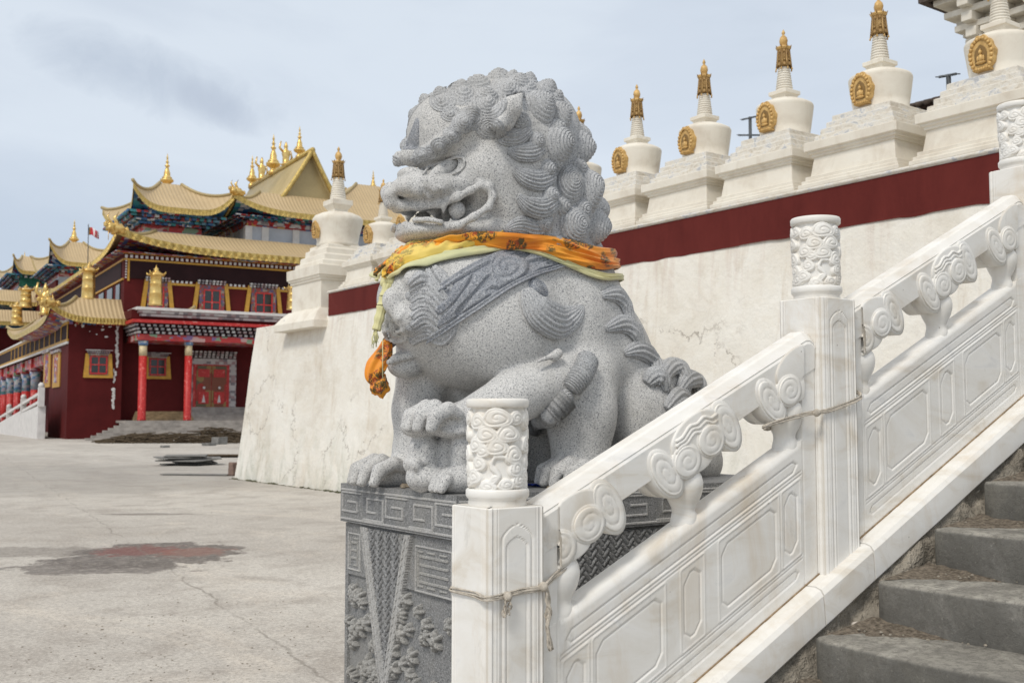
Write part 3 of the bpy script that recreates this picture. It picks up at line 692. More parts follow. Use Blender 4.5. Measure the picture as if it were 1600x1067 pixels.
# ---- balustrade panels
YF, YBk = 2.643, 2.745       # front and back faces
def panel(x0, x1, lab, seed):
    t = thing('stone_balustrade', ((x0 + x1) / 2, 2.69, zt((x0 + x1) / 2) - .94), lab, 'balustrade', 'marble balustrade panels')
    Lx = x1 - x0
    # lower carved slab: front and back relief height-fields in sheared coordinates
    nx, nh = 400, 170; hb, ht = -.94, -.395
    Xs = np.linspace(0, Lx, nx)[:, None]; Hs = np.linspace(hb, ht, nh)[None, :]
    D = np.zeros((nx, nh))
    def cham(xc, hc, wx, wh, ch):   # sdf of chamfered box
        ax = np.abs(Xs - xc) - wx; ah = np.abs(Hs - hc) - wh
        d = np.maximum(ax, ah); d2 = (ax + ah + ch) * .7071
        return np.maximum(d, d2)
    def groove(d, w=.0032, dep=.0034): return -dep * np.exp(-(d / w) ** 2)
    xa, xb = .085, Lx - .085; mid = (xa + xb) / 2
    shapes = [(mid, -.472, (xb - xa) / 2 - .015, .020, .028), (mid, -.868, (xb - xa) / 2 - .015, .017, .024)]
    for d in [cham(*s_) for s_ in shapes]: D += groove(d) - .0022 * (d < 0)
    W = xb - xa; wb = W * .29; ws = W * .105; gp = .018
    xs_ = xa + ws * .5 + .0; cells = [(xa + ws / 2, ws / 2 - gp / 2), (xa + ws + wb / 2 + .0, wb / 2 - gp / 2), (mid, ws / 2 - gp / 2 + .004), (xb - ws - wb / 2, wb / 2 - gp / 2), (xb - ws / 2, ws / 2 - gp / 2)]
    for (xc, wx) in cells:
        d = cham(xc, -.668, wx - .016, .108, .028); D += groove(d, .0036, .0038) - .0025 * (d < 0)
        d = cham(xc, -.668, wx + .002, .138, .004); D += .0022 * np.exp(-(d / .0032) ** 2)
    for hh in (-.507, -.520, -.826, -.813): D += groove(Hs - hh + 0 * Xs, .003, .0028) * ((Xs > xa) & (Xs < xb))
    for xx in (xa - .012, xb + .012): D += groove(Xs - xx + 0 * Hs, .003, .003)
    D += -.012 * np.clip((Hs - (ht - .028)) / .028, 0, 1) ** 2 * ((Xs > xa) & (Xs < xb))
    wob = np.array([[mnoise.noise(Vector((x * 3 + seed, h * 3, 0))) for h in np.linspace(hb, ht, 18)] for x in np.linspace(0, Lx, 40)])
    xi = np.linspace(0, 39, nx); hi = np.linspace(0, 17, nh)
    wob = np.array([np.interp(hi, range(18), r) for r in wob]); wob = np.array([np.interp(xi, range(40), wob[:, j]) for j in range(nh)]).T
    D += .0012 * wob
    mb = MB(); vs = []
    for sgn, y0 in ((-1, YF), (1, YBk)):
        for i in range(nx):
            X = x0 + Xs[i, 0]; zz = zt(X)
            for j in range(nh): vs.append((X, y0 + sgn * D[i, j], zz + Hs[0, j]))
    nn = nx * nh; fs = []
    for i in range(nx - 1):
        for j in range(nh - 1):
            a = i*nh+j; fs.append((a, a+nh, a+nh+1, a+1)); fs.append((nn+a, nn+a+1, nn+a+nh+1, nn+a+nh))
    for i in range(nx - 1):
        a = i*nh; fs.append((a, nn+a, nn+a+nh, a+nh)); a = i*nh+nh-1; fs.append((a, a+nh, nn+a+nh, nn+a))
    for j in range(nh - 1):
        fs.append((j, j+1, nn+j+1, nn+j)); a = (nx-1)*nh+j; fs.append((a, nn+a, nn+a+1, a+1))
    mb.add(vs, fs, True)
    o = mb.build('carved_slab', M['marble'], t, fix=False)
    # edge stiles in the open zone
    for (a, b) in ((x0, x0 + .072), (x1 - .072, x1)):
        mb = MB(); h0, h1 = ht - .001, -.160
        b4 = [(a, YF, zt(a)+h0), (b, YF, zt(b)+h0), (b, YBk, zt(b)+h0), (a, YBk, zt(a)+h0)]
        t4 = [(a, YF, zt(a)+h1), (b, YF, zt(b)+h1), (b, YBk, zt(b)+h1), (a, YBk, zt(a)+h1)]
        mb.hexa(b4, t4); mb.build('stile', M['marble'], t)
    # handrail
    mb = MB(); n = 60
    pr = [(YF + .012, -.170), (YF - .004, -.160), (YF - .006, -.050), (YF + .0005, -.040), (YF - .002, -.036), (YF + .020, -.006), (YF + .030, -.001), (YBk - .030, -.001), (YBk - .020, -.006), (YBk + .002, -.036), (YBk + .006, -.050), (YBk + .004, -.160), (YBk - .012, -.170)]
    m = len(pr); vs = []
    for i in range(n + 1):
        X = x0 + Lx * i / n; e = max(0, (X - (x1 - .05)) / .05) ** 2 * .03
        for (y, h) in pr: vs.append((X, y + .0012 * mnoise.noise(Vector((X * 5, y * 4, h * 9 + seed))), zt(X) + h - (e if h > -.06 else 0)))
    fs = [(i*m+j, (i+1)*m+j, (i+1)*m+(j+1) % m, i*m+(j+1) % m) for i in range(n) for j in range(m)]
    fs += [tuple(range(m)), tuple(n*m + k for k in range(m - 1, -1, -1))]
    mb.add(vs, fs, False); mb.build('handrail', M['marble'], t)
    # vase balusters
    cyv = (YF + YBk) / 2
    for q, X in enumerate((x0 + .115, (x0 + x1) / 2 + .01, x1 - .115)):
        zb = zt(X) - .42; zz = zt(X)
        vb = MB(); prof = [(.047, -.03), (.0475, .018), (.046, .030), (.042, .042), (.040, .052), (.042, .064), (.052, .084), (.062, .106), (.068, .130), (.069, .150), (.064, .172), (.054, .188), (.047, .196), (.048, .205), (.05, .24), (.05, .27)]
        def flare(x, y, z, X=X, zb=zb):
            k = max(0, min(1, 1 - (z - zb - .02) / .04)); return Vector((x, y, z + (x - X) * SL * k))
        vb.lathe(prof, (X, cyv, zb), 40, M=flare); bal = vb.build('vase_baluster', M['marble'], t)
        # cloud bracket
        cb = MB(); lobes = [(-.135, -.172, .060, .102, R(24), 2.5, 1), (.158, -.150, .060, .102, R(14), 2.5, -1), (-.044, -.174, .070, .060, 0, 2.1, 1), (.072, -.158, .072, .061, 0, 2.1, -1), (.01, -.198, .080, .040, 0, 0, 1), (.012, -.110, .135, .070, R(8), 0, 1)]
        for li, (dx, dh, ru, rv, rot, turns, cw) in enumerate(lobes):
            cxx = X + dx
            if cxx < x0 + .06 or cxx > x1 - .06: continue
            for sgn, yf in ((-1, YF), (1, YBk)):
                off = {2.5: .014, 2.1: .021, 0: .011}[turns]
                C = Vector((cxx, yf + sgn * off, zz + dh + SL * dx))
                sh = Vector((1, 0, SL * .8)).normalized(); up = Vector((0, 0, 1)); up = (up - sh * up.dot(sh)).normalized()
                U = sh * math.cos(rot) + up * math.sin(rot); V = up * math.cos(rot) - sh * math.sin(rot)
                Nn = Vector((0, sgn, 0))
                if turns: spiral(cb, C - Nn * .006, U, V, Nn, ru * 1.0, rv * 1.0, .001, 1, 0, nth=48, per=4, depth=abs(off) - .006
                  + (yf - cyv if sgn > 0 else cyv - yf)); spiral(cb, C, U, V, Nn, ru * .86, rv * .86, .003, turns, .0042, sharp=.16, depth=.008, nth=48, per=8, cw=cw * sgn)
                else: spiral(cb, C, U, V, Nn, ru, rv, .004, 2, .0, depth=.05, nth=30, per=6)
        # wavy cloud lines over the middle
        for w_ in range(3):
            if abs(X - (x0 + x1) / 2) > .1: break
            pts = [Vector((X - .095 + .2 * s_ / 14, YF - .012, zz - .125 + .018 * w_ + SL * (-.095 + .2 * s_ / 14) + .024 * math.sin(s_ / 14 * math.pi) + .006 * math.sin(s_ * 1.3 + w_))) for s_ in range(15)]
            cb.tube(pts, .007, 8)
        for (xe, sg) in ((x0 + .0725, 1), (x1 - .0725, -1)):
            if abs(X - xe) < .12: cb.box((xe - .004, YF - .016, zt(xe) - .195), (xe + .0, YF + .002, zt(xe) - .10)) if sg > 0 else cb.box((xe, YF - .016, zt(xe) - .195), (xe + .004, YF + .002, zt(xe) - .10))
        cb.v = [(min(max(p[0], x0 + .0725), x1 - .0725), p[1], p[2]) for p in cb.v]
        bad = set(i for i, p in enumerate(cb.v) if p[0] <= x0 + .0726 or p[0] >= x1 - .0726)
        keep = [i for i, f in enumerate(cb.f) if not all(k in bad for k in f)]; cb.f = [cb.f[i] for i in keep]; cb.sm = [cb.sm[i] for i in keep]
        if cb.n: cb.build('cloud_bracket', M['marble'], bal)
    return t
panel(1.981, 3.288, 'lowest carved marble balustrade panel between the lowest and middle posts', 1)
panel(3.504, 4.811, 'upper carved marble balustrade panel right of the middle post', 5)
panel(5.027, 6.334, 'highest marble balustrade panel beyond the upper post, past the right edge', 9)
# ---- strings
def bundle(mb, pts, r, n, seed, sag=.004):
    rr = random.Random(seed)
    pts = [Vector(p) for p in pts]
    for k in range(n):
        o1, o2, f = rr.uniform(0, 6.28), rr.uniform(0, 6.28), rr.uniform(.6, 1.6)
        out = []
        for i, p in enumerate(pts):
            t = (pts[min(i+1, len(pts)-1)] - pts[max(i-1, 0)]).normalized()
            a = t.cross(Vector((.1, .2, 1))).normalized(); b = a.cross(t)
            s_ = i / (len(pts) - 1)
            out.append(p + a * (r * .6 * math.cos(o1 + s_ * 9 * f)) + b * (r * 1.6 * math.sin(o2 + s_ * 7 * f)))
        mb.tube(out, r * .55, 6)
def interp(P_, n):
    P_ = [Vector(p) for p in P_]; out = []
    m = len(P_) - 1
    for i in range(n + 1):
        s_ = i / n * m; k = min(int(s_), m - 1); f = s_ - k
        p0, p1, p2, p3 = P_[max(k-1, 0)], P_[k], P_[k+1], P_[min(k+2, m)]
        out.append(.5 * ((2*p1) + (p2-p0)*f + (2*p0-5*p1+4*p2-p3)*f*f + (3*p1-p0-3*p2+p3)*f**3))
    return out
mb = MB(); yf = 2.600; xl = 1.765
pts = [(1.80, 2.825, 1.075), (xl, 2.80, 1.075), P(740, 928, X=xl), P(759, 935, Y=2.60), P(790, 930, Y=yf), P(815, 923, Y=yf), P(848, 917, Y=yf), P(866, 900, Y=2.635), P(886, 884, Y=2.638), (2.07, 2.70, 1.10), (2.06, 2.76, 1.10), (1.99, 2.82, 1.09), (1.80, 2.825, 1.075)]
bundle(mb, interp(pts, 90), .0042, 9, 3)
for (px, py) in ((793, 932), (849, 917)):
    c = P(px, py, Y=yf - .008); mb.lathe([(.004, -.014), (.013, -.006), (.015, .003), (.010, .012), (.003, .016)], c, 12)
for (px, py, n_, L_) in ((790, 934, 4, 30), (797, 934, 4, 26)):
    a = P(px, py, Y=yf - .012); b = P(px - 4, py + L_, Y=yf - .012); bundle(mb, interp([a, (a + b) / 2 + Vector((.004, 0, 0)), b], 8), .004, n_, px)
a = P(852, 918, Y=yf - .01); bundle(mb, interp([a, P(857, 945, Y=yf - .008), P(855, 975, Y=yf - .008), P(861, 1015, Y=yf - .008)], 16), .006, 10, 9)
solo(mb, 'tied_string', M['string'], 'frayed dirty cotton string knotted around the lowest post, with a hanging tassel', 'string')
mb = MB()
pts = [(3.30, 2.83, 1.70), P(1208, 664, Y=2.75), P(1192, 668, Y=2.64), P(1210, 661, Y=2.63), P(1240, 652, Y=2.62), P(1262, 646, Y=2.61), P(1280, 644, Y=2.60), P(1310, 636, Y=2.598), P(1345, 620, Y=2.60), (3.52, 2.66, 1.70), (3.515, 2.82, 1.69), (3.40, 2.83, 1.69), (3.30, 2.83, 1.70)]
bundle(mb, interp(pts, 80), .004, 8, 5)
c = P(1276, 645, Y=2.592); mb.lathe([(.004, -.014), (.014, -.006), (.016, .003), (.010, .012), (.003, .016)], c, 12)
solo(mb, 'tied_string', M['string'], 'thin white cotton string tying the panel end to the middle post', 'string')
# ================================================================== LION PLINTH
PX0, PX1, PY0, PY1, PZT, PZS = 2.187, 4.15, 3.43, 4.40, 1.300, 1.132
pl = thing('stone_plinth', ((PX0 + PX1) / 2, (PY0 + PY1) / 2, 0), 'dark granite plinth carved with key pattern under the stone lion', 'plinth')
def relief(mb, org, U, V, Nn, nu, nv, D, mask=None):
    # D[nu,nv] outward heights on a rectangle org + u*U + v*V
    vs = []; org, U, V, Nn = Vector(org), Vector(U), Vector(V), Vector(Nn)
    for i in range(nu):
        for j in range(nv): vs.append(org + U * (i / (nu - 1)) + V * (j / (nv - 1)) + Nn * float(D[i, j]))
    fs = [(i*nv+j, (i+1)*nv+j, (i+1)*nv+j+1, i*nv+j+1) for i in range(nu - 1) for j in range(nv - 1)]
    b = mb.n; mb.add(vs, fs, False)
    return [int(mask[min(i, nu-2), min(j, nv-2)]) if mask is not None else False for i in range(nu - 1) for j in range(nv - 1)]
def key_pattern(L_, H_, nu, nv):
    u = np.linspace(0, L_, nu)[:, None] + np.zeros((1, nv)); v = np.linspace(0, H_, nv)[None, :] + np.zeros((nu, 1))
    lw = .0042; Mk = np.zeros((nu, nv), bool)
    def hl(x0, x1, y): Mk[(np.abs(v - y) < lw) & (u >= x0 - lw) & (u <= x1 + lw)] = True
    def vl(x, y0, y1): Mk[(np.abs(u - x) < lw) & (v >= y0 - lw) & (v <= y1 + lw)] = True
    y0, y1 = .022, H_ - .038; hl(.012, L_ - .012, y0 - .008); hl(.012, L_ - .012, y1 + .012)
    per = .40; k = 0; x = .02; dy = (y1 - y0) / 4
    while x < L_:
        w = per * .44
        hl(x, x + w, y1); vl(x, y0 + dy, y1); hl(x, x + w * .8, y0 + dy); vl(x + w * .8, y0 + dy, y0 + 2.6 * dy); hl(x + w * .3, x + w * .8, y0 + 2.6 * dy)
        x2 = x + per * .5
        hl(x2, x2 + w, y0); vl(x2 + w, y0, y1 - dy * .6); hl(x2 + w * .2, x2 + w, y1 - dy * .6); vl(x2 + w * .2, y0 + 1.2 * dy, y1 - dy * .6); hl(x2 + w * .2, x2 + w * .65, y0 + 1.3 * dy)
        x += per
    return Mk
allmask = []
def face_block(mb, x0, x1, y0, y1, z0, z1, fFront, fSide, masks):
    # front (-X) and near side (-Y) are relief sheets, the rest plain
    Mf, Df = fFront; Ms, Ds = fSide
    nu, nv = Mf.shape; masks += relief(mb, (x0, y1, z0), (0, y0 - y1, 0), (0, 0, z1 - z0), (-1, 0, 0), nu, nv, Df, Mf)
    nu, nv = Ms.shape; masks += relief(mb, (x0, y0, z0), (x1 - x0, 0, 0), (0, 0, z1 - z0), (0, -1, 0), nu, nv, Ds, Ms)
    mb.add([(x0, y1, z0), (x1, y1, z0), (x1, y1, z1), (x0, y1, z1)], [(0, 3, 2, 1)]); masks.append(False)
    mb.add([(x1, y0, z0), (x1, y1, z0), (x1, y1, z1), (x1, y0, z1)], [(0, 1, 2, 3)]); masks.append(False)
    mb.add([(x0, y0, z1), (x1, y0, z1), (x1, y1, z1), (x0, y1, z1)], [(0, 1, 2, 3)]); masks.append(False)
    mb.add([(x0, y0, z0), (x1, y0, z0), (x1, y1, z0), (x0, y1, z0)], [(3, 2, 1, 0)]); masks.append(False)
mb = MB(); masks = []
m1 = key_pattern(PY1 - PY0, PZT - PZS, 330, 60); m2 = key_pattern(PX1 - PX0, PZT - PZS, 640, 60)
z_ = lambda m: np.where(m, .0045, 0.0)
for m_ in (m1, m2): m_[0, :] = m_[-1, :] = False; m_[:, 0] = m_[:, -1] = False
face_block(mb, PX0, PX1, PY0, PY1, PZS, PZT, (m1, z_(m1)), (m2, z_(m2)), masks)
o = mb.build('top_slab', [M['plinth'], M['plinth_line']], pl, fix=False)
o.data.polygons.foreach_set('material_index', [int(x) for x in masks])
def base_face(L_, H_, nu, nv, dens, seed):
    # u across, v up from the ground: woven triangular cloth with border, key squares, flower carving
    u = np.linspace(0, L_, nu)[:, None] + np.zeros((1, nv)); v = np.linspace(0, H_, nv)[None, :] + np.zeros((nu, 1))
    D = np.zeros((nu, nv)); Mk = np.zeros((nu, nv), bool); t_ = H_ - v
    c = L_ * (.41 if L_ < 1.2 else .47); half = L_ * dens
    slope = half / .78                        # width lost per metre down
    e = half - t_ * slope                     # half width of cloth at this depth
    inn = e - .055
    x = u - c
    cloth = (np.abs(x) < e) & (t_ < .80) & (t_ > .006)
    weave = (np.abs(x) < inn) & (t_ > .006)
    p = .034
    a = (x + t_) / p; b = (x - t_) / p
    ca = np.floor(a * 1.0).astype(int); cb = np.floor(b * 1.0).astype(int)
    fa = a - np.floor(a); fb = b - np.floor(b)
    her = ((ca + cb) % 4) < 2
    strand = np.where(her, np.abs(fa - .5), np.abs(fb - .5))
    D = np.where(weave, .002 + .009 * np.clip(1 - (strand / .42) ** 2, 0, 1) ** .6, D)
    Mk = Mk.astype(int)
    bord = cloth & ~weave
    loops = np.sin((x * np.sign(x) * 0 + t_) * 2 * math.pi / .035)
    dist = np.abs(np.abs(x) - (e - .025)) / .025
    D = np.where(bord, .014 - .004 * ((np.abs(dist - .55 - .15 * loops) < .14)), D); Mk = np.where(bord, 2, Mk)
    edge = cloth & (np.abs(np.abs(x) - e) < .006); D = np.where(edge, .017, D)
    # key squares in the upper corners
    def rect(x0, x1, y0, y1):
        nonlocal D, Mk
        r = (np.maximum(np.abs(u - (x0 + x1) / 2) - (x1 - x0) / 2, np.abs(t_ - (y0 + y1) / 2) - (y1 - y0) / 2))
        q = (np.abs(r) < .004) & ~cloth; D = np.where(q, .004, D); Mk = np.where(q, 2, Mk)
        q2 = (np.abs(r + .02) < .0035) & ~cloth & (np.sin(u * 70) > -.4); D = np.where(q2, .004, D); Mk = np.where(q2, 1, Mk)
        q3 = (r < -.03) & (np.abs((t_ * 60) % 2 - 1) < .3) & ~cloth; D = np.where(q3, .004, D); Mk = np.where(q3, 1, Mk)
    rect(.03, c - half * 1.12, .045, .20); rect(c + half * 1.08, L_ - .04, .045, .22)
    # flowers below
    rr = np.random.RandomState(seed); low = (t_ > .225) & ~cloth & (u > .025) & (u < L_ - .025)
    F = np.full((nu, nv), -.012)
    for k in range(int(120 * L_)):
        cx_, ct = rr.uniform(.04, L_ - .04), rr.uniform(.25, H_ - .02); r = rr.uniform(.026, .050)
        dx, dt = u - cx_, t_ - ct; d = np.sqrt(dx * dx + dt * dt) / r; an = np.arctan2(dt, dx)
        pet = .75 + .25 * np.cos(an * 5 + k)
        F = np.maximum(F, np.where(d < pet, -.010 + .034 * (1 - (d / pet) ** 2) ** .5 - .006 * np.exp(-((d - .4) / .09) ** 2), -.012))
    D = np.where(low, F, D); Mk = np.where(low & (F > -.006), 1, Mk)
    vine = low & (np.abs(np.sin(t_ * 21 + u * 9) * .03 + ((u / .16) % 1 - .5) * .16) < .008); 
    D[0, :] = D[-1, :] = 0; D[:, -1] = 0; Mk[0, :] = Mk[-1, :] = 0
    return Mk, D
mb = MB(); masks = []; ins = .018
f1 = base_face(PY1 - PY0 - 2 * ins, PZS - .006, 300, 340, .235, 3)
f2 = base_face(PX1 - PX0 - 2 * ins, PZS - .006, 560, 300, .40, 4)
face_block(mb, PX0 + ins, PX1 - ins, PY0 + ins, PY1 - ins, 0, PZS - .006, f1, f2, masks)
o = mb.build('carved_base', [M['plinth'], M['plinth_relief'], M['plinth_line']], pl, fix=False)
o.data.polygons.foreach_set('material_index', [int(x) for x in masks])
mb = MB(); mb.box((PX0 + .05, PY0 + .05, PZS - .01), (PX1 - .05, PY1 - .05, PZS + .01)); mb.build('bedding_joint', M['black'], pl)
# ================================================================== RETAINING WALL AND STUPAS
WX, WT = 10.22, 10.60; ZW0, ZB0, ZB1 = 0, 3.86, 4.36; YL = 26.6
wl = thing('retaining_wall', (WX, 12, 0), 'cracked cream plastered retaining wall behind the stone lion', 'wall')
mb = MB()
def wf(u, v):
    y = 2.86 + (YL - .38 * v - 2.86) * u; x = WX + (WT - WX) * v; z = ZB0 * v
    q = .03 * mnoise.noise(Vector((y * .5, z * .5, 0))) + .008 * mnoise.noise(Vector((y * 2.5, z * 2.5, 3)))
    return (x + q, y, z - (.05 if v == 0 else 0))
mb.grid(wf, 240, 40)
def ef(u, v):
    x = WX + (WT - WX) * v + u * 8; y = YL - .38 * v; return (x + .03 * mnoise.noise(Vector((y * .5, ZB0 * v * .5, 0))) * (1 - u), y, ZB0 * v)
mb.grid(ef, 12, 12)
mb.build('plaster_face', M['plaster'], wl, fix=False)
mb = MB(); mb.box((WT + .02, -9, ZB0 - .4), (WT + .6, 22.02, ZB1)); mb.v = [(p[0] - .035 if p[0] < WT + .1 else p[0], p[1], max(p[2], ZB0 - .003)) for p in mb.v]
mb.build('red_band', M['redband'], wl)
# wobbling drip edge of band
mb = MB(); mb.grid(lambda u, v: (WT - .018 - .003 * v, 22.0 - 19 * u, ZB0 + .02 - v * (.03 + .05 * max(0, mnoise.noise(Vector((u * 40, 2, 1)))) + .05 * mnoise.noise(Vector((u * 9, 2, 1))) ** 2)), 400, 2)
mb.build('band_lower_edge', M['redband'], wl, fix=False)
mb = MB()
mb.grid(lambda u, v: (WT - .02 - .028 * math.sin(v * math.pi), 22.05 - 31 * u, ZB1 + .004 + .055 * v + .006 * mnoise.noise(Vector((u * 150, v * 2, 1)))), 500, 5)
mb.box((WT - .018, -9, ZB1 + .001), (WT + .8, 22.05, ZB1 + .058))
mb.build('coping', M['stupa_stone'], wl, fix=False)
mb = MB(); mb.tube([P(446, 503, X=10.35), P(474, 504, X=10.35), P(476, 504, X=10.8)], [.055] * 3, 12); mb.build('drain_pipe', M['white'], wl)
mb = MB(); mb.box((WT + .1, 2.86, ZB0 - .35), (60, YL - .5, ZB0 - .02)); tag(mb.build('terrace', M['step']), kind='structure')
mb = MB(); mb.box((10.3, -12, -.1), (60, 2.6, ZB0 - .04)); tag(mb.build('terrace_upper_landing', M['step']), kind='structure')
# stupa: local coordinates, -X faces the plaza
def stupa_parts(t, S):
    w = .665
    def sq(mb, rows): mb.lathe(rows, (0, 0, 0), sides=4)
    mb = MB(); sq(mb, [(.72, 0), (.72, .05), (.69, .055), (.69, .095), (.655, .10), (.655, .15), (.61, .152), (.575, .40)]); mb.build('pedestal', M['stupa'], t, bevel=.006)
    mb = MB(); sq(mb, [(.575, .395), (.60, .40), (.60, .43), (.63, .435), (.63, .465), (.665, .47), (.668, .58), (.60, .59)]); mb.build('cornice', M['stupa'], t, bevel=.008)
    mb = MB(); rows = []
    z = .588
    for k in range(4):
        r = .575 - .052 * k; rows += [(r, z), (r - .004, z + .080)]; z += .084
    sq(mb, rows); mb.v = [(x + .008 * mnoise.noise(Vector((x * 9, y * 9, zz * 9))), y + .008 * mnoise.noise(Vector((y * 9, x * 9, zz * 9 + 5))), zz) for x, y, zz in mb.v]
    mb.build('stepped_tiers', M['stupa_stone'], t, bevel=.012)
    z0 = .925
    mb = MB(); mb.lathe([(.345, z0 - .01), (.345, z0 + .02), (.328, z0 + .03), (.345, z0 + .14), (.368, z0 + .30), (.381, z0 + .40), (.382, z0 + .425), (.370, z0 + .448), (.30, z0 + .485), (.21, z0 + .520), (.13, z0 + .535)], seg=40); mb.build('dome', M['stupa'], t)
    z1 = z0 + .515
    mb = MB(); sq(mb, [(.105, z1), (.110, z1 + .03), (.135, z1 + .075), (.150, z1 + .078), (.150, z1 + .13), (.120, z1 + .133)]); mb.build('harmika', M['stupa'], t, bevel=.005)
    z2 = z1 + .13; mb = MB(); rows = []
    for k in range(10):
        r = .118 - .0042 * k; z = z2 + .034 * k; rows += [(r - .016, z), (r - .002, z + .006), (r, z + .016), (r - .004, z + .024), (r - .018, z + .032)]
    mb.lathe(rows, seg=28); mb.build('ringed_spire', M['stupa'], t)
    z3 = z2 + .33
    mb = MB(); mb.lathe([(.070, z3 + .02), (.078, z3 + .14), (.07, z3 + .24), (.098, z3 + .262), (.103, z3 + .285), (.06, z3 + .29)], seg=24)
    # pierced bell: ten petals hanging around the spire
    n = 8
    for k in range(n):
        a = 2 * math.pi * k / n
        def bp(u, v, a=a):
            th = a + (u - .5) * (2 * math.pi / n) * .98
            hw = abs(u - .5) * 2
            z = z3 + .255 - v * (.235 + .035 * (hw ** 2))
            r = .080 + .026 * v ** 2 + .006 * math.sin(v * 3.1) + (.008 if hw > .8 else 0)
            return Vector((r * math.cos(th), r * math.sin(th), z)), Vector((math.cos(th), math.sin(th), 0))
        for (u0, u1, v0, v1) in ((0, .20, 0, 1), (.80, 1, 0, 1), (.2, .8, 0, .24), (.2, .8, .80, 1), (.38, .62, .24, .62), (.28, .72, .56, .72)):
            mb.slab(lambda u, v: bp(u0 + (u1 - u0) * u, v0 + (v1 - v0) * v), 4, 4, .006)
        th = a + math.pi / n; c = (.112 * math.cos(th), .112 * math.sin(th), z3 - .01)
        mb.lathe([(.003, -.03), (.012, -.024), (.009, -.004), (.003, .004)], c, 6)
        th2 = th; mb.tube([(.09 * math.cos(th2), .09 * math.sin(th2), z3 + .27), (.112 * math.cos(th2), .112 * math.sin(th2), z3 + .305)], [.012, .003], 6)
    mb.build('gilt_canopy', M['goldpaint'], t, fix=False)
    z4 = z3 + .285
    mb = MB(); mb.lathe([(.035, z4), (.045, z4 + .012), (.03, z4 + .02), (.05, z4 + .045), (.060, z4 + .09), (.048, z4 + .135), (.022, z4 + .165), (.012, z4 + .175), (.026, z4 + .195), (.020, z4 + .22), (.006, z4 + .245), (.001, z4 + .255)], seg=20, fl=lambda a, z: .06 * math.cos(4 * a)); mb.build('jewel_tip', M['goldpaint'], t)
    # buddha plaque on the -X side of the dome, tilted with it
    pq = MB(); zc = z0 + .215; cx = -.372
    def pt(y, z, d): return (cx - d - .03 * (z - zc), y, z)
    out = []
    for k in range(40):
        a = 2 * math.pi * k / 40; y = math.sin(a); z = -math.cos(a)
        wdt = .150 if z > -.1 else .150 - .04 * (-z - .1); hh = .225 if z > 0 else .20
        sc = 1 + .045 * math.cos(11 * a)
        yy = y * wdt * sc; zz = z * hh * sc
        if z < -.75: zz = -.17; yy = y * .17
        out.append((yy, zc + zz))
    pq.prism(out, lambda p, k: pt(p[0], p[1], -.05 + .085 * k))
    plq = pq.build('plaque', M['goldpaint'], t, bevel=.006)
    # flame border knobs, seated figure in a niche
    fg = MB()
    for k in range(17):
        a = R(-128) + R(256) * k / 16; y = math.sin(a) * .125; z = zc + math.cos(a) * .185
        fg.lathe([(.006, 0), (.024, .006), (.020, .018), (.004, .026)], (0, 0, 0), 8, M=Matrix.Translation(pt(y, z, .030)) @ Matrix.Rotation(R(-90), 4, 'Y'))
    for k in range(7):
        y = -.09 + .03 * k; fg.lathe([(.005, 0), (.017, .005), (.012, .014), (.003, .018)], (0, 0, 0), 8, M=Matrix.Translation(pt(y, zc - .150, .030)) @ Matrix.Rotation(R(-90), 4, 'Y'))
    fg.build('flame_border', M['goldpaint'], plq)
    nb = MB()
    npts = [(-.07, -.11), (.07, -.11), (.075, .02), (.055, .075), (.0, .12), (-.055, .075), (-.075, .02)]
    nb.prism([(y, zc + z) for y, z in npts], lambda p, k: pt(p[0], p[1], .028 + .009 * k)); nb.build('niche', M['gold_dark'], plq)
    sb = MB()
    def el(y, z, ry, rz, rx, d): sb.lathe([(math.sin(math.pi * q / 8) * 1, -math.cos(math.pi * q / 8)) for q in range(9)], (0, 0, 0), 12, M=Matrix.Translation(pt(y, z, d)) @ Matrix.Diagonal((rx, ry, rz, 1)))
    el(0, zc - .085, .062, .018, .03, .04); el(0, zc - .035, .030, .045, .026, .042); el(0, zc + .032, .019, .024, .022, .046); el(0, zc + .058, .009, .012, .01, .046)
    el(-.034, zc - .04, .011, .036, .014, .042); el(.034, zc - .04, .011, .036, .014, .042)
    sb.build('seated_figure', M['goldpaint'], plq)
M['gold_dark'] = simple('gold_paint_niche', (.22, .13, .04), .6, .1, .3, 14)
STX0 = 11.29; SG = 'row of white stupas on the retaining wall'
ys = [6.40, 7.97, 9.48, 10.97, 12.44, 13.90, 15.43, 16.93, 19.33, 20.78]
labs = ['white stupa at the far right, standing before the corner of the white gate building', 'white stupa second from the right end, just left of the small red-raftered roof', 'white stupa directly right of the antenna with two crossbars',
        'white stupa directly left of the antenna with two crossbars', 'white stupa nearest right of the lion mane and fully clear of it', 'white stupa half hidden behind the lion mane, its gold tip showing above a curl',
        'white stupa hidden behind the middle of the lion head', 'white stupa hidden behind the front of the lion head', 'white stupa of which only the plaque shows at the lion chin', 'white stupa just left of the lion muzzle with slender spire and small plaque', '']
proto = None
for i, y in enumerate(ys[:10]):
    if i in (6, 7): continue
    if proto is None:
        proto = thing('white_stupa', (0, 0, 0), labs[0], 'stupa', SG); stupa_parts(proto, 1); t = proto
    else: t = copy_tree(proto); t['label'] = labs[i]
    t.location = (STX0, y, ZB1 + .055)
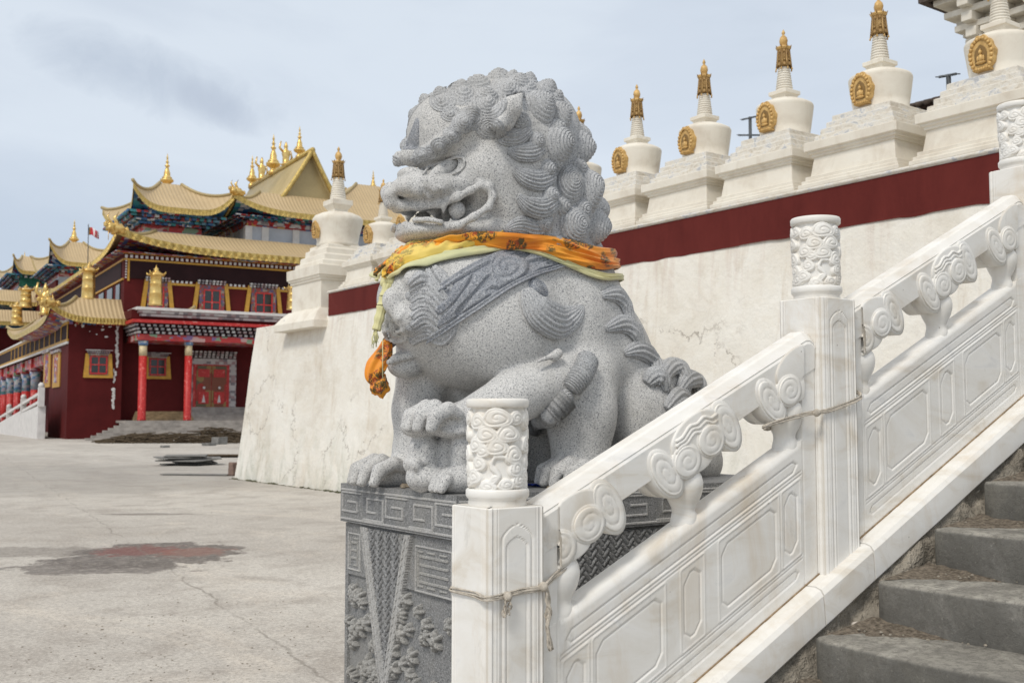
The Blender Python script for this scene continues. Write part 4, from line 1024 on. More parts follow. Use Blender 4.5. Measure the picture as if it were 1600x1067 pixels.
# big corner stupa
def big_stupa():
    t = thing('white_stupa', (0, 0, 0), 'largest plain white stupa at the left end of the wall, standing on the corner', 'stupa', SG)
    def sq(mb, rows): mb.lathe(rows, (0, 0, 0), sides=4)
    mb = MB(); sq(mb, [(1.12, -.1), (1.12, .06), (1.0, .22), (.86, .36), (.80, .37), (.80, 1.02)]); mb.build('pedestal', M['stupa'], t, bevel=.01)
    mb = MB(); sq(mb, [(.80, 1.01), (.835, 1.02), (.835, 1.07), (.87, 1.08), (.87, 1.12), (.90, 1.13), (.905, 1.36), (.82, 1.38)]); mb.build('cornice', M['stupa'], t, bevel=.01)
    mb = MB(); sq(mb, [(.76, 1.37), (.75, 1.50), (.67, 1.51), (.66, 1.66), (.58, 1.67), (.57, 1.82), (.50, 1.83), (.49, 1.93)]); mb.build('stepped_tiers', M['stupa'], t, bevel=.02)
    mb = MB(); mb.lathe([(.50, 1.90), (.50, 2.0), (.49, 2.03), (.515, 2.2), (.575, 2.42), (.60, 2.53), (.60, 2.59), (.55, 2.66), (.40, 2.73), (.25, 2.76)], seg=44); mb.build('dome', M['stupa'], t)
    mb = MB(); sq(mb, [(.17, 2.73), (.18, 2.82), (.25, 2.92), (.265, 2.93), (.265, 3.05), (.2, 3.06)]); mb.build('harmika', M['stupa'], t, bevel=.006)
    rows = []
    for k in range(10):
        r = .20 - .0078 * k; z = 3.05 + .056 * k; rows += [(r - .02, z), (r, z + .012), (r, z + .03), (r - .005, z + .04), (r - .02, z + .052)]
    mb = MB(); mb.lathe(rows, seg=28); mb.build('ringed_spire', M['stupa'], t)
    for src, sc, dz in (('gilt_canopy', 1.45, 0), ('jewel_tip', 1.45, 0), ('plaque', 1.0, 0)):
        o = [c for c in proto.children if c.name.startswith(src)][0]
        c = copy_tree(o, t)
        if src == 'plaque': c.scale = (1, .95, 1.05); c.location = (-.20, 0, 2.28 - 1.20)
        else:
            z3 = .925 + .515 + .13 + .33; c.scale = (sc, sc, sc); c.location = (0, 0, 3.60 - z3 * sc)
    t.location = (11.35, 23.15, 3.70)
    return t
big_stupa()
# ================================================================== BUILDINGS BEHIND THE STUPAS
gx = 15.6
pA = P(1524, 110, X=gx)
g = thing('gate_building', (gx, pA.y - 3, ZB0), 'white gate building with bracketed dark roof eave at the top right corner', 'building')
mb = MB(); mb.box((gx, pA.y - 8, ZB0), (gx + 6, pA.y, 9.2)); mb.build('wall', M['stupa'], g)
OV = .62
mb = MB(); ze = P(1450, -12, X=gx - OV).z
for k in range(4):
    e = .10 + .11 * k; z = ze - .95 + .22 * k
    mb.box((gx - e, pA.y - 8, z + .1), (gx - .002 * k, pA.y + e, z + .2))
    for j in range(14):
        yy = pA.y - .1 - j * .5; mb.box((gx - e - .06, yy - .09, z - .05), (gx - .004 * k, yy + .09, z + .098))
        if j < 4: mb.box((gx + .3 + j * .5, pA.y + .003, z - .05), (gx + .48 + j * .5, pA.y + e + .06, z + .098))
mb.build('stone_brackets', M['stupa'], g, bevel=.01)
mb = MB()
mb.add([(gx - OV, pA.y + OV, ze + .15), (gx - OV, pA.y - 8, ze - .02), (gx + 7, pA.y + OV, ze - .02), (gx + 3, pA.y - 2, ze + 2.4), (gx + 3, pA.y - 8, ze + 2.4), (gx + 7, pA.y - 8, ze)], [(0, 1, 4, 3), (0, 3, 2), (2, 3, 4, 5)])
for k in range(48):
    for q in (0, 1):
        y = pA.y + OV - .03 - k * .2
        c = (gx - OV, y, ze + .02 + .13 * max(0, 1 - k / 12)) if q == 0 else (gx - OV + .05 + k * .2, pA.y + OV, ze + .02 + .13 * max(0, 1 - k / 12))
        a_, b_ = Vector(c), Vector(c) + (Vector((.9, 0, .45)) if q == 0 else Vector((0, -.9, .45)))
        mb.tube([a_, b_], [.07, .06], 8)
mb.box((gx - OV + .03, pA.y - 8, ze - .12), (gx - OV + .13, pA.y + OV - .03, ze + .04))
mb.box((gx - OV + .13, pA.y + OV - .13, ze - .12), (gx + 6, pA.y + OV - .03, ze + .04))
mb.build('tiled_roof', M['tile'], g)
# tiled roof behind the stupa row: its ridge shows in the gaps
def far_roof(px0, py0, px1, py1, X, lab, thick=.55, green=False):
    a, b = P(px0, py0, X=X), P(px1, py1, X=X)
    t = thing('tiled_roof_house', ((a.x + b.x) / 2 + 2, (a.y + b.y) / 2, ZB0), lab, 'building')
    z = (a.z + b.z) / 2; y0, y1 = min(a.y, b.y), max(a.y, b.y)
    mb = MB(); mb.box((X + .5, y0 + .3, ZB0 - .02), (X + 5, y1 - .3, z - .5)); mb.build('wall', M['stupa'], t)
    mb = MB(); mb.prism([(X, z - .12), (X + 2.7, z + .7), (X + 5.4, z - .12)], lambda p, k: (p[0], (y0, y1)[k], p[1]))
    n = int((y1 - y0) / .17)
    for k in range(n): mb.tube([(X - .05, y0 + .08 + k * .17, z - .07), (X + 2.7, y0 + .08 + k * .17, z + .76)], .055, 6)
    mb.build('roof_tiles', M['tile'], t)
    mb = MB()
    for k in range(n): mb.box((X + .02, y0 + .03 + k * .17, z - .34), (X + .5, y0 + .12 + k * .17, z - .2))
    mb.build('rafter_ends', M['redpaint'], t)
    mb = MB(); mb.box((X + .15, y0 + .1, z - .55), (X + .6, y1 - .1, z - .345)); mb.build('beam', M['teal'] if green else M['black'], t)
    return t
far_roof(1395, 163, 1510, 145, 17.0, 'small tiled roof with red rafter ends between the two rightmost stupas', green=True)
far_roof(930, 302, 1062, 255, 17.0, 'low dark tiled roof glimpsed between the stupas right of the lion mane')
def antenna(px, py0, py1, X, lab, arms):
    b, tp = P(px, py1, X=X), P(px, py0, X=X)
    t = thing('antenna', (b.x, b.y, b.z - 3), lab, 'antenna', 'rooftop antennas')
    mb = MB(); mb.tube([(b.x, b.y, b.z - 3), tp], .045, 8); mb.build('mast', M['metal'], t)
    for (f, w, tilt) in arms:
        z = b.z + (tp.z - b.z) * f; mb = MB()
        mb.tube([(b.x - cR.x * w, b.y - cR.y * w, z - tilt), (b.x + cR.x * w, b.y + cR.y * w, z + tilt)], .025, 6)
        for k in range(5):
            q = -1 + .5 * k; c = Vector((b.x + cR.x * w * q, b.y + cR.y * w * q, z + tilt * q)); mb.tube([c - cF * .15 - Vector((0, 0, .05)), c + cF * .15 + Vector((0, 0, .05))], .012, 5)
        mb.build('crossbar', M['metal'], t)
antenna(1172, 183, 232, 22, 'rooftop antenna with two crossbars standing between the stupas', [(.97, .22, .05), (.42, .32, 0)])
antenna(1482, 118, 160, 17.5, 'leaning rooftop antenna above the small tiled roof at upper right', [(1.0, .16, .03)])
# ================================================================== STONE LION (implicit surface -> surface nets)
YC = 3.915
VX = .0088
GO = np.array([1.98, 3.33, 1.255]); GN = np.array([int(2.3 / VX), int(1.18 / VX), int(2.0 / VX)])
ax_ = [(GO[i] + VX * np.arange(GN[i])).astype(np.float32) for i in range(3)]
F = np.full(tuple(GN), .35, np.float32)
def region(lo, hi):
    s = []
    for i in range(3):
        a = int(max(0, math.floor((lo[i] - GO[i]) / VX))); b = int(min(GN[i], math.ceil((hi[i] - GO[i]) / VX) + 1)); s.append(slice(a, max(b, a)))
    return tuple(s)
def coords(s): return ax_[0][s[0]][:, None, None], ax_[1][s[1]][None, :, None], ax_[2][s[2]][None, None, :]
def blend(s, d, k, op='add'):
    A = F[s]
    if op == 'add':
        if k > 0:
            h = np.maximum(k - np.abs(A - d), 0) / k; F[s] = np.minimum(A, d) - h * h * k * .25
        else: F[s] = np.minimum(A, d)
    else:
        h = np.maximum(k - np.abs(A + d), 0) / max(k, 1e-6); F[s] = np.maximum(A, -d) + h * h * k * .25
def mir(p): return Vector((p[0], 2 * YC - p[1], p[2]))
def ell(c, r, k=.05, rot=None, op='add', both=False):
    for cc in ([c, mir(c)] if both else [c]):
        m = max(r) + k + .03
        s = region([cc[i] - m for i in range(3)], [cc[i] + m for i in range(3)]); x, y, z = coords(s)
        x = x - cc[0]; y = y - cc[1]; z = z - cc[2]
        if rot:   # rotation in XZ plane by angle
            ca, sa = math.cos(rot), math.sin(rot); x, z = x * ca + z * sa, -x * sa + z * ca
            x = x + 0 * y; z = z + 0 * y
        k0 = np.sqrt((x / r[0]) ** 2 + (y / r[1]) ** 2 + (z / r[2]) ** 2); k1 = np.sqrt((x / r[0] ** 2) ** 2 + (y / r[1] ** 2) ** 2 + (z / r[2] ** 2) ** 2) + 1e-6
        blend(s, k0 * (k0 - 1) / k1, k, op)
def cap(pts, rad, k=.04, op='add', both=False):
    sets = [pts] + ([[mir(p) for p in pts]] if both else [])
    for ps in sets:
        for i in range(len(ps) - 1):
            a, b = ps[i], ps[i+1]; ra, rb = rad[i], rad[i+1]; m = max(ra, rb) + k + .02
            s = region([min(a[j], b[j]) - m for j in range(3)], [max(a[j], b[j]) + m for j in range(3)]); x, y, z = coords(s)
            ab = Vector(b) - Vector(a); L2 = max(ab.dot(ab), 1e-9)
            t = np.clip(((x - a[0]) * ab[0] + (y - a[1]) * ab[1] + (z - a[2]) * ab[2]) / L2, 0, 1)
            d = np.sqrt((x - a[0] - t * ab[0]) ** 2 + (y - a[1] - t * ab[1]) ** 2 + (z - a[2] - t * ab[2]) ** 2) - (ra + (rb - ra) * t)
            blend(s, d, k, op)
q = lambda px, py, Y=YC: P(px, py, Y=Y)
def samp(p):
    g = [(p[i] - GO[i]) / VX for i in range(3)]; i0 = [int(math.floor(v)) for v in g]
    if any(i0[i] < 0 or i0[i] >= GN[i] - 1 for i in range(3)): return .3
    f = [g[i] - i0[i] for i in range(3)]; r = 0
    for a in (0, 1):
        for b in (0, 1):
            for c in (0, 1): r += float(F[i0[0]+a, i0[1]+b, i0[2]+c]) * (f[0] if a else 1-f[0]) * (f[1] if b else 1-f[1]) * (f[2] if c else 1-f[2])
    return r
def grad(p, e=.012):
    g = Vector([samp(p + Vector([e if i == j else 0 for j in range(3)])) - samp(p - Vector([e if i == j else 0 for j in range(3)])) for i in range(3)])
    return g.normalized() if g.length > 1e-6 else Vector((0, -1, 0))
def hit(px, py):
    d = ray(px, py); t = 3.0; prev = None; best = (9, None)
    while t < 7:
        p = CAM + d * t; v = samp(p)
        if v < best[0]: best = (v, p)
        if v < .001:
            lo, hi = t - max(.004, .004), t
            for _ in range(8):
                md = (lo + hi) / 2
                if samp(CAM + d * md) < 0: hi = md
                else: lo = md
            p = CAM + d * hi; return p, grad(p)
        t += max(.003, min(.05, v * .6)) if v < .25 else .05
    p = best[1]; return p, grad(p)
# ---- trunk
ell(q(752, 497), (.40, .35, .325), .05)
ell(q(690, 470), (.28, .27, .22), .08)
cap([q(815, 330), q(838, 400), q(866, 470)], [.26, .27, .29], .10)
cap([q(866, 470), q(908, 558), q(962, 640), q(978, 700)], [.29, .305, .29, .27], .08)
ell(q(790, 520, 3.72), (.26, .17, .22), .06, both=True)                     # shoulders
ell(q(895, 520, 3.72), (.16, .15, .26), .08, both=True)
# haunches and hind legs
ell(q(1006, 648, 3.66), (.175, .145, .235), .035, both=True)
ell(q(1030, 610, 3.78), (.15, .15, .14), .05, both=True)
cap([q(912, 590, 3.68), q(908, 650, 3.63), q(906, 715, 3.62)], [.155, .145, .125], .05, both=True)
fz = 1.300
def paw(cx, cy, z0, sx=1.0, k=.02, both=False, w=.105, ln=.13, hgt=.075):
    ell(Vector((cx + .03, cy, z0 + hgt * .55)), (ln * .85, w * .88, hgt * .80), .03, both=both)
    for j in range(4):
        yy = cy + (j - 1.5) * w * .56; o = 1 if j in (0, 3) else 0; dx = .022 * o
        cap([Vector((cx + ln * .05, yy, z0 + hgt * .85)), Vector((cx - ln * .52 + dx, yy, z0 + hgt * (1.22 - .12 * o))), Vector((cx - ln * .98 + dx, yy, z0 + hgt * .80)), Vector((cx - ln * 1.13 + dx, yy, z0 + hgt * .28))], [.022, .0315, .0315, .0235], .0035, both=both)
        cap([Vector((cx - ln * 1.18 + dx, yy, z0 + .03)), Vector((cx - ln * 1.32 + dx, yy, z0 + .010))], [.012, .004], .004, both=both)
p = q(905, 740, 3.57); paw(p.x, 3.575, fz, both=True, w=.115, ln=.14, hgt=.085)
# far fore leg
cap([q(668, 560, 4.10), q(652, 640, 4.12), q(652, 720, 4.12)], [.14, .103, .105], .05)
p = q(612, 740, 4.10); paw(p.x + .01, 4.10, fz, w=.12, ln=.15, hgt=.09)
cap([q(652, 715, 4.12), Vector((p.x + .10, 4.10, fz + .07))], [.11, .085], .04)
# near fore leg resting on the cub
cap([q(905, 575, 3.70), q(868, 596, 3.60), q(800, 622, 3.58), q(735, 655, 3.60)], [.13, .118, .108, .085], .022)
p = q(690, 655, 3.61); paw(p.x + .02, 3.62, p.z - .055, w=.115, ln=.125, hgt=.085)
cap([q(838, 566, 3.50), q(872, 552, 3.50), q(866, 560, 3.50)], [.006, .017, .014], .02)
# belly dark side and chest bell
ell(q(775, 640, 4.12), (.24, .13, .22), .05)
cap([q(740, 600, 4.05), q(770, 745, 4.15)], [.15, .12], .05)
# ---- cub under the paw
cz = fz
a = q(680, 700, 3.66); X0 = a.x
ell(Vector((X0, 3.70, cz + .055)), (.10, .09, .065), .02); ell(Vector((X0 + .06, 3.57, cz + .05)), (.11, .085, .06), .02)
ell(Vector((X0 - .02, 3.71, cz + .155)), (.066, .064, .080), .008); ell(Vector((X0 - .03, 3.71, cz + .238)), (.082, .072, .024), .004)
ell(Vector((X0 - .03, 3.71, cz + .12)), (.072, .070, .020), .004)
ell(Vector((X0 + .06, 3.57, cz + .15)), (.045, .042, .09), .008); ell(Vector((X0 + .04, 3.57, cz + .240)), (.080, .058, .028), .004)
ell(Vector((X0 + .14, 3.67, cz + .14)), (.13, .10, .13), .01)
for j in range(3): ell(Vector((X0 - .085, 3.66 + .035 * j, cz + .11)), (.02, .018, .03), .01)
for j in range(3): cap([Vector((X0 - .03, 3.52 + .035 * j, cz + .06)), Vector((X0 - .055, 3.52 + .035 * j, cz + .02))], [.024, .018], .01)
# ---- head
ell(q(782, 238), (.33, .33, .325), .06)
ell(q(718, 212), (.225, .25, .20), .05)
ell(q(752, 292), (.27, .315, .19), .06)
ell(q(790, 330), (.20, .32, .17), .06)
ell(q(830, 230), (.175, .30, .275), .06); ell(q(852, 325), (.19, .32, .27), .06)
ell(q(756, 370), (.24, .26, .10), .05)
ell(q(674, 300), (.182, .195, .082), .045)                # upper jaw
ell(q(702, 366), (.205, .195, .052), .03)                 # lower jaw
ell(q(662, 366), (.115, .15, .042), .03)
def on(px, py, out=0.0):
    p, n = hit(px, py); return p + n * out
ell(on(760, 250, -.05), (.07, .06, .075), .05, both=True)
ell(on(806, 318, -.045), (.10, .075, .115), .05, both=True)
# brow ridges and the knob between them
BRP = [(626, 245), (650, 246), (682, 235), (704, 217), (722, 196), (736, 174)]
_, ECN = hit(695, 264); EC = on(692, 265)
LIDP = [on(a_, b_, .005) for a_, b_ in [(661, 274), (671, 264), (684, 257), (698, 252), (714, 246), (724, 248), (727, 256), (720, 267), (706, 274)]]
cap([on(a_, b_, .004) for a_, b_ in BRP], [.028, .031, .034, .034, .034, .026], .014, both=True)
ell(on(638, 243, -.01), (.045, .05, .040), .014)
ell(EC + ECN * .01, (.098, .046, .036), .008, rot=R(20), op='sub', both=True)
cap([on(664, 272, .012), on(690, 264, .012)], [.018, .026], .006, op='sub', both=True)
# nose
ell(q(640, 272), (.050, .065, .028), .010)
ell(on(634, 294, -.012), (.050, .055, .042), .008, both=True)
ell(on(652, 298, -.012), (.036, .030, .034), .006, both=True)
cap([on(655, 281, .004), on(666, 290, .002), on(668, 304, .002), on(662, 316, .002)], [.006, .009, .009, .006], .006, op='sub', both=True)
ell(on(626, 304, .0), (.010, .009, .007), .004, op='sub', both=True)
0 and cap([on(645, 284, .002), on(658, 295, .002), on(661, 310, .002)], [.006, .009, .006], .006, both=True)
for (a_, b_, c_) in (((668, 292), (680, 296), (684, 312)), ((676, 288), (690, 294), (692, 306)), ((664, 300), (671, 307), (674, 316))):
    cap([on(*a_, .0), on(*b_, .004), on(*c_, .0)], [.007, .011, .006], .005, both=True)
# lips follow the rim of the mouth
yl = lambda px: float(np.interp(px, [604, 640, 660, 690, 714, 734, 750, 768], [3.93, 3.875, 3.85, 3.785, 3.73, 3.69, 3.662, 3.645]))
yw = lambda px: float(np.interp(px, [630, 660, 690, 714, 740, 768], [3.90, 3.83, 3.77, 3.73, 3.68, 3.645]))
UL = [q(a_, b_, yl(a_)) for a_, b_ in [(607, 292), (604, 305), (610, 317), (628, 322), (655, 322), (688, 319), (714, 309), (734, 298), (750, 290), (763, 293), (770, 307), (763, 324)]] + [q(a_, b_, yw(a_)) for a_, b_ in [(740, 339), (715, 353), (690, 358), (658, 357), (632, 352)]]
MP = [(q(a_, b_, yl(a_)).x, q(a_, b_, yl(a_)).z) for a_, b_ in [(618, 333), (650, 331), (686, 327), (710, 319), (728, 308), (745, 299), (757, 299), (760, 312), (740, 328), (716, 343), (700, 346), (688, 343), (660, 342), (618, 344)]]
def polysdf(X, Z, pts):
    d = np.full(np.broadcast(X, Z).shape, 1e9); sgn = np.ones(d.shape)
    n = len(pts)
    for i in range(n):
        ax, az = pts[i]; bx, bz = pts[(i + 1) % n]; ex, ez = bx - ax, bz - az
        wx, wz = X - ax, Z - az; t = np.clip((wx * ex + wz * ez) / (ex * ex + ez * ez), 0, 1)
        d = np.minimum(d, (wx - ex * t) ** 2 + (wz - ez * t) ** 2)
        c = ((az <= Z) & (bz > Z) & (ex * wz > ez * wx)) | ((az > Z) & (bz <= Z) & (ex * wz < ez * wx))
        sgn = np.where(c, -sgn, sgn)
    return sgn * np.sqrt(d)
xs_ = [p_[0] for p_ in MP]; zs_ = [p_[1] for p_ in MP]
s = region((min(xs_) - .06, YC - .42, min(zs_) - .05), (max(xs_) + .05, YC + .42, max(zs_) + .05)); x, y, z = coords(s)
d2 = polysdf(x, z, MP) + 0 * y
xm = on(700, 330).x
sept = np.where(x > xm, .02 - np.abs(y - YC), -1.0)
blend(s, np.maximum(d2, np.maximum(sept, np.abs(y - YC) - .40)).astype(np.float32), .008, 'sub')
cap(UL, [.018, .022, .024, .022, .019, .017, .0155, .0150, .0150, .0150, .0150, .0150, .016, .017, .017, .017, .017], .016, both=True)
pc = q(714, 328, 3.775); ell(pc, (.037, .037, .037), 0, both=True)
for (px, py, ln) in ((694, 320, 14), (706, 352, -10)): cap([q(px, py, 3.765), q(px - 2, py + ln, 3.77)], [.015, .005], .005, both=True)
cap([q(648, 344, 3.83), q(668, 343, 3.77), q(690, 347, 3.74)], [.013, .013, .012], .006, both=True)
# ear
cap([q(786, 186, 3.60), q(799, 168, 3.57), q(814, 148, 3.56)], [.056, .044, .012], .02, both=True)
cap([q(797, 172, 3.515), q(811, 152, 3.52)], [.016, .008], .012, op='sub', both=True)
ell(q(783, 192, 3.555), (.03, .022, .03), .01, both=True)
# chest mask and bell, placed on the carved trunk surface
def bump_at(px, py, r, k=.015, out=.0, sc=(1, 1, 1), both=False):
    p, n = hit(px, py); c = p + n * out; ell(c, (r * sc[0], r * sc[1], r * sc[2]), k, both=False); return c, n
bump_at(648, 436, .045, .03); bump_at(616, 470, .046, .02, .006, (1, 1, 1.25)); bump_at(626, 488, .040, .02, .004); bump_at(640, 500, .045, .04)
bump_at(606, 505, .026, .008, .010); bump_at(616, 508, .018, .008, .008)
pts = [hit(a_, b_) for a_, b_ in ((600, 517), (609, 514), (619, 519), (630, 514), (637, 520), (634, 530), (619, 534), (606, 528), (600, 517))]
cap([p_ + n_ * .005 for p_, n_ in pts], [.009] * 9, .006)
bump_at(618, 524, .014, .005, .0, (1.5, 1.5, .6))
pts = [hit(a_, b_) for a_, b_ in ((602, 496), (612, 500), (624, 497), (632, 486))]; cap([p_ + n_ * .003 for p_, n_ in pts], [.008, .010, .010, .006], .006)
bc, bn = hit(640, 560); bell_c = q(634, 570, bc.y + .035)
ell(bell_c, (.080, .080, .060), .010)
cap([q(608, 566, bell_c.y - .03), q(622, 560, bell_c.y - .07), q(640, 556, bell_c.y - .085), q(660, 550, bell_c.y - .075)], [.014, .016, .016, .012], .006)
cap([q(840, 640, 4.12), q(852, 745, 4.12)], [.17, .15], .05)
cap([q(1035, 590), q(1072, 630), q(1086, 720)], [.09, .12, .14], .04)
print('field done')
def surface_nets(F):
    S = F < 0
    nx, ny, nz = F.shape
    c = [S[a:nx-1+a, b:ny-1+b, d:nz-1+d] for a in (0, 1) for b in (0, 1) for d in (0, 1)]
    cnt = sum(k.astype(np.int8) for k in c); act = (cnt > 0) & (cnt < 8)
    idx = np.argwhere(act); n = len(idx); vid = np.full(act.shape, -1, np.int64); vid[act] = np.arange(n)
    acc = np.zeros((n, 3)); w = np.zeros(n)
    cor = np.array([(a, b, d) for a in (0, 1) for b in (0, 1) for d in (0, 1)])
    vals = np.stack([F[idx[:, 0]+a, idx[:, 1]+b, idx[:, 2]+d] for a, b, d in cor], 1).astype(np.float64)
    for i in range(8):
        for j in range(i + 1, 8):
            if np.abs(cor[i] - cor[j]).sum() != 1: continue
            f0, f1 = vals[:, i], vals[:, j]; m = (f0 < 0) != (f1 < 0)
            t = np.where(m, f0 / np.where(m, f0 - f1, 1), 0)
            pt = cor[i] + t[:, None] * (cor[j] - cor[i]); acc += np.where(m[:, None], pt, 0); w += m
    V = idx + acc / w[:, None]
    faces = []
    for axis in range(3):
        o1, o2 = [(1, 2), (2, 0), (0, 1)][axis]
        sl0 = [slice(1, -1)] * 3; sl0[axis] = slice(0, -1); sl1 = list(sl0); sl1[axis] = slice(1, None)
        ch = S[tuple(sl0)] != S[tuple(sl1)]; E = np.argwhere(ch)
        if not len(E): continue
        E[:, o1] += 1; E[:, o2] += 1
        inside = S[E[:, 0], E[:, 1], E[:, 2]]
        def cell(d1, d2):
            e = E.copy(); e[:, o1] += d1; e[:, o2] += d2; return vid[e[:, 0], e[:, 1], e[:, 2]]
        Q = np.stack([cell(-1, -1), cell(0, -1), cell(0, 0), cell(-1, 0)], 1)
        Q[~inside] = Q[~inside][:, ::-1]; faces.append(Q)
    return V, np.concatenate(faces)
lion = thing('stone_lion', (3.0, YC, fz), 'big grey granite guardian lion with curly mane sitting on its plinth', 'lion statue')
V, Q = surface_nets(F)
V = GO + V * VX
me = bpy.data.meshes.new('body')
Vl = V - np.array([3.0, YC, fz])
me.vertices.add(len(Vl)); me.vertices.foreach_set('co', Vl.astype(np.float32).ravel())
me.loops.add(len(Q) * 4); me.loops.foreach_set('vertex_index', Q.astype(np.int32).ravel())
me.polygons.add(len(Q)); me.polygons.foreach_set('loop_start', np.arange(0, len(Q) * 4, 4, dtype=np.int32)); me.polygons.foreach_set('loop_total', np.full(len(Q), 4, np.int32))
me.update(calc_edges=True); me.validate(); me.polygons.foreach_set('use_smooth', [True] * len(me.polygons))
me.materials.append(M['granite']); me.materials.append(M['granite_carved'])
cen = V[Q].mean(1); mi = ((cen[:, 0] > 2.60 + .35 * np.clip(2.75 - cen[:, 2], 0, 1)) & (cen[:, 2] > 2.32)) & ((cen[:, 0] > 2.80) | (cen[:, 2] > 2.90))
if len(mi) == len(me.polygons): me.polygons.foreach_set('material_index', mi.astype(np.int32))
body = bpy.data.objects.new('body', me); COL.objects.link(body); body.parent = lion
sm = body.modifiers.new('smooth', 'SMOOTH'); sm.factor = .5; sm.iterations = 2
for mm in (0, 1):
    c_ = EC - ECN * .008; n_ = ECN.copy()
    if mm: c_ = mir(c_); n_ = Vector((n_.x, -n_.y, n_.z))
    ux = Vector((math.cos(R(20)), 0, math.sin(R(20)))); ux = (ux - n_ * ux.dot(n_)).normalized(); uz = n_.cross(ux)
    mb = MB(); mb.grid(lambda u, v: c_ + ux * (.090 * math.cos(2*math.pi*u) * math.sin(math.pi*(v*.998+.001)) ) + uz * (.034 * math.sin(2*math.pi*u) * math.sin(math.pi*(v*.998+.001))) + n_ * (.036 * math.cos(math.pi*(v*.998+.001))), 40, 24, close_u=True)
    mb.build('eye', M['granite'], lion)
    mb = MB(); mb.tube(interp([mir(p_) if mm else p_ for p_ in LIDP], 40), [.0065 * (1 - .5 * abs(i / 20 - 1) ** 3) for i in range(41)], 10); mb.build('eyelid', M['granite'], lion)
# ---- curls
PXM = 347.0
def frame(n, up=Vector((0, 0, 1))):
    u = up.cross(n)
    if u.length < .05: u = Vector((1, 0, 0))
    u.normalize(); v = n.cross(u).normalized(); return u, v
def curl(px, py, rx, ry, rot=0, hgt=.85, lean=(0, 0), name='mane_curl', pitch=.0150, mirror=True, cw=1, mt='granite_carved', sink=.25, Pn=None, amp=.0055):
    p, n = Pn if Pn else hit(px, py)
    # bias the axis a little towards screen right / up, as the tips lean back
    ru, rv = rx / PXM, ry / PXM
    for mm in ((0, 1) if mirror else (0,)):
        pp, nn = (p, n) if not mm else (mir(p), Vector((n.x, -n.y, n.z)))
        u, v = frame(nn)
        u2 = u * math.cos(rot) + v * math.sin(rot); v2 = v * math.cos(rot) - u * math.sin(rot)
        r_ = (ru + rv) / 2; mb = MB()
        ln = Vector((lean[0], 0, lean[1])) * r_
        arc = r_ * 1.35
        spiral(mb, pp - nn * (r_ * sink), u2, v2, nn, ru, rv, r_ * (hgt + sink), arc / pitch, amp, depth=.0, nth=56, per=5, cw=cw * (-1 if mm else 1), sharp=.55, tip=ln)
        # outward-facing open base skirt sinks into the stone
        mb.build(name, M[mt], lion, fix=False)
c2o = lambda x, y: (540 + x / 3.441, 90 + y / 3.441)
def C(x, y, r, r2=None, k=1.22, **kw): a, b = c2o(x, y); curl(a, b, k * r / 3.441, k * (r2 or r) / 3.441, **kw)
# back of mane
for (x, y, r, r2, cw) in [(1050, 262, 76, 94, 1), (1152, 312, 62, 84, -1), (1145, 468, 80, 104, 1), (1268, 490, 60, 92, -1), (1200, 685, 84, 108, 1), (1318, 705, 62, 104, -1), (1225, 905, 90, 104, 1), (1345, 915, 66, 100, -1), (1075, 182, 66, 72, 1), (1250, 600, 50, 60, 1), (1135, 380, 50, 50, 1), (1130, 215, 46, 46, 1), (1275, 820, 50, 60, 1), (1165, 800, 44, 50, -1), (1130, 570, 36, 44, 1)]:
    C(x, y, r, r2, cw=cw, lean=(.22, .12), hgt=.74, pitch=.0140, amp=.0068)
for (x, y, r, r2, cw) in [(620, 168, 60, 46, 1), (818, 108, 66, 44, -1), (758, 212, 66, 56, 1), (930, 142, 70, 56, -1), (505, 195, 46, 40, 1), (985, 120, 55, 38, 1), (700, 130, 50, 34, -1), (870, 185, 46, 36, 1), (900, 100, 44, 30, -1)]:
    C(x, y, r, r2, cw=cw, hgt=.62, lean=(.1, .2), pitch=.013)
for (x, y, r, r2, cw) in [(935, 345, 66, 60, 1), (1030, 455, 52, 54, 1), (1085, 600, 54, 56, 1), (1100, 745, 54, 58, 1), (1062, 890, 62, 64, 1), (1130, 1000, 60, 50, 1)]:
    C(x, y, r, r2, cw=cw, hgt=.85, lean=(.2, .1), pitch=.012, sink=.1, k=1.0)
def whorl(px, py, rx, ry, knob, pitch=.0125, amp=.0045, name='mane_whorl', cw=1, off=.004, mt='granite_carved', mirror=True):
    """spiral carving draped over the stone: concentric grooves round a small raised knob"""
    r_ = (rx + ry) / 2 / PXM; turns = r_ / pitch; nr = int(turns * 5) + 2; nth = 40; G_ = []
    h0, n0 = hit(px, py)
    for i in range(nr + 1):
        qq = i / nr
        for k in range(nth):
            th = 2 * math.pi * k / nth; h, n = hit(px + rx * qq * math.cos(th), py + ry * qq * math.sin(th))
            if (h - h0).length > r_ * 2.2: h, n = G_[-nth] if len(G_) >= nth else (h0, n0)
            G_.append((h, n))
    for mm in ((0, 1) if mirror else (0,)):
        mb = MB(); vs = []
        for i in range(nr + 1):
            qq = i / nr
            for k in range(nth):
                th = 2 * math.pi * k / nth; h, n = G_[i * nth + k]
                w = (qq * turns + cw * th / (2 * math.pi)) % 1.0; g = (.5 + .5 * math.cos(2 * math.pi * w)) ** .6
                hh = off + knob * math.exp(-(qq / .42) ** 2) * 1.0 - amp * (1 - g) * min(1, qq * turns) if qq < 1 else -.012
                p = h + n * hh; vs.append(mir(p) if mm else p)
        mb.add(vs, [(i*nth+k, (i+1)*nth+k, (i+1)*nth+(k+1) % nth, i*nth+(k+1) % nth) for i in range(nr) for k in range(nth)], True)
        mb.build(name, M[mt], lion, fix=False)
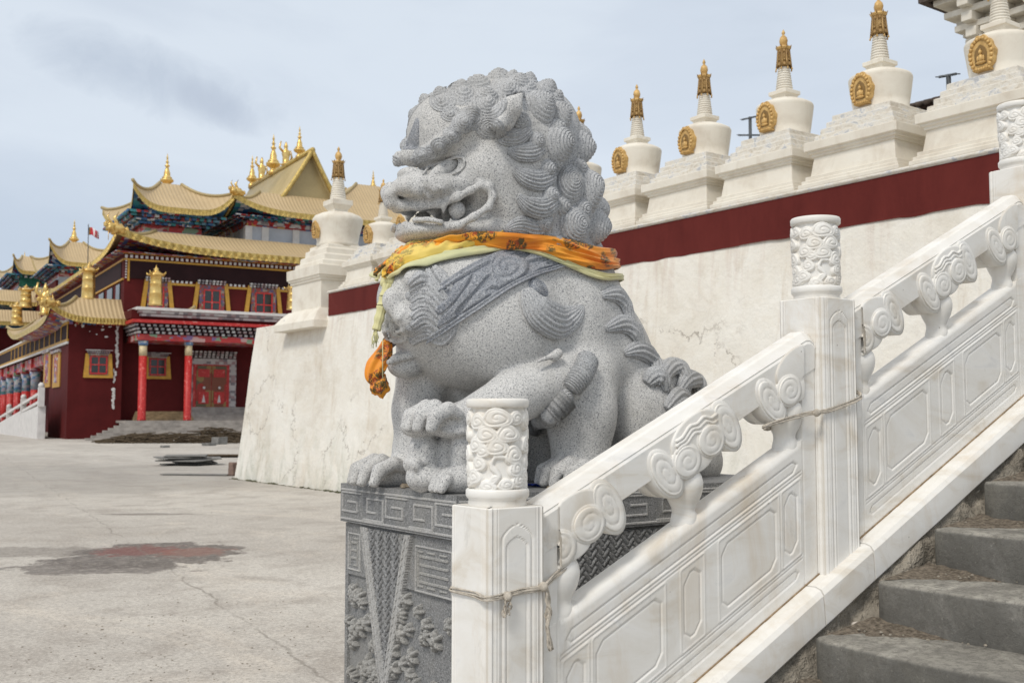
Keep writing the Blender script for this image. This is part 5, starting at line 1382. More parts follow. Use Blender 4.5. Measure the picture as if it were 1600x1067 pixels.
for i, (px, py, rx, ry, kn) in enumerate([(762, 160, 32, 27, .028), (724, 146, 28, 20, .025), (692, 158, 22, 18, .020), (738, 186, 26, 20, .006), (794, 138, 30, 22, .025), (765, 200, 24, 18, .010), (705, 178, 18, 13, .008), (826, 135, 26, 20, .02), (858, 150, 22, 20, .02)]):
    whorl(px, py, rx, ry, kn, cw=1 if i % 2 else -1)
for i, (px, py, rx, ry, kn) in enumerate([(725, 190, 21, 20, .016), (706, 211, 15, 14, .014), (687, 228, 15, 14, .014), (660, 242, 14, 12, .012), (673, 238, 11, 12, .004), (697, 222, 12, 11, .004), (714, 202, 13, 12, .004)]):
    whorl(px, py, rx, ry, kn, pitch=.0105, amp=.0042, name='brow_curl', off=.005)
# second ring of curls over crown and nape so that it closes from other sides
for (X_, dY, Z_, r) in [(2.95, 0, 3.05, .085), (3.10, .17, 2.88, .09), (3.17, 0, 2.72, .09), (3.18, .18, 2.55, .09), (3.22, 0, 2.40, .09), (2.72, .0, 3.10, .08), (2.55, .10, 3.02, .06)]:
    p = Vector((X_, YC - dY, Z_)); g_ = grad(p); p = p - g_ * samp(p)
    curl(0, 0, r * PXM, r * PXM, Pn=(p, grad(p)), mirror=dY > 0, hgt=.75, name='mane_curl')
# ---- grooved locks
def lock(pts, wid, ridges=16, flat=.5, lift=.2, name='mane_lock', mirror=True, n=26, mt='granite_carved', amp=.075, crop=True):
    hp = []
    ip = interp([Vector((*(c2o(*p) if crop else p), 0)) for p in pts], n); wi = np.interp(np.linspace(0, len(wid) - 1, n + 1), range(len(wid)), wid)
    for p_ in ip:
        p, nn = hit(p_.x, p_.y); hp.append((p, nn))
    for _ in range(3): hp = [hp[0]] + [((hp[i-1][0] + hp[i][0] * 2 + hp[i+1][0]) / 4, (hp[i-1][1] + hp[i][1] * 2 + hp[i+1][1]).normalized()) for i in range(1, len(hp) - 1)] + [hp[-1]]
    sc = 1 / (3.441 if crop else 1) / PXM
    for mm in ((0, 1) if mirror else (0,)):
        mb = MB(); ps, ns = [], []
        for i, (p, nn) in enumerate(hp):
            r = wi[i] * sc; c = p + nn * (r * flat * lift)
            ps.append(mir(c) if mm else c); ns.append(Vector((nn.x, -nn.y, nn.z)) if mm else nn)
        mb.tube(ps, [max(.002, w * sc) for w in wi], seg=ridges * 6, flat=flat, nrm=ns, ridges=ridges, ramp=amp)
        mb.build(name, M[mt], lion)
lock([(838, 385), (850, 425), (920, 430), (985, 385)], [12, 44, 46, 30])
lock([(872, 500), (930, 515), (1000, 510), (1055, 480)], [16, 46, 50, 40])
lock([(900, 600), (960, 645), (1040, 665), (1110, 630)], [16, 46, 55, 44])
lock([(925, 745), (980, 795), (1060, 810), (1120, 780)], [16, 44, 56, 46])
lock([(850, 935), (930, 900), (1000, 920), (1060, 920)], [10, 46, 52, 50])
def slabq(corners, nu, nv, off, th, name, mt, fn=None):
    a_, b_, c_, d_ = [Vector((*p, 0)) for p in corners]; mb = MB()
    def g(u, v):
        p = a_.lerp(b_, u).lerp(d_.lerp(c_, u), v); h, n = hit(p.x, p.y); e = min(u, 1 - u, v, 1 - v)
        return h + n * (off * min(1, e * 8) + (fn(u, v) if fn else 0)), n
    mb.slab(g, nu, nv, th); mb.build(name, M[mt], lion, fix=False)
slabq([(629, 234), (655, 234), (655, 186), (650, 184)], 14, 20, .004, .012, 'forehead_patch', 'granite_blue')
# shoulder wing and rosette
lock([(822, 452), (838, 484), (868, 503), (895, 494), (911, 478)], [10, 28, 27, 18, 3], ridges=20, crop=False, flat=.4, name='shoulder_flame', amp=.045)
curl(842, 450, 24, 22, hgt=.35, name='rosette', mt='granite_blue', pitch=.011, amp=.005)
# flames down the back
for i, pts in enumerate([[(940, 462), (962, 460), (976, 478), (984, 506)], [(946, 514), (972, 506), (992, 520), (1002, 548)], [(975, 552), (998, 546), (1020, 562), (1032, 592)]]):
    lock(pts, [5, 15, 17, 8], ridges=10, crop=False, flat=.55, name='back_flame', amp=.08)
# transverse-grooved grubs by the hip
def grub(pts, wid, n=150, per=.0125, name='hip_curl', mirror=False):
    hp = [hit(p.x, p.y) for p in interp([Vector((*p, 0)) for p in pts], 14)]
    hp = [hp[0]] + [((hp[i-1][0] + hp[i][0] + hp[i+1][0]) / 3, (hp[i-1][1] + hp[i][1] + hp[i+1][1]).normalized()) for i in range(1, len(hp) - 1)] + [hp[-1]]
    P3 = interp([a + b * .012 for a, b in hp], n); L_ = sum((P3[i+1] - P3[i]).length for i in range(n))
    wi = np.interp(np.linspace(0, len(wid) - 1, n + 1), range(len(wid)), wid) / PXM
    rr = []
    for i in range(n + 1):
        s_ = i / n; e = math.sqrt(max(0, 1 - (max(0, 1 - min(s_, 1 - s_) / .12)) ** 2)); rr.append(max(.001, wi[i] * e * (1 + .12 * math.cos(2 * math.pi * s_ * L_ / per))))
    for mm in ((0, 1) if mirror else (0,)):
        mb = MB(); mb.tube([mir(p) if mm else p for p in P3], rr, 20, flat=.85, nrm=Vector((0, 1, .1))); mb.build(name, M['granite_carved'], lion)
grub([(917, 562), (905, 586), (888, 608)], [17, 17, 15]); grub([(886, 618), (866, 636), (846, 652)], [17, 18, 16]); grub([(846, 648), (834, 664), (826, 676)], [15, 16, 12])
curl(917, 560, 14, 13, hgt=.9, name='hip_curl', pitch=.010, mirror=False); curl(884, 620, 15, 14, hgt=.9, name='hip_curl', pitch=.010, mirror=False); curl(845, 652, 13, 13, hgt=.9, name='hip_curl', pitch=.010, mirror=False)
# tail
for (px, py, Y, r, rz) in [(1046, 590, 3.83, .085, .10), (1078, 606, 3.90, .08, .09), (1062, 640, 3.80, .07, .08), (1100, 640, 3.93, .08, .10)]:
    p = q(px, py, Y); nn = Vector((.35, -.75, .55)).normalized() if r > .07 else Vector((0, -1, .2)).normalized()
    mb = MB(); u, v = frame(nn); spiral(mb, p - nn * .07, u, v, nn, r, rz, .13, 9, .0042, depth=.03, nth=50, per=5, sharp=.55, tip=Vector((.02, 0, .01))); mb.build('tail_curl', M['granite_carved'], lion, fix=False)
if 0: mb.tube(interp([(3.72, YC, 1.35), (3.86, YC, 1.5), (3.92, YC, 1.75), (3.84, YC, 1.95)], 16), [.10, .12, .12, .07] and [.11] * 17, 60, ridges=14, ramp=.05); mb.build('tail', M['granite_carved'], lion)
for pts in ([(1030, 600), (1040, 578), (1060, 578), (1070, 600), (1070, 618)], [(1058, 612), (1070, 594), (1086, 598), (1092, 614), (1090, 630)], [(1010, 600), (1020, 590), (1034, 596), (1040, 612)], [(1040, 640), (1054, 622), (1068, 628), (1074, 648)]):
    lock(pts, [8, 15, 17, 12, 4], ridges=10, crop=False, flat=.7, lift=.5, name='tail_flame', amp=.08)
# ---- sash with relief across the shoulder
def sash(near=True):
    lo = interp([Vector((668, 534, 0)), Vector((740, 490, 0)), Vector((810, 446, 0)), Vector((888, 414, 0))], 90)
    up = interp([Vector((688, 446, 0)), Vector((730, 420, 0)), Vector((775, 400, 0)), Vector((835, 386, 0))], 90)
    nu, nv = 91, 44; G_ = []
    for i in range(nu):
        row = []
        for j in range(nv):
            v = j / (nv - 1); p = lo[i].lerp(up[i], v)
            if j % 4 == 0 or j == nv - 1: row.append(hit(p.x, p.y))
            else: row.append(None)
        ks = [j for j in range(nv) if row[j]]
        for j in range(nv):
            if row[j] is None:
                a = max(k for k in ks if k < j); b = min(k for k in ks if k > j); f = (j - a) / (b - a)
                row[j] = (row[a][0].lerp(row[b][0], f), row[a][1].lerp(row[b][1], f).normalized())
        G_.append(row)
    mb = MB()
    def fn(u, v):
        i, j = int(round(u * (nu - 1))), int(round(v * (nv - 1))); p, n = G_[i][j]
        X_, Y_ = u * 7.0, v * 2.6
        bord = (v < .12) or (v > .88)
        h = .016
        if bord: h = .022 - (.004 if abs((v if v < .5 else 1 - v) - .06) < .015 else 0)
        elif v < .17 or v > .83: h = .008
        else:
            s_ = math.sin(X_ * 2.1 + 2.4 * math.sin(Y_ * 2.3) + 1.5 * mnoise.noise(Vector((X_ * .8, Y_, 2)))) * math.cos(Y_ * 3.1 + 1.6 * math.sin(X_ * 1.7))
            h = .009 + .012 * (1 if s_ > .12 else (0 if s_ < -.05 else (s_ + .05) / .17))
        # medallion
        du, dv = (u - .66) * 3.1, (v - .55) * 1.05; r = math.hypot(du, dv)
        if r < .42: h = .024 - .007 * (1 if math.sin(r * 34 + math.atan2(dv, du)) > .2 else 0)
        return p + n * h, n
    mb.slab(fn, nu, nv, .03)
    mb.build('sash', M['granite_blue'], lion, fix=False)
    m2 = MB(); m2.v = [tuple(mir(p)) for p in mb.v]; m2.f = [tuple(reversed(f)) for f in mb.f]; m2.sm = mb.sm; m2.n = mb.n; m2.build('sash', M['granite_blue'], lion, fix=False)
sash()
# mask hair: wavy grooved locks flowing back from the beast face
for i in range(7):
    y0 = 452 + 13 * i
    pts = [(643, y0 + 6), (656, y0 - 4), (670, y0 - 2 - i), (682, y0 + 12 - 2 * i), (694, y0 + 20 - 3 * i), (706, y0 + 14 - 4 * i), (716, y0 + 6 - 5 * i)]
    lock(pts, [5, 8, 9, 9, 8, 6, 2], ridges=6, crop=False, flat=.6, name='mask_hair', amp=.12, mirror=False)
for pts in ([(668, 420), (672, 436), (684, 452), (698, 470), (704, 486)], [(678, 416), (688, 432), (700, 446), (712, 458)], [(640, 446), (655, 434), (668, 440), (680, 456), (690, 470)]):
    lock(pts, [4, 9, 9, 7, 2], ridges=6, crop=False, flat=.6, name='mask_hair', amp=.12, mirror=False)
for (px, py, r) in [(640, 462, 9), (645, 532, 10), (642, 514, 8)]: curl(px, py, r, r, hgt=.4, pitch=.008, amp=.0025, name='mask_curl', mirror=False)
# ================================================================== SCARF
def fabric(name, c1, c2, motif, deep):
    t = NT(name); n = t.noise(3.2, 4, .5, src=t.mapc(loc=(1, 4, 2)))
    c = t.ramp(n, [(.38, c1), (.62, c2)])
    if motif:
        dv = t.n('ShaderNodeVectorMath', operation='ADD'); sc = t.n('ShaderNodeVectorMath', operation='SCALE'); t.L(t.noise(16, 3, .6, col=True), sc.inputs[0]); sc.inputs['Scale'].default_value = .05
        t.L(t.co, dv.inputs[0]); t.L(sc.outputs[0], dv.inputs[1])
        v = t.vor(8.5, 'F1', src=dv.outputs[0], rnd=.75)
        blot = t.ramp(v, [(.46, 1), (.52, 0)])
        lines = t.ramp(t.noise(48, 3, .65, 1.5), [(.42, 0), (.49, 1)])
        f = t.math('MULTIPLY', blot, lines)
        mc = t.ramp(t.noise(30, 2, .5, src=t.mapc(loc=(7, 1, 4))), [(.42, (.02, .05, .012)), (.52, (.06, .035, .01)), (.60, (.35, .03, .01))])
        c = t.mix(t.math('MULTIPLY', f, .9 if motif == 1 else .55), c, mc)
        if motif == 2:
            pass
    w = t.n('ShaderNodeTexWave'); t.L(t.mapc((260, 260, 260)), w.inputs[0]); w.inputs['Scale'].default_value = 1
    t.b.inputs['Sheen Weight'].default_value = .25
    return t.done(c, .62, 0, t.bump(w.outputs['Fac'], .08, .001, t.bump(t.noise(20, 4, .55), .35, .008)))
M['silk'] = fabric('orange_silk', (.80, .23, .008), (.86, .37, .02), 1, 0)
M['silk_y'] = fabric('yellow_silk', (.80, .50, .05), (.80, .60, .14), 2, 0)
M['silk_g'] = fabric('pale_green_silk', (.70, .64, .33), (.60, .60, .34), 0, 0)
M['silk_t'] = fabric('tie_silk', (.66, .62, .32), (.50, .56, .30), 0, 0)
scarf = thing('scarf', (2.6, YC, 2.2), 'orange and yellow printed silk scarf tied around the neck of the stone lion', 'scarf')
def loop_surface(top, bot, nu, nv, off, fold, seed, back=(953, 3.915), e=1.0):
    tp = interp([Vector((*p, 0)) for p in top], nu - 1); bt = interp([Vector((*p, 0)) for p in bot], nu - 1)
    H = []
    for i in range(nu):
        row = []
        for j in range(7):
            p = bt[i].lerp(tp[i], j / 6); h, n = hit(p.x, p.y); row.append([h, n])
        H.append(row)
    for i in (0, 1):
        for j in range(7):
            p = bt[i].lerp(tp[i], j / 6)
            if i == 0: H[0][j] = [P(p.x - 6, p.y, Y=YC - .02), Vector((1, 0, .1)).normalized()]
    for j in range(7):
        p = bt[-1].lerp(tp[-1], j / 6)
        H[-1][j] = [P(p.x, p.y, Y=YC - .05), Vector((-1, -.1, 0)).normalized()]
    A = np.array([[list(c[0]) for c in r] for r in H]); N_ = np.array([[list(c[1]) for c in r] for r in H])
    for _ in range(10):
        A2 = A.copy(); A2[1:-1] = (A[:-2] + A[1:-1] * 2 + A[2:]) / 4
        A2[:, 1:-1] = (A2[:, :-2] + A2[:, 1:-1] * 2 + A2[:, 2:]) / 4
        # never sink: keep the outermost of smooth and original along the normal
        dlt = ((A2 - A) * N_).sum(-1, keepdims=True); A = A2 - N_ * np.minimum(dlt, 0) * .35 * 0
        N_[1:-1] = N_[:-2] + N_[1:-1] * 2 + N_[2:]; N_ /= np.linalg.norm(N_, axis=-1, keepdims=True)
    def fn(u, v):
        x = u * (nu - 1); i = min(int(x), nu - 2); fx = x - i; y = v * 6; j = min(int(y), 5); fy = y - j
        def bl(T): return (T[i, j] * (1-fx) + T[i+1, j] * fx) * (1-fy) + (T[i, j+1] * (1-fx) + T[i+1, j+1] * fx) * fy
        p = Vector(bl(A)); n = Vector(bl(N_)).normalized()
        # push clear of the stone
        d = samp(p)
        for _ in range(3):
            if d < .016: p = p + n * min(.05, (.016 - d)); d = samp(p)
        w = 1.6 * mnoise.noise(Vector((u * 3.0 + seed, v * .8, seed)))
        f = math.sin((v * 2.1 + w + u * 1.1) * math.pi * 2) * .5 + .5 * (1 - 2 * abs(math.sin((v * 2.6 + 1.7 * w - u * 2.3) * math.pi))) + .35 * mnoise.noise(Vector((u * 9 + v * 3, v * 6 - u * 4, seed)))
        h = off + fold * f + .006 * mnoise.noise(Vector((u * 14, v * 5, seed + 4)))
        edge = min(v, 1 - v) * 8
        if edge < 1: h = h * (.45 + .55 * edge)
        return p + n * h, n
    return fn
def add_band(top, bot, off, fold, seed, name, mt, nu=70, nv=40, both=True):
    fn = loop_surface(top, bot, nu, 7, off, fold, seed)
    mb = MB(); mb.slab(fn, 240, nv, .005)
    mb.build(name, M[mt], scarf, fix=False)
    if both:
        m2 = MB(); m2.v = [tuple(mir(p)) for p in mb.v]; m2.f = [tuple(reversed(f)) for f in mb.f]; m2.sm = mb.sm; m2.n = mb.n; m2.build(name, M[mt], scarf, fix=False)
add_band([(950, 394), (925, 388), (880, 374), (830, 364), (770, 360), (710, 360), (668, 370), (636, 386), (622, 412)],
         [(956, 424), (925, 424), (888, 412), (850, 398), (800, 388), (740, 390), (690, 400), (645, 416), (618, 430)], .024, .011, 2, 'orange_band', 'silk')
add_band([(958, 434), (925, 426), (890, 410), (850, 396), (800, 386), (745, 390), (700, 392), (650, 400), (614, 424)],
         [(958, 444), (925, 438), (888, 420), (850, 404), (800, 396), (750, 402), (700, 410), (650, 424), (608, 436)], .012, .004, 5, 'pale_hem', 'silk_g', nv=16)
add_band([(770, 388), (745, 386), (715, 385), (690, 386), (665, 389), (640, 396), (626, 406), (616, 418)],
         [(768, 390), (742, 392), (715, 398), (690, 404), (665, 411), (640, 420), (620, 430), (606, 436)], .030, .007, 8, 'yellow_fold', 'silk_y', nv=24, both=False)
# knot, tail and hanging end at the lion's chest
kx = P(607, 438, Y=YC - .02); mb = MB()
def blob(mb, c, r, seed, st=(1, 1, 1), amp=.35, fr=1.3, n=24):
    def fn(u, v):
        a = 2 * math.pi * u; b = math.pi * (v * .998 + .001); d = Vector((math.sin(b) * math.cos(a), math.sin(b) * math.sin(a), math.cos(b)))
        k = 1 + amp * mnoise.noise(d * fr + Vector((seed, 0, seed))) + amp * .4 * abs(mnoise.noise(d * fr * 3 + Vector((0, seed, 0))))
        return Vector((c[0] + d.x * r * k * st[0], c[1] + d.y * r * k * st[1], c[2] + d.z * r * k * st[2]))
    mb.grid(fn, n, n * 2 // 3, close_u=True)
blob(mb, kx, .028, 3, (1, 1, 1.25)); mb.build('knot', M['silk_t'], scarf)
pts = interp([P(606, 444, Y=YC - .03), P(601, 462, Y=YC - .03), P(597, 480, Y=YC - .03), P(592, 500, Y=YC - .03), P(588, 516, Y=YC - .03)], 40)
mb = MB(); mb.tube(pts, [.021 * (1 + .10 * math.sin(i * .7)) * (1 - .4 * abs(i / 40 - .45)) for i in range(41)], 28, ridges=9, ramp=.10)
for k in range(14):
    a = pts[-1]; rr_ = random.Random(k); mb.tube([a + Vector((rr_.uniform(-.008, .008), rr_.uniform(-.008, .008), 0)), a + Vector((rr_.uniform(-.018, .012), rr_.uniform(-.014, .014), -.03)), a + Vector((rr_.uniform(-.02, .014), rr_.uniform(-.02, .02), -.05 - rr_.random() * .025))], [.003, .0025, .001], 5)
mb.build('tie_end', M['silk_t'], scarf)
ty = 4.06
path = interp([P(606, 528, Y=ty), P(600, 552, Y=ty), P(588, 572, Y=ty), P(584, 588, Y=ty), P(592, 600, Y=ty)], 30)
wdt = np.interp(np.linspace(0, 4, 31), range(5), [.014, .034, .040, .034, .016])
mb = MB(); mb.tube(path, list(wdt), 40, flat=.45, nrm=-cF, ridges=6, ramp=.13); mb.build('hanging_end', M['silk'], scarf)
mb = MB(); blob(mb, P(594, 603, Y=ty), .036, 9, (1, .9, 1.25), .5, 1.9, 36); mb.build('bundled_tip', M['silk_o2'] if 'silk_o2' in M else M['silk_y2'] if 'silk_y2' in M else M['silk'], scarf)
mb = MB(); mb.tube([P(598, 530, Y=ty - .05), P(598, 592, Y=ty - .05)], .0022, 6); mb.build('tie_cord', M['silk_g'], scarf)
# ---- offerings on the plinth
rr = random.Random(4)
def pebbles(cx, cy, n, sx, sy, labf, grp):
    for k in range(n):
        r = rr.uniform(.008, .017); mb = MB(); x, y = cx + rr.gauss(0, sx), cy + rr.gauss(0, sy); z = fz + r * .5
        if x < 2.2: x = 2.21
        if y < 3.445: y = 3.45
        blob(mb, (x, y, z), r, k * 1.7 + cx, (1.3, 1, .65), .4, 1.2, 10)
        solo(mb, 'pebble', M['pebble'], labf, 'pebble', grp)
pebbles(2.26, 3.93, 9, .03, .05, 'small brown pebble in the little heap between the two front paws', 'pebbles between the front paws')
pebbles(2.80, 3.47, 26, .08, .02, 'small tan pebble scattered in front of the near hind paw', 'pebbles by the hind paw')
w = P(838, 759, Z=fz + .004)
mb = MB(); mb.slab(lambda u, v: (Vector((w.x - .035 + .07 * u, max(3.44, w.y - .02) + .045 * v, fz + .006 + .006 * math.sin(u * 7 + v * 3) + .004)), Vector((0, 0, 1))), 10, 8, .002)
M['blue'] = simple('blue_foil', (.02, .05, .35), .25, .3, .3, 30)
solo(mb, 'wrapper', M['blue'], 'crumpled blue foil wrapper lying on the plinth behind the lowest post', 'wrapper')
# ================================================================== TEMPLE
TG = P(103, 686, Z=0); TA = math.atan2(-.0796, .9968)
tU = Vector((math.cos(TA), math.sin(TA), 0)); tV = Vector((-math.sin(TA), math.cos(TA), 0))
def TW(u, v, z): return TG + tU * u + tV * v + Vector((0, 0, z))
def tl(p): d = p - TG; return d.dot(tU), d.dot(tV), p.z
def f_(px, py, v):        # pixel on a plane parallel to the front -> (u, z)
    d = ray(px, py); t = (v - (CAM - TG).dot(tV)) / d.dot(tV); a = tl(CAM + d * t); return a[0], a[2]
def s_(px, py, u):        # pixel on a plane parallel to the side -> (v, z)
    d = ray(px, py); t = (u - (CAM - TG).dot(tU)) / d.dot(tU); a = tl(CAM + d * t); return a[1], a[2]
def fu(px, v, py=600): return f_(px, py, v)[0]
def fz_(px, py, v): return f_(px, py, v)[1]
M['pale_step'] = simple('worn_stone_steps', (.34, .31, .28), .85, 0, .3, 1.5)
M['brickm'] = simple('reddish_brick', (.20, .14, .115), .9, 0, .3, 12)
T = thing('temple_hall', TG, 'maroon temple hall with gilded curved roofs and red porch columns at the left', 'temple'); T.rotation_euler = (0, 0, TA)
class TB(MB):
    def b(s, u0, u1, v0, v1, z0, z1): s.box((u0, v0, z0), (u1, v1, z1), M=lambda x, y, z: TW(x, y, z))
def fin(mb, name, m, par=None, root=None, **k):
    r = root or T
    if par is None: return mb.build(name, m, r, **k)
    return mb.build(name, m, par, **k)
VP_, U0 = -2.9, fu(190, 0)
UR = fu(720, 0)
zc1 = fz_(300, 484, VP_)            # parapet top of the ground floor
zfl = fz_(260, 657, VP_)            # porch floor
# ---- walls
w = TB()
zw_top = fz_(140, 500, 0)
w.b(0, U0 + 0, 0, 9, -.05, zw_top)                      # wing
w.b(U0 + .001, UR, 1.2, 14, -.05, zc1 - .3)             # ground floor behind the porch
z2b, z2t = zc1 - .3, fz_(300, 400, 0)
w.b(U0, UR, 0, 42, z2b + .002, z2t)                     # second storey
zent_t, zent_b = fz_(300, 503, VP_), fz_(300, 534, VP_)
w.b(U0, UR, VP_ + .1, 1.19, zent_t + .1, zc1 - .15)     # wall over the porch
wall = fin(w, 'wall', M['twall'])
# maroon inner left return of the porch is the wing; peeled plaster strip on the wing corner
w = TB(); rr = random.Random(2)
for (cx, y0, y1, wd_) in ((183, 500, 575, 4), (179, 578, 600, 3), (177, 608, 640, 5)):
    n = int((y1 - y0) / 3.5)
    for k in range(n):
        py = y0 + (y1 - y0) * k / n; a = f_(cx + rr.uniform(-1.5, 1.5), py, 0); hw = wd_ / 22.5 * rr.uniform(.3, .8)
        pts = [(a[0] + hw * math.cos(t_) * rr.uniform(.6, 1.2), a[1] + .13 * math.sin(t_) * rr.uniform(.6, 1.3)) for t_ in [i * 6.283 / 9 for i in range(9)]]
        w.prism(pts, lambda p, k: TW(min(p[0], U0 - .02), -.004 - .012 * k, p[1]))
for k in range(26):
    a = f_(rr.uniform(112, 186), rr.uniform(500, 512) if k < 20 else rr.uniform(512, 530), 0); hw = rr.uniform(.03, .14)
    pts = [(a[0] + hw * math.cos(t_) * rr.uniform(.6, 1.2), a[1] + hw * .7 * math.sin(t_) * rr.uniform(.6, 1.3)) for t_ in [i * 6.283 / 8 for i in range(8)]]
    w.prism(pts, lambda p, k: TW(p[0], -.004 - .012 * k, p[1]))
fin(w, 'peeling_plaster', M['white'])
# ---- porch: steps, floor, columns, entablature
w = TB(); nst = 8; uL = fu(208, VP_, 655)
uR2 = UR
for k in range(nst):
    z0 = zfl * k / nst; z1 = zfl * (k + 1) / nst; v0 = VP_ - .55 - .34 * (nst - 1 - k); u0 = uL - .42 * (nst - 1 - k)
    w.b(u0 - .6, uR2, v0, (1.19 if k == nst - 1 else v0 + .36), (0 if k == 0 else z0 - .0), z1)
st = w; fin(st, 'porch_steps', M['pale_step'])
w = TB(); u0, u1 = fu(300, 1.2), fu(375, 1.2); zd = fz_(335, 636, 1.15)
for k in range(5): w.b(u0 - .4 + .0 * k, u1 + .5, -.6 + .34 * k, 1.18, zfl + (zd - zfl) * k / 5 + .003, zfl + (zd - zfl) * (k + 1) / 5)
fin(w, 'door_steps', M['pale_step'])
w = TB(); a0, a1 = fu(205, 0), fu(300, 0)
for k in range(5): w.b(a0 + .1 * k, a1 - .12, -1.1 + .3 * k, -.75 + .3 * k, zfl + .12 * k + .003, zfl + .12 * k + .18)
fin(w, 'stacked_planks', M['wood'])
for (px, hwp) in ((224, 6.3), (295, 6.0), (418, 6)):
    u, zt_ = f_(px, 531, VP_ + .35); r = hwp / 22.6
    c = TW(u, VP_ + .35, zfl)
    w = TB(); w.lathe([(r * 1.05, 0), (r * 1.05, .1), (r, .14), (r * .97, (zt_ - zfl) * .80)], c, 20); col = fin(w, 'column', M['redpaint'])
    w = TB(); w.lathe([(r * .97, (zt_ - zfl) * .801), (r * .97, (zt_ - zfl) * .93)], c, 20); fin(w, 'column_collar', M['pale_gold'], col)
    w = TB(); w.lathe([(r * 1.1, (zt_ - zfl) * .931), (r * 1.25, (zt_ - zfl) * .99)], c, 20); fin(w, 'capital', M['pale_deco'], col)
# beams: frieze, three dentil tiers, red and white top board
hE = zent_t - zent_b
def band(z0, z1, over, m, name, vs=0.0):
    w = TB(); w.b(U0 + .001 - 0, UR, VP_ - over, VP_ + .9, z0, z1); 
    w.v = w.v[:]; fin(w, name, m)
us = fu(217, VP_, 520)
def band2(z0, z1, over, m, name):
    w = TB(); w.b(us - over, UR, VP_ - over, 1.18, z0, z1); fin(w, name, m)
band2(zent_b, zent_b + hE * .30, .05, M['mural'], 'painted_beam')
for k in range(3):
    z0 = zent_b + hE * (.32 + .17 * k); w = TB(); over = .12 + .12 * k
    w.b(us - over + .1, UR, VP_ - over + .1, 1.17, z0, z0 + hE * .165)
    fin(w, 'bracket_backing', M['black'])
    w = TB(); n = int((UR - us) / .42)
    for j in range(n): w.b(us - over + .42 * j, us - over + .42 * j + .22, VP_ - over - .03, VP_ + .2, z0 + .02, z0 + hE * .12)
    for j in range(8): w.b(us - over - .03, us + .1, VP_ + .3 + .42 * j, VP_ + .52 + .42 * j, z0 + .02, z0 + hE * .12)
    fin(w, 'rafter_tips', M['dentil'])
band2(zent_b + hE * .84, zent_t, .55, M['redpaint'], 'eave_board')
# parapet cornice
u2 = fu(222, VP_, 480)
for k, (o_, zz) in enumerate(((.15, .0), (.28, .22), (.42, .42))):
    w = TB(); w.b(u2 - o_, UR, VP_ - o_, .0 - .003, zc1 - .62 + zz, zc1 - .62 + zz + (.19 if k < 2 else .2)); fin(w, 'parapet_cornice', M['dentil'] if k < 2 else M['white'])
# ---- windows
def window(px0, px1, py0, py1, v, name='window', frame=None, par=None, kind='ochre', low=0):
    (ua, za), (ub, zb) = f_(px0, py1, v), f_(px1, py0, v); za = fz_((px0 + px1) / 2, py1, v); zb = fz_((px0 + px1) / 2, py0, v)
    W_, H_ = ub - ua, zb - za; w = TB()
    if kind == 'ochre':
        e = W_ * .22
        w.prism([(ua - e * 1.5, za - e * .9), (ub + e * 1.5, za - e * .9), (ub + e, zb + e * .6), (ua - e, zb + e * .6)], lambda p, k: TW(p[0], v - .03 - .10 * (1 - k), p[1])); root = fin(w, name, M['yellow'])
    else:
        w.b(ua - .16, ub + .16, v - .12, v - .03, za - .03, zb + .1); root = fin(w, name, M['dentil'])
    w = TB(); w.b(ua - .03, ub + .03, v - .145, v - .131, za - .03, zb + .03); fin(w, 'surround', M['win_sur'], root)
    w = TB(); w.b(ua + .09, ub - .09, v - .16, v - .146, za + .09, zb - .09); fin(w, 'pane', M['glass'], root)
    w = TB(); t_ = .075
    for (a, b, c, d) in ((ua + .02, ub - .02, za + .02, za + .02 + t_ * 1.3), (ua + .02, ub - .02, zb - .02 - t_, zb - .02), (ua + .02, ua + .02 + t_ * 1.3, za + .1, zb - .1), (ub - .02 - t_ * 1.3, ub - .02, za + .1, zb - .1)): w.b(a, b, v - .19, v - .165, c, d)
    um = (ua + ub) / 2; zm = za + H_ * .52
    w.b(um - t_ / 2, um + t_ / 2, v - .185, v - .163, za + .1, zb - .1); w.b(ua + .1, ub - .1, v - .183, v - .162, zm - t_ / 2, zm + t_ / 2); fin(w, 'frame', M['redpaint'], root)
    w = TB(); n = 9
    for k in range(2):
        for j in range(n + k): w.b(ua - .1 - .08 * k + (W_ + .2 + .16 * k) * j / (n + k), ua - .1 - .08 * k + (W_ + .2 + .16 * k) * (j + .6) / (n + k), v - .26 - .08 * k, v - .131, zb + .05 + .15 * k, zb + .17 + .15 * k)
    w.b(ua - .3, ub + .3, v - .42, v - .131, zb + .36, zb + .42)
    fin(w, 'lintel', M['dentil'], root); return root
window(139, 168, 556, 585, 0)
window(232, 259, 560, 587, 1.2)
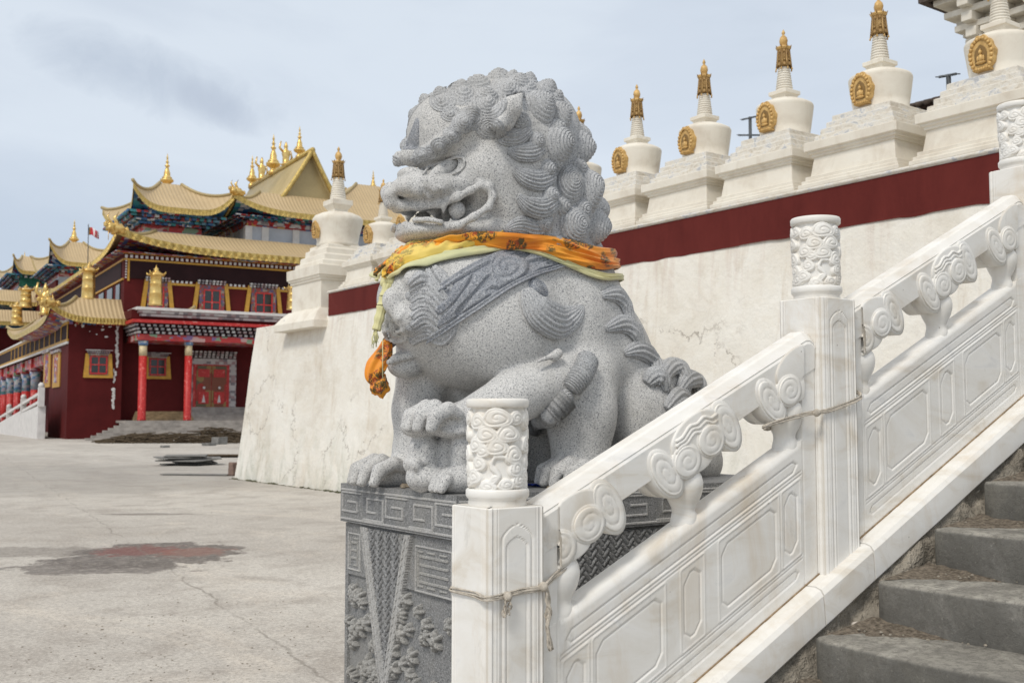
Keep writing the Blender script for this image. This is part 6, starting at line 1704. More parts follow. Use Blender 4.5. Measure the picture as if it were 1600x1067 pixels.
# main door
ua, ub = fu(304, 1.2), fu(352, 1.2); za, zb = zd, fz_(328, 572, 1.2)
w = TB(); w.b(ua - .75, ub + .75, .92, 1.18, za, zb + .55); door = fin(w, 'door', M['dentil'])
w = TB(); w.b(ua - .2, ub + .2, .86, .918, za, zb + .1); fin(w, 'door_frame', M['redpaint'], door)
for k in range(2):
    a = ua + (ub - ua) * .5 * k + .03; b = a + (ub - ua) * .5 - .06
    w = TB(); w.b(a, b, .80, .858, za + .02, zb); leaf = fin(w, 'door_leaf', M['door'], door)
    w = TB(); m_ = (a + b) / 2
    w.b(a + .12, b - .12, .76, .798, zb - .85, zb - .25); fin(w, 'red_panel', M['redpaint'], door); w = TB(); w.b(a + .16, b - .16, .76, .798, za + .25, za + 1.15); fin(w, 'red_panel', M['redpaint'], door)
    w = TB(); w.prism([(m_ - .13, za + .35), (m_ + .13, za + .35), (m_ + .05, za + .75), (m_, za + .95), (m_ - .05, za + .75)], lambda p, k2: TW(p[0], .74 + .018 * k2, p[1])); w.lathe([(.02, 0), (.11, .02), (.11, .06), (.02, .08)], (0, 0, 0), 10, M=Matrix.Translation(TW(m_, .76, za + 1.45)) @ Matrix.Rotation(R(90), 4, 'X')); fin(w, 'door_tassel', M['white'], door)
w = TB()
for k in range(3): 
    for j in range(12): w.b(ua - .8 + (ub - ua + 1.6) * j / 12, ua - .8 + (ub - ua + 1.6) * (j + .6) / 12, .75 - .1 * k, 1.17, zb + .60 + .18 * k, zb + .74 + .18 * k)
fin(w, 'door_lintel', M['dentil'], door)
# ---- second storey front: black band with white dots, ochre frames, windows
zb0, zb1 = fz_(300, 441, 0), fz_(300, 414, 0)
w = TB(); w.b(U0 + .35, UR, -.06, -.003, zb0, zb1); fin(w, 'black_band', M['black'])
w = TB(); w.b(U0 - .05, UR, -.10, -.062, zb1 + .001, zb1 + .14); w.b(U0 + .2, U0 + .34, -.10, -.003, zb0 - .2, zb1); w.b(U0 - .1, UR, -.14, -.003, zb1 + .48, zb1 + .60); fin(w, 'ochre_trim', M['yellow'])
w = TB(); n = int((UR - U0) / .36)
for j in range(n): w.b(U0 + .36 * j, U0 + .36 * j + .18, -.12, -.003, zb1 + .20, zb1 + .40)
for j in range(8): w.b(U0 + .05, U0 + .15, -.08, -.003, zb0 + .0 + .2 * j, zb0 + .1 + .2 * j)
fin(w, 'white_dots', M['white'])
w = TB(); w.b(U0 - .02, UR, -.03, -.003, zb1 + .14, zb1 + .48); fin(w, 'dot_backing', M['twall'])
zp0, zp1 = zc1 - .28, fz_(300, 441, 0)
def second_bay(pw0, pw1):      # window between two px
    u0, u1 = fu(pw0, 0, 460), fu(pw1, 0, 460); um = (u0 + u1) / 2; W_ = (u1 - u0)
    w = TB(); w.b(u0 - .1, u1 + .1, -.13, -.004, zp0, zp1 - .15); root = fin(w, 'window', M['win_sur'])
    for sg in (-1, 1):
        w = TB(); e = um + sg * W_ * .62
        w.prism([(e + sg * .28, zp0), (e, zp0), (e - sg * .0, zp1 + .1), (e + sg * .42, zp1 + .1)] if False else [(e - .16 + sg * .30, zp0), (e + .16 + sg * .30, zp0), (e + .14, zp1 + .02), (e - .14, zp1 + .02)], lambda p, k: TW(p[0], -.145 + .14 * k, p[1])); fin(w, 'jamb', M['yellow'], root)
    w = TB(); w.b(u0 + .25, u1 - .25, -.145, -.131, zp0, zp1 - .55); fin(w, 'pane', M['glass'], root)
    w = TB()
    for a in (u0 + .2, um - .05, u1 - .3): w.b(a, a + .1, -.18, -.146, zp0, zp1 - .5)
    for z in (zp0 + .55, zp0 + 1.15, zp1 - .58): w.b(u0 + .2, u1 - .2, -.178, -.147, z, z + .09)
    fin(w, 'frame', M['redpaint'], root)
    w = TB()
    for k in range(2):
        for j in range(8): w.b(u0 - .25 + (W_ + .5) * j / 8, u0 - .25 + (W_ + .5) * (j + .6) / 8, -.3 - .1 * k, -.131, zp1 - .12 + .17 * k, zp1 + .01 + .17 * k)
    fin(w, 'lintel', M['dentil'], root)
for (a, b) in ((232, 260), (313, 348), (394, 429), (477, 512), (560, 596)): second_bay(a, b)
w = TB()
for (a, b) in ((268, 308), (352, 391), (434, 472), (516, 556)):
    u0, u1 = fu(a, 0, 445), fu(b, 0, 445); n = int((u1 - u0) / .33)
    for j in range(n): w.b(u0 + .33 * j, u0 + .33 * j + .17, -.07, -.003, zp1 - .13, zp1 + .03)
fin(w, 'small_dots', M['white'])
w = TB()
for (a, b) in ((268, 308), (352, 391), (434, 472), (516, 556)): w.b(fu(a, 0, 445), fu(b, 0, 445), -.05, -.003, zp1 - .32, zp1 - .15)
fin(w, 'ochre_sill', M['yellow'])
# ---- side of the second storey and the wing (u const faces, seen receding to the left)
for (v0, v1, m_) in ((1.2, 2.6, 0), (4, 6, 0), (7.5, 9.5, 0), (12, 14, 0), (17, 19, 0), (22, 24, 0)):
    w = TB(); w.b(U0 - .09, U0 - .003, v0, v1, zp0 + .1, zp1 - .3); fin(w, 'side_window', M['glass'])
w = TB(); w.b(U0 - .05, U0 - .003, 1, 42, zb0 + .05, zb1); fin(w, 'side_black_band', M['black'])
w = TB(); w.b(U0 - .10, U0 - .003, .1, 42, zb1 + .001, zb1 + .14); w.b(U0 - .12, U0 - .003, .1, 42, zb0 - .12, zb0); fin(w, 'side_ochre_trim', M['yellow'])
# ---- curved roofs
def roof(par, cu, cv, hu, hv, z0, z1, tu, tv, lift, name='roof', pw=1.55, out=.10, mats_=('roof_u', 'roof_v'), fr=.45, n=22, nk=12, under='brk_blue', cut=None, root=None):
    # perimeter samples of unit square; side index for material choice
    per = []
    for sd in range(4):
        for i in range(n):
            s = -1 + 2 * i / n
            per.append([(s, -1), (1, s), (-s, 1), (-1, -s)][sd] + (abs(s), sd))
    def pt(q, t):
        a, b, s, sd = q; hu_ = hu + (tu - hu) * t; hv_ = hv + (tv - hv) * t
        k = s ** 5 * (1 - t) ** 2
        z = z0 + (z1 - z0) * t ** pw + lift * k; e = 1 + out * k
        return (cu + a * hu_ * e, cv + b * hv_ * e, z)
    m = len(per)
    for mi in range(2):
        w = TB(); vs = [TW(*pt(q, t / nk)) for t in range(nk + 1) for q in per]
        fs = []
        for t in range(nk):
            for i in range(m):
                if per[i][3] % 2 != mi: continue
                fs.append((t*m+i, t*m+(i+1) % m, (t+1)*m+(i+1) % m, (t+1)*m+i))
        if mi == 0: fs.append(tuple(nk*m + i for i in range(m)))
        w.add(vs, fs, True); fin(w, name, M[mats_[mi]], root=root) if par is None else fin(w, name, M[mats_[mi]], par)
    # gilt fringe: scalloped band hanging under the edge, plus soffit
    w = TB(); vs = []; sub = 3; k = 0; P3 = []
    for i in range(m):
        a, b = per[i], per[(i + 1) % m]
        for j in range(sub):
            f = j / sub; p0, p1 = pt(a, 0), pt(b, 0); P3.append([p0[c] + (p1[c] - p0[c]) * f for c in range(3)])
    mm = len(P3)
    for dz, inn in ((.03, .02), (-fr * .5, .0), (-fr, .02), (-fr * .9, -.10)):
        for i, p in enumerate(P3):
            du, dv = p[0] - cu, p[1] - cv; L_ = math.hypot(du / hu, dv / hv) + 1e-6
            sc_ = 1 + inn / max(hu, hv); bu = .035 * math.sin(i * 2.1) if -fr * .95 < dz < 0 else 0
            vs.append(TW(cu + du * (sc_ + bu * .15), cv + dv * (sc_ + bu * .15), p[2] + dz + (.10 * fr * (i % 2) if dz == -fr else 0)))
    fs = [(r_*mm+i, r_*mm+(i+1) % mm, (r_+1)*mm+(i+1) % mm, (r_+1)*mm+i) for r_ in range(3) for i in range(mm)]
    w.add(vs, fs, False); fin(w, 'roof_fringe', M['fringe'], par, root)
    # soffit
    w = TB(); vs = [TW(P3[i][0] * .97 + cu * .03, P3[i][1] * .97 + cv * .03, P3[i][2] - fr * .8) for i in range(mm)] + [TW(P3[i][0] * .62 + cu * .38, P3[i][1] * .62 + cv * .38, z0 - fr - .25) for i in range(mm)]
    w.add(vs, [(i, (i+1) % mm, mm + (i+1) % mm, mm + i) for i in range(mm)], False); fin(w, 'soffit', M[under], par, root)
    # hip ridges
    w = TB()
    for sd in range(4):
        q = per[sd * n]; q = (q[0], q[1], 1.0, sd); pts = [TW(*pt(q, t / nk)) for t in range(nk + 1)]
        pts[0] = pts[0] + (pts[0] - pts[1]) * .25 + Vector((0, 0, .1))
        w.tube([p + Vector((0, 0, .06)) for p in pts], [.13] * (nk + 1), 8)
    fin(w, 'hip_ridge', M['roof_plain'], par, root)
def tiers(cu, cv, bu, bv, tu, tv, z0, z1, n, m, par=None, name='bracket_tier', root=None):
    for k in range(n):
        t0 = (k + .0) / n; hu = bu + (tu - bu) * (k + 1) / n; hv = bv + (tv - bv) * (k + 1) / n; za = z0 + (z1 - z0) * t0; zz = z0 + (z1 - z0) * (k + .92) / n
        w = TB(); 
        stp = .55
        nu_ = max(2, int(2 * hu / stp)); nv_ = max(2, int(2 * hv / stp))
        for j in range(nu_):
            a = cu - hu + 2 * hu * j / nu_
            w.b(a + .04, a + 2 * hu / nu_ * .62, cv - hv, cv - hv + .6, za, zz)
        for j in range(nv_):
            a = cv - hv + 2 * hv * j / nv_
            w.b(cu - hu, cu - hu + .6, a + .04, a + 2 * hv / nv_ * .62, za, zz); w.b(cu + hu - .6, cu + hu, a + .04, a + 2 * hv / nv_ * .62, za, zz)
        fin(w, name, M[m], par, root)
        w = TB(); w.b(cu - hu + .18, cu + hu - .18, cv - hv + .18, cv + hv - .18, za, zz + (z1 - z0) / n * .05); fin(w, name, M['brk_blue'] if k % 2 else M['brk_red'], par, root)
def finial(u, v, z, h, par=None, root=None):
    k = h / 2.5; w = TB()
    w.lathe([(r * k, y * k) for r, y in [(.30, -.1), (.30, .1), (.20, .16), (.18, .3), (.34, .40), (.44, .50), (.46, .58), (.40, .64), (.30, .68), (.36, .74), (.26, .82), (.22, .9), (.21, 1.1), (.13, 1.35), (.09, 1.5), (.16, 1.56), (.17, 1.62), (.08, 1.68), (.07, 1.8), (.12, 1.86), (.06, 1.95), (.05, 2.1), (.08, 2.16), (.04, 2.26), (.02, 2.4), (.005, 2.5)]], TW(u, v, z), 20, fl=lambda a, zz: .06 * math.cos(8 * a))
    fin(w, 'finial', M['gold'], par, root)
def lump(w, u, v, z, r, seed, st=(1, 1, 1)):
    blob(w, TW(u, v, z), r, seed, st, .55, 2.2, 18)
def dragon(u, v, z, s_, par=None, root=None):
    w = TB(); pts = []
    lump(w, u, v, z, .30 * s_, 1, (1.2, 1, .8)); lump(w, u - .3 * s_, v - .2 * s_, z + .05 * s_, .2 * s_, 4); lump(w, u - .5 * s_, v - .25 * s_, z + .15 * s_, .12 * s_, 6)
    w.tube([TW(u + .1 * s_, v, z + .1 * s_), TW(u - .1 * s_, v, z + .5 * s_), TW(u + .1 * s_, v, z + .8 * s_)], [.1 * s_, .09 * s_, .02 * s_], 7)
    w.tube([TW(u - .2 * s_, v - .2 * s_, z + .1 * s_), TW(u - .45 * s_, v - .2 * s_, z + .5 * s_), TW(u - .35 * s_, v - .2 * s_, z + .72 * s_)], [.06 * s_, .05 * s_, .01 * s_], 6)
    for k in range(5): lump(w, u + .12 * k * s_, v + .1 * s_, z - .1 * s_ * (k % 2), .13 * s_, 9 + k)
    w.tube([TW(u - .4 * s_, v - .3 * s_, z - .15 * s_), TW(u - .4 * s_, v - .3 * s_, z - .6 * s_)], .015 * s_, 5)
    fin(w, 'dragon_head', M['gold'], par, root)
def deity(u, v, z, h, par=None, root=None):
    w = TB(); k = h
    w.lathe([(.16 * k, 0), (.20 * k, .06 * k), (.14 * k, .10 * k), (.13 * k, .3 * k), (.17 * k, .5 * k), (.15 * k, .6 * k), (.06 * k, .68 * k), (.07 * k, .74 * k), (.09 * k, .80 * k), (.06 * k, .88 * k), (.02 * k, 1.0 * k)], TW(u, v, z), 12, fl=lambda a, zz: .2 * math.sin(3 * a + zz * 7))
    w.tube([TW(u - .1 * k, v, z + .55 * k), TW(u - .28 * k, v, z + .72 * k), TW(u - .22 * k, v, z + 1.0 * k)], [.06 * k, .05 * k, .03 * k], 7)
    w.tube([TW(u + .1 * k, v, z + .1 * k), TW(u + .26 * k, v, z + .35 * k), TW(u + .2 * k, v, z + .65 * k)], [.05 * k, .05 * k, .02 * k], 7)
    fin(w, 'roof_statue', M['gold'], par, root)
def banner(u, v, z, h, r, par=None, root=None):
    w = TB(); w.lathe([(r * a, h * b) for a, b in [(.95, 0), (1.0, .02), (.93, .05), (.88, .30), (.92, .31), (.86, .33), (.82, .55), (.86, .56), (.80, .58), (.76, .74), (.95, .76), (1.25, .78), (1.1, .81), (.6, .87), (.35, .90), (.3, .93), (.4, .95), (.2, .97), (.08, 1.0), (.02, 1.06)]], TW(u, v, z), 20, fl=lambda a, zz: .03 * math.cos(6 * a))
    for k in range(4):
        a = R(45 + 90 * k); w.tube([TW(u + r * 1.1 * math.cos(a), v + r * 1.1 * math.sin(a), z + h * .79), TW(u + r * 1.5 * math.cos(a), v + r * 1.5 * math.sin(a), z + h * .83), TW(u + r * 1.55 * math.cos(a), v + r * 1.55 * math.sin(a), z + h * .88)], [.07, .06, .01], 6)
    fin(w, 'victory_banner', M['gold'], par, root)
# main lower roof: long eave
ue0, ze = f_(200, 395, -1.3); ue0 = fu(186, -1.3, 385)
ze = fz_(330, 392, -1.3); zr = fz_(330, 373, 1.8)
# skirt roof as one ring around the block
cu_, cv_ = (ue0 + UR + 6) / 2, 20; hu_, hv_ = (UR + 6 - ue0) / 2, 21.3
roof(None, cu_, cv_, hu_, hv_, ze, zr + .2, hu_ - 3.2, hv_ - 3.2, 1.1, n=60, nk=6, pw=1.2, out=.012, under='brk_red', fr=.5)
for k, (mm_, ov) in enumerate((('brk_red', .25), ('dentil', .5), ('brk_red', .8))):
    w = TB(); z0 = zb1 + .62 + (ze - .45 - zb1 - .62) * k / 3; z1 = zb1 + .62 + (ze - .45 - zb1 - .62) * (k + .95) / 3
    n = int((UR - U0) / .5)
    for j in range(n): w.b(U0 - ov + .5 * j, U0 - ov + .5 * j + .3, -ov, .1, z0, z1)
    for j in range(60): w.b(U0 - ov, U0 + .1, .6 * j, .6 * j + .35, z0, z1)
    w.b(U0 - ov + .15, UR, -ov + .15, .1, z0 + .001, z1 + .02); w.b(U0 - ov + .15, U0 + .1, .1, 40, z0 + .001, z1 + .02)
    fin(w, 'eave_brackets', M[mm_])
dragon(ue0 - .25, -1.5, ze + 1.0, 1.5)
# wing roof
zwe = fz_(150, 497, -1.0); zwr = fz_(150, 466, .9)
uw0 = fu(80, -1.0, 480)
roof(None, (uw0 + U0 + 4.6) / 2, 12, (U0 + 4.6 - uw0) / 2, 13, zwe, zwr, (U0 + 4.6 - uw0) / 2 - 1.9, 11, .95, n=40, nk=8, pw=1.35, out=.02, under='brk_red', fr=.42)
dragon(uw0 - .2, -1.1, zwe + .9, 1.3)
w = TB()
for k in range(2):
    n = int(U0 / .4)
    for j in range(n): w.b(.4 * j, .4 * j + .22, -.18 - .15 * k, -.003, zw_top - .35 + .25 * k, zw_top - .12 + .25 * k)
fin(w, 'eave_brackets', M['brk_red'])
# wing side: frieze band with ochre frame, two narrow windows
zs1, zs0 = s_(85, 478, 0)[1], s_(85, 505, 0)[1]
vv, zz1 = s_(66, 500, 0)
def side_y(px, py, u=0): return s_(px, py, u)
wv, _ = s_(66, 600, 0)
ztop_side = side_y(100, 458)[1]; zbot_side = side_y(100, 484)[1]
SV1 = 52
w = TB(); w.b(-.06, -.003, .05, SV1, zw_top - 1.35, zw_top - .35); fin(w, 'side_frieze', M['black'])
w = TB()
for z in (zw_top - 1.55, zw_top - .34): w.b(-.11, -.003, .05, SV1, z, z + .18)
for j in range(13): w.b(-.10, -.061, .1 + 2.9 * j, .35 + 2.9 * j, zw_top - 1.37, zw_top - .34)
fin(w, 'side_ochre_trim', M['yellow'])
w = TB(); w.b(-.14, -.003, .05, SV1, zw_top - 1.72, zw_top - 1.56); w.b(-.2, -.003, .05, SV1, zw_top - .15, zw_top + .0); fin(w, 'side_white_trim', M['white'])
w = TB(); w.b(.0, 6, 9.001, SV1 - .5, zw_top - 1.5, zw_top); w.b(3.4, 6, 9.001, SV1, 0, zw_top - 1.501); fin(w, 'side_wall', M['twall'])
for (pa, pb) in ((70, 80), (84, 95)):
    va, _ = s_(pa, 570, 0); vb, _ = s_(pb, 570, 0); z1 = s_((pa + pb) / 2, 552, 0)[1]; z0 = s_((pa + pb) / 2, 605, 0)[1]
    w = TB(); w.b(-.08, -.003, vb, va, z0, z1); root = fin(w, 'window', M['yellow'])
    w = TB(); d_ = abs(va - vb); w.b(-.10, -.081, vb + d_ * .3, va - d_ * .25, z0 + .35, z1 - .1); fin(w, 'pane', M['brk_red'], root)
    w = TB(); w.b(-.25, -.003, vb - .1, va + .1, z1 + .02, z1 + .22); fin(w, 'lintel', M['dentil'], root)
# portico columns on the left side
for j, px in enumerate((55, 41, 28, 17, 8, 1, -8)):
    vq, _ = s_(px, 620, .6); c = TW(.6, vq, 1.0); r = .40
    ztp = zw_top - 1.8
    w = TB(); w.lathe([(r, 0), (r, 2.9)], c, 16); col = fin(w, 'side_column', M['redpaint'])
    w = TB(); w.lathe([(r * 1.01, 2.9), (r * 1.01, 4.0), (r * 1.25, 4.2), (r * 1.25, 4.5)], c, 16); fin(w, 'column_collar', M['pale_deco'], col)
    w = TB(); w.b(.1, 1.1, vq - .6, vq + .6, 5.52, ztp); fin(w, 'capital', M['mural'], col)
w = TB(); w.b(.3, .9, 9.0, SV1, zw_top - 2.6, zw_top - 1.73); fin(w, 'arched_lintel', M['mural'])
# ramp stair and marble rail on the far left
rt = thing('ramp_railing', TW(-1.6, 8, 0), 'white railing on a pale ramp wall beside the left colonnade', 'railing')
v0r, z0r = s_(65, 613, -1.4); v1r = s_(-20, 660, -1.4)[0]; zr1 = s_(-20, 665, -1.4)[1]
w = TB(); w.prism([(v0r, -.05), (v1r, -.05), (v1r, max(.3, zr1 - .55)), (v0r, z0r - .95)], lambda p, k: TW(-1.6 + .5 * k, p[0], p[1])); w.build('ramp_wall', M['white'], rt)
w = TB()
for q_ in (0, 1):
    o1 = -.02 if q_ == 0 else -.62
    w.prism([(v0r, z0r - .12 + o1), (v1r, zr1 - .1 + o1), (v1r, zr1 + .1 + o1), (v0r, z0r + .08 + o1)], lambda p, k: TW(-1.55 + .25 * k, p[0], p[1]))
w.build('handrail', M['white'], rt)
for j in range(5):
    f = j / 4; v = v0r + (v1r - v0r) * f; z = z0r + (zr1 - z0r) * f
    w = TB(); w.b(-1.62, -1.22, v - .2, v + .2, z - 1.0, z + .35); w.lathe([(.2, 0), (.22, .2), (.1, .35)], TW(-1.42, v, z + .35), 10); w.build('rail_post', M['white'], rt)
    if j < 4:
        w = TB(); v2 = v0r + (v1r - v0r) * (f + .125); z2 = z0r + (zr1 - z0r) * (f + .125)
        w.b(-1.52, -1.38, v2 - .5, v2 + .5, z2 - .62, z2 - .1); w.build('rail_panel', M['redpaint'], rt)
# ---- gilded banners on the parapets and roofs
for (px, pyb, pyt, v, r) in ((243, 475, 415, VP_ + .3, .50), (457, 482, 440, VP_ + .3, .48), (138, 466, 409, 1.4, .52), (40, 478, 444, 18, .52), (26, 505, 470, 22, .5)):
    u, zb_ = f_(px, pyb, v); zt_ = fz_(px, pyt, v); banner(u, v, zb_ - .1, zt_ - zb_, r)
for (px, pyb, pyt, v) in ((70, 492, 442, .6),):
    u, zb_ = f_(px, pyb, v); deity(u, v, zb_, fz_(px, pyt, v) - zb_)
# ---- upper left pavilion
def pavilion(pxl, pxr, py_body0, py_body1, pxe_l, pxe_r, py_eave, py_top, py_fin, px_fin, v0, dv, lift, m1='brk_blue', root=None, fr=.45, side=None, tfrac=.24):
    ul, ur = fu(pxl, v0, py_body0), fu(pxr, v0, py_body0); cu = (ul + ur) / 2; cv = v0 + dv
    z0, zm = fz_((pxl + pxr) / 2, py_body0, v0), fz_((pxl + pxr) / 2, py_body1, v0)
    over = 2.0
    uel, uer = fu(pxe_l, v0 - over, py_eave), fu(pxe_r, v0 - over, py_eave); hu = (uer - uel) / 2; cue = (uel + uer) / 2
    ze_ = fz_((pxe_l + pxe_r) / 2, py_eave, v0 - over); zt_ = fz_(px_fin, py_top, cv)
    hb = (ur - ul) / 2
    w = TB(); w.b(ul, ur, v0, v0 + 2 * dv, z0 - 2.5, z0 + (zm - z0) * .22); fin(w, 'pavilion_wall', M['whiteblue'], None, root)
    w = TB(); w.b(ul + .05, ur - .05, v0 + .05, v0 + 2 * dv - .05, z0 + (zm - z0) * .221, z0 + (zm - z0) * .5); fin(w, 'pavilion_frieze', M['mural'], None, root)
    tiers(cu, cv, hb + .1, dv + .1, hb + 1.5, dv + 1.5, z0 + (zm - z0) * .45, ze_ - fr * .6, 4, m1, None, root=root)
    roof(None, cue, cv, hu, dv + over, ze_, zt_, hu * tfrac, (dv + over) * tfrac, lift, pw=1.15, out=.09, fr=fr, n=26, nk=12, root=root)
    finial(cue + (fu(px_fin, cv, py_top) - cue) * 0, cv, zt_ - .1, fz_(px_fin, py_fin, cv) - zt_, root=root)
    return cue, cv, hu, ze_, zt_
PV = pavilion(224, 316, 372, 333, 212, 358, 326, 292, 237, 256, 4.0, 3.6, 1.5)
# ---- right hall with gable
vh = 3.2
ul = fu(386, vh, 380); ur = fu(640, vh, 380); z0 = fz_(430, 384, vh) - 2.0; z1 = fz_(430, 357, vh)
w = TB(); w.b(ul, ur, vh, vh + 14, z0, z1); fin(w, 'hall_wall', M['whiteblue'])
w = TB()
for px in (388, 414, 462, 505, 550): u = fu(px, vh, 370); w = TB(); w.b(u - .28, u + .28, vh - .12, vh - .003, z0, z1); fin(w, 'pilaster', M['white'])
for j in range(4): w = TB(); w.b(ul - .12, ul - .003, vh + .2 + 3.6 * j, vh + .7 + 3.6 * j, z0, z1); fin(w, 'pilaster', M['white'])
w = TB(); ze_h = fz_(450, 333, vh - 1.6)
w.b(ul - .05, ur, vh - .05, vh + 14, z1 + .001, z1 + (ze_h - z1) * .5); fin(w, 'hall_frieze', M['brk_red'])
w = TB()
for px in (410, 435, 460, 484, 508, 532):
    u = fu(px, vh, 355); rr_ = .8
    w.prism([(u + rr_ * math.cos(a), z1 + .1 + .9 * rr_ * math.sin(a)) for a in [math.pi * i / 10 for i in range(11)]], lambda p, k: TW(p[0], vh - .16 + .1 * k, p[1]))
fin(w, 'red_lunette', M['redpaint'])
w = TB()
for px in (410, 435, 460, 484, 508, 532):
    u = fu(px, vh, 355); rr_ = .5
    w.prism([(u + rr_ * math.cos(a), z1 + .1 + .9 * rr_ * math.sin(a)) for a in [math.pi * i / 10 for i in range(11)]], lambda p, k: TW(p[0], vh - .22 + .05 * k, p[1]))
fin(w, 'grey_lunette', M['dentil'])
tiers((ul + ur) / 2, vh + 7, (ur - ul) / 2 + .1, 7.1, (ur - ul) / 2 + 1.3, 8.3, z1 + (ze_h - z1) * .40, ze_h - .35, 3, 'brk_blue')
uel, uer = fu(369, vh - 1.8, 325), fu(700, vh - 1.8, 325)
cue = (uel + uer) / 2; hu = (uer - uel) / 2
ztop_h = fz_(480, 308, vh + .5)
roof(None, cue, vh + 7, hu, 8.8, ze_h, ztop_h, hu - 2.6, 6.4, 1.1, n=44, nk=8, pw=1.3, out=.02, fr=.45, mats_=('roof_u', 'roof_v'))
dragon(uel - .0, vh - 1.9, ze_h + 1.2, 1.2)
# gable: triangular face towards the viewer, ridge running away
vg = vh + .6
g0, g1, gz0 = fu(437, vg, 312), fu(531, vg, 312), fz_(485, 314, vg); ga, gz1 = f_(489, 236, vg)
ga = (g0 + g1) / 2 + (ga - (g0 + g1) / 2) * .6
bk = vg + 17
w = TB(); w.prism([(g0 + .35, gz0), (g1 - .35, gz0), (ga, gz1 - .35)], lambda p, k: TW(p[0], vg + .5 + (bk - vg - 1) * k, p[1])); gable = fin(w, 'gable', M['roof_plain'])
w = TB()
L_ = fu(368, vg + 2, 300) - g0
def slope_pt(sg, f, v):
    e0 = g0 if sg < 0 else g1; wdt = (ga - e0)
    return TW(e0 - sg * 0 + wdt * f, v, gz0 - .15 + (gz1 - gz0 + .15) * (f ** 1.12))
for sg in (-1, 1):
    w.slab(lambda u, v, sg=sg: (slope_pt(sg, u, vg + (bk - vg) * v), Vector((0, 0, 1))), 10, 2, .28)
fin(w, 'gable_roof', M['roof_plain'], fix=True)
w = TB()
for sg in (-1, 1):
    pts = [slope_pt(sg, i / 10, vg - .05) for i in range(11)]; w.tube(pts, [.2] * 11, 6)
w.tube([TW(ga, vg - .2, gz1 + .05), TW(ga, bk, gz1 + .05)], [.22, .22], 8)
fin(w, 'ridge', M['fringe'])
for (px, pyb, pyt, kind) in ((468, 240, 197, 0), (427, 262, 209, 0), (394, 284, 243, 0), (447, 252, 222, 1), (409, 274, 246, 1)):
    # positions along the ridge: find v where the ridge projects to px
    best = min([vg + (bk + 14 - vg) * i / 240 for i in range(241)], key=lambda v: abs(fu(px, v, pyb) - ga))
    zz = gz1 + .1; zt_ = fz_(px, pyt, best)
    (finial if kind == 0 else deity)(ga, best, zz, (zt_ - zz))
# rear-right roof behind the wall stupas
u5, v5 = fu(590, 9), 9.0
roof(None, u5 + .5, v5 + 4, 5.4, 5, fz_(590, 338, v5), fz_(590, 296, v5 + 4), 1.6, 1.2, 1.0, n=24, nk=8, pw=1.1, fr=.5)
tiers(u5 + .5, v5 + 4, 3.4, 3, 4.6, 4.2, fz_(590, 358, v5), fz_(590, 342, v5), 3, 'brk_blue')
finial(fu(583, v5 + 4, 296), v5 + 4, fz_(583, 300, v5 + 4), fz_(583, 266, v5 + 4) - fz_(583, 300, v5 + 4))
# ---- farther pavilions to the left, part of another hall
D = thing('distant_temple', TW(-2, 40, 0), 'more distant temple roofs with a golden finial at the far left edge', 'temple'); D.rotation_euler = (0, 0, TA)
pavilion(92, 168, 440, 414, 80, 178, 411, 382, 342, 122, 43, 4.5, 2.0, root=D)
w = TB(); ua, ub = fu(85, 43.5, 500), fu(200, 43.5, 500); w.b(ua, ub, 43.3, 60, 0, fz_(110, 438, 43)); fin(w, 'wall', M['twall'], None, D)
pavilion(28, 66, 452, 430, 22, 76, 424, 404, 392, 46, 64, 5.5, 1.6, m1='brk_blue', root=D)
ua, ub = fu(10, 64, 500), fu(72, 64, 500)
w = TB(); w.b(ua, ub, 63.5, 80, 0, fz_(40, 455, 64)); fin(w, 'lower_wall', M['twall'], None, D)
w = TB(); w.b(fu(30, 63.4, 440), fu(62, 63.4, 440), 62.9, 63.45, fz_(40, 448, 63.4), fz_(40, 432, 63.4)); fin(w, 'green_netting', M['teal'], None, D)
cu5 = (fu(-30, 60, 470) + fu(78, 60, 470)) / 2
roof(None, cu5, 66, (fu(78, 58, 470) - fu(-30, 58, 470)) / 2, 8, fz_(30, 472, 58), fz_(30, 454, 61), 6.2, 5, 1.0, n=22, nk=6, root=D)
roof(None, fu(8, 56, 500), 58, 6.6, 4.6, fz_(10, 503, 54), fz_(10, 486, 57), 4.2, 2.6, 1.0, n=20, nk=6, root=D)
w = TB(); w.b(fu(-35, 55, 520), fu(42, 55, 520), 55, 60, 0, fz_(10, 503, 55)); fin(w, 'front_wall', M['twall'], None, D)
# flag
fl = thing('flag', TW(*( [fu(138, 12, 400), 12, fz_(138, 388, 12)] )), 'small red and white flag flying on a thin pole between the gilded roofs', 'flag')
pb_ = TW(fu(138, 12, 388), 12, fz_(138, 388, 12)); pt_ = TW(fu(138, 12, 355), 12, fz_(138, 355, 12))
mb = MB(); mb.tube([pb_ - Vector((0, 0, 1.5)), pt_ + Vector((0, 0, .25))], .035, 6); mb.build('pole', M['metal'], fl)
M['flagm'] = None
tt = NT('striped_flag'); xs = tt.sep(tt.tc.outputs['Generated'])[0]
cc_ = tt.ramp(xs, [(0, (.05, .07, .3)), (.14, (.55, .4, .05)), (.22, (.5, .03, .05)), (.42, (.7, .66, .66)), (.55, (.5, .05, .08)), (.75, (.65, .5, .52)), (.88, (.5, .04, .07))], 'CONSTANT')
M['flagm'] = tt.done(cc_, .8)
mb = MB(); H_ = (pt_ - pb_).z
mb.slab(lambda u, v: (pt_ + cR * (u * .85) + Vector((0, 0, -.62 * v - .28 * u + .08 * math.sin(u * 5))) + cF * (.16 * math.sin(u * 6 + v)), cF), 14, 6, .01); mb.build('cloth', M['flagm'], fl)
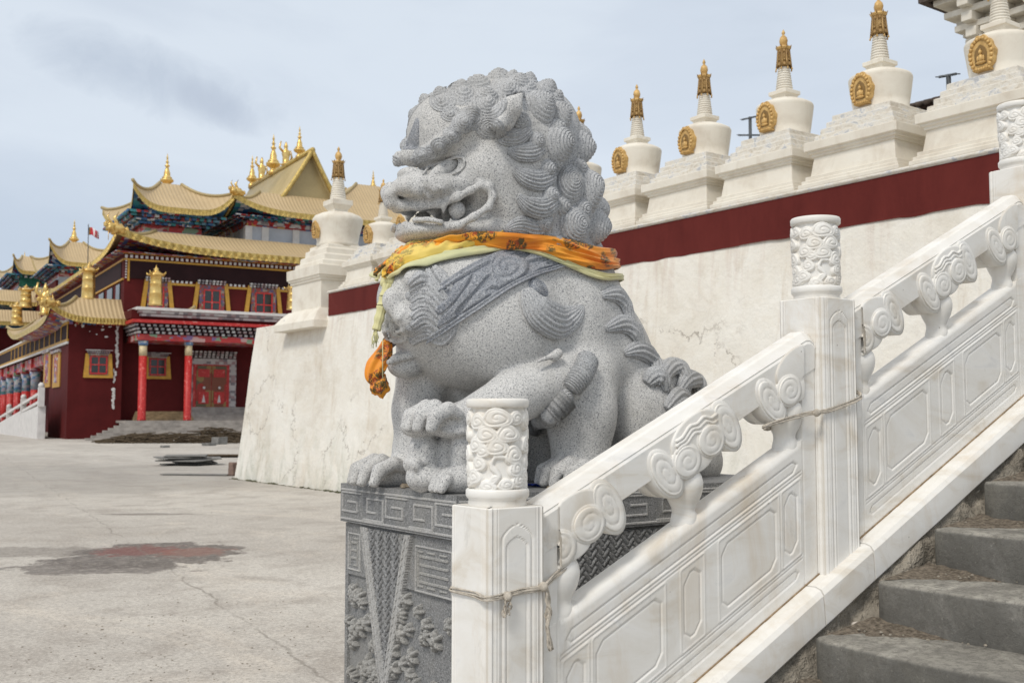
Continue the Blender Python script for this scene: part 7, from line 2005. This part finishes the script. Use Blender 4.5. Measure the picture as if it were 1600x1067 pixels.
# ---- clutter on the plaza
def slabs(px, py, n, wx, wy, h, lab, seed, name='slate_stack', m='slate', dx=.25):
    c = P(px, py, Z=0); mb = MB(); rr = random.Random(seed); z = .01
    for k in range(n):
        a = rr.uniform(-.5, .5) + .15; sx, sy = wx * rr.uniform(.7, 1.1), wy * rr.uniform(.75, 1.1); ox, oy = rr.uniform(-dx, dx), rr.uniform(-dx, dx)
        Mx = Matrix.Translation((c.x + ox, c.y + oy, z)) @ Matrix.Rotation(a + TA - .6, 4, 'Z') @ Matrix.Rotation(rr.uniform(-.03, .03), 4, 'X')
        mb.box((-sx, -sy, 0), (sx, sy, h * rr.uniform(.7, 1)), M=Mx); z += h * 1.1
    return solo(mb, name, M[m], lab, 'stone slabs' if m == 'slate' else 'debris', bevel=.01)
slabs(292, 726, 7, .80, .60, .042, 'loose stack of thin grey slabs on the plaza near the wall corner', 3, dx=.28)
slabs(297, 742, 1, .9, .25, .03, 'single thin slab lying flat in front of the slab stack', 8)
slabs(348, 714, 2, 1.2, .5, .05, 'flat brown boards lying beside the end of the wall', 5, name='board_pile', m='branch')
def block(px, py, s3, lab, m, name, cat, seed, rz=.3):
    c = P(px, py, Z=0); mb = MB(); rr = random.Random(seed)
    Mx = Matrix.Translation(c) @ Matrix.Rotation(rz, 4, 'Z'); mb.box((-s3[0], -s3[1], 0), s3, M=Mx)
    mb.v = [(x + rr.uniform(-.02, .02), y + rr.uniform(-.02, .02), max(0, z + rr.uniform(-.03, .02))) for x, y, z in mb.v]
    return solo(mb, name, M[m], lab, cat, bevel=.03)
block(343, 694, (.33, .3, .42), 'grey concrete block on the plaza before the porch steps', 'slate', 'concrete_block', 'block', 1)
block(327, 696, (.35, .25, .16), 'low broken stone touching the grey concrete block', 'slate', 'broken_stone', 'stone', 2, .6)
block(258, 699, (.2, .15, .1), 'small dark brick alone in the middle of the plaza', 'slate', 'brick', 'brick', 3)
block(366, 743, (.13, .10, .36), 'upright reddish brick leaning at the foot of the wall corner', 'brickm' if 'brickm' in M else 'rubble', 'brick', 'brick', 4)
def brush(px0, px1, py, wdt, n, lab, hgt=.5):
    a, b = P(px0, py, Z=0), P(px1, py, Z=0); mb = MB(); rr = random.Random(n)
    for k in range(n):
        f = rr.random(); c = a.lerp(b, f) + cF * rr.uniform(-wdt, wdt); L_ = rr.uniform(.5, 1.8); an = rr.gauss(0, .45); d = cR * math.cos(an) + cF * math.sin(an)
        z = rr.random() ** 2 * hgt * math.sin(max(.05, f) * math.pi) ** .6 + .03
        mb.tube([c - d * L_ * .5 + Vector((0, 0, z)), c + Vector((0, 0, z + rr.uniform(0, .1))), c + d * L_ * .5 + Vector((0, 0, max(.02, z + rr.uniform(-.2, .12))))], rr.uniform(.012, .035), 5)
    return tag(mb.build('brushwood', M['branch'], org=a), lab, None, None, 'stuff')
brush(160, 382, 692, .9, 420, 'brush')
brush(190, 250, 689, .6, 160, 'brush'); brush(300, 378, 686, .8, 260, 'brush', .8)
mb = MB(); rr = random.Random(12)
for k in range(900):
    p = P(rr.uniform(0, 540), 745 + 322 * rr.random() ** 1.3, Z=0); r = rr.uniform(.002, .0065) * (1.6 if rr.random() < .06 else 1)
    if mnoise.noise(Vector((p.x * .5, p.y * .35, 3))) < .05 + rr.uniform(-.15, .1): continue
    blob(mb, (p.x, p.y, r * .3), r, k, (1.2, 1, .6), .4, 1.2, 6)
tag(mb.build('grit', M['rubble']), kind='stuff')
# moss line at the foot of the retaining wall
mb = MB()
for k in range(900):
    y = 5 + 21.6 * rr.random(); x = WX - .02 - abs(rr.gauss(0, .05)); r = rr.uniform(.01, .035) * (1.2 if mnoise.noise(Vector((y * .8, 0, 0))) > 0 else .5)
    blob(mb, (x, y, r * .3), r, k, (1, 1.3, .7), .5, 2, 5)
M['moss'] = simple('moss_and_dirt', (.10, .10, .055), .95, 0, .5, 12)
tag(mb.build('moss', M['moss']), kind='stuff')
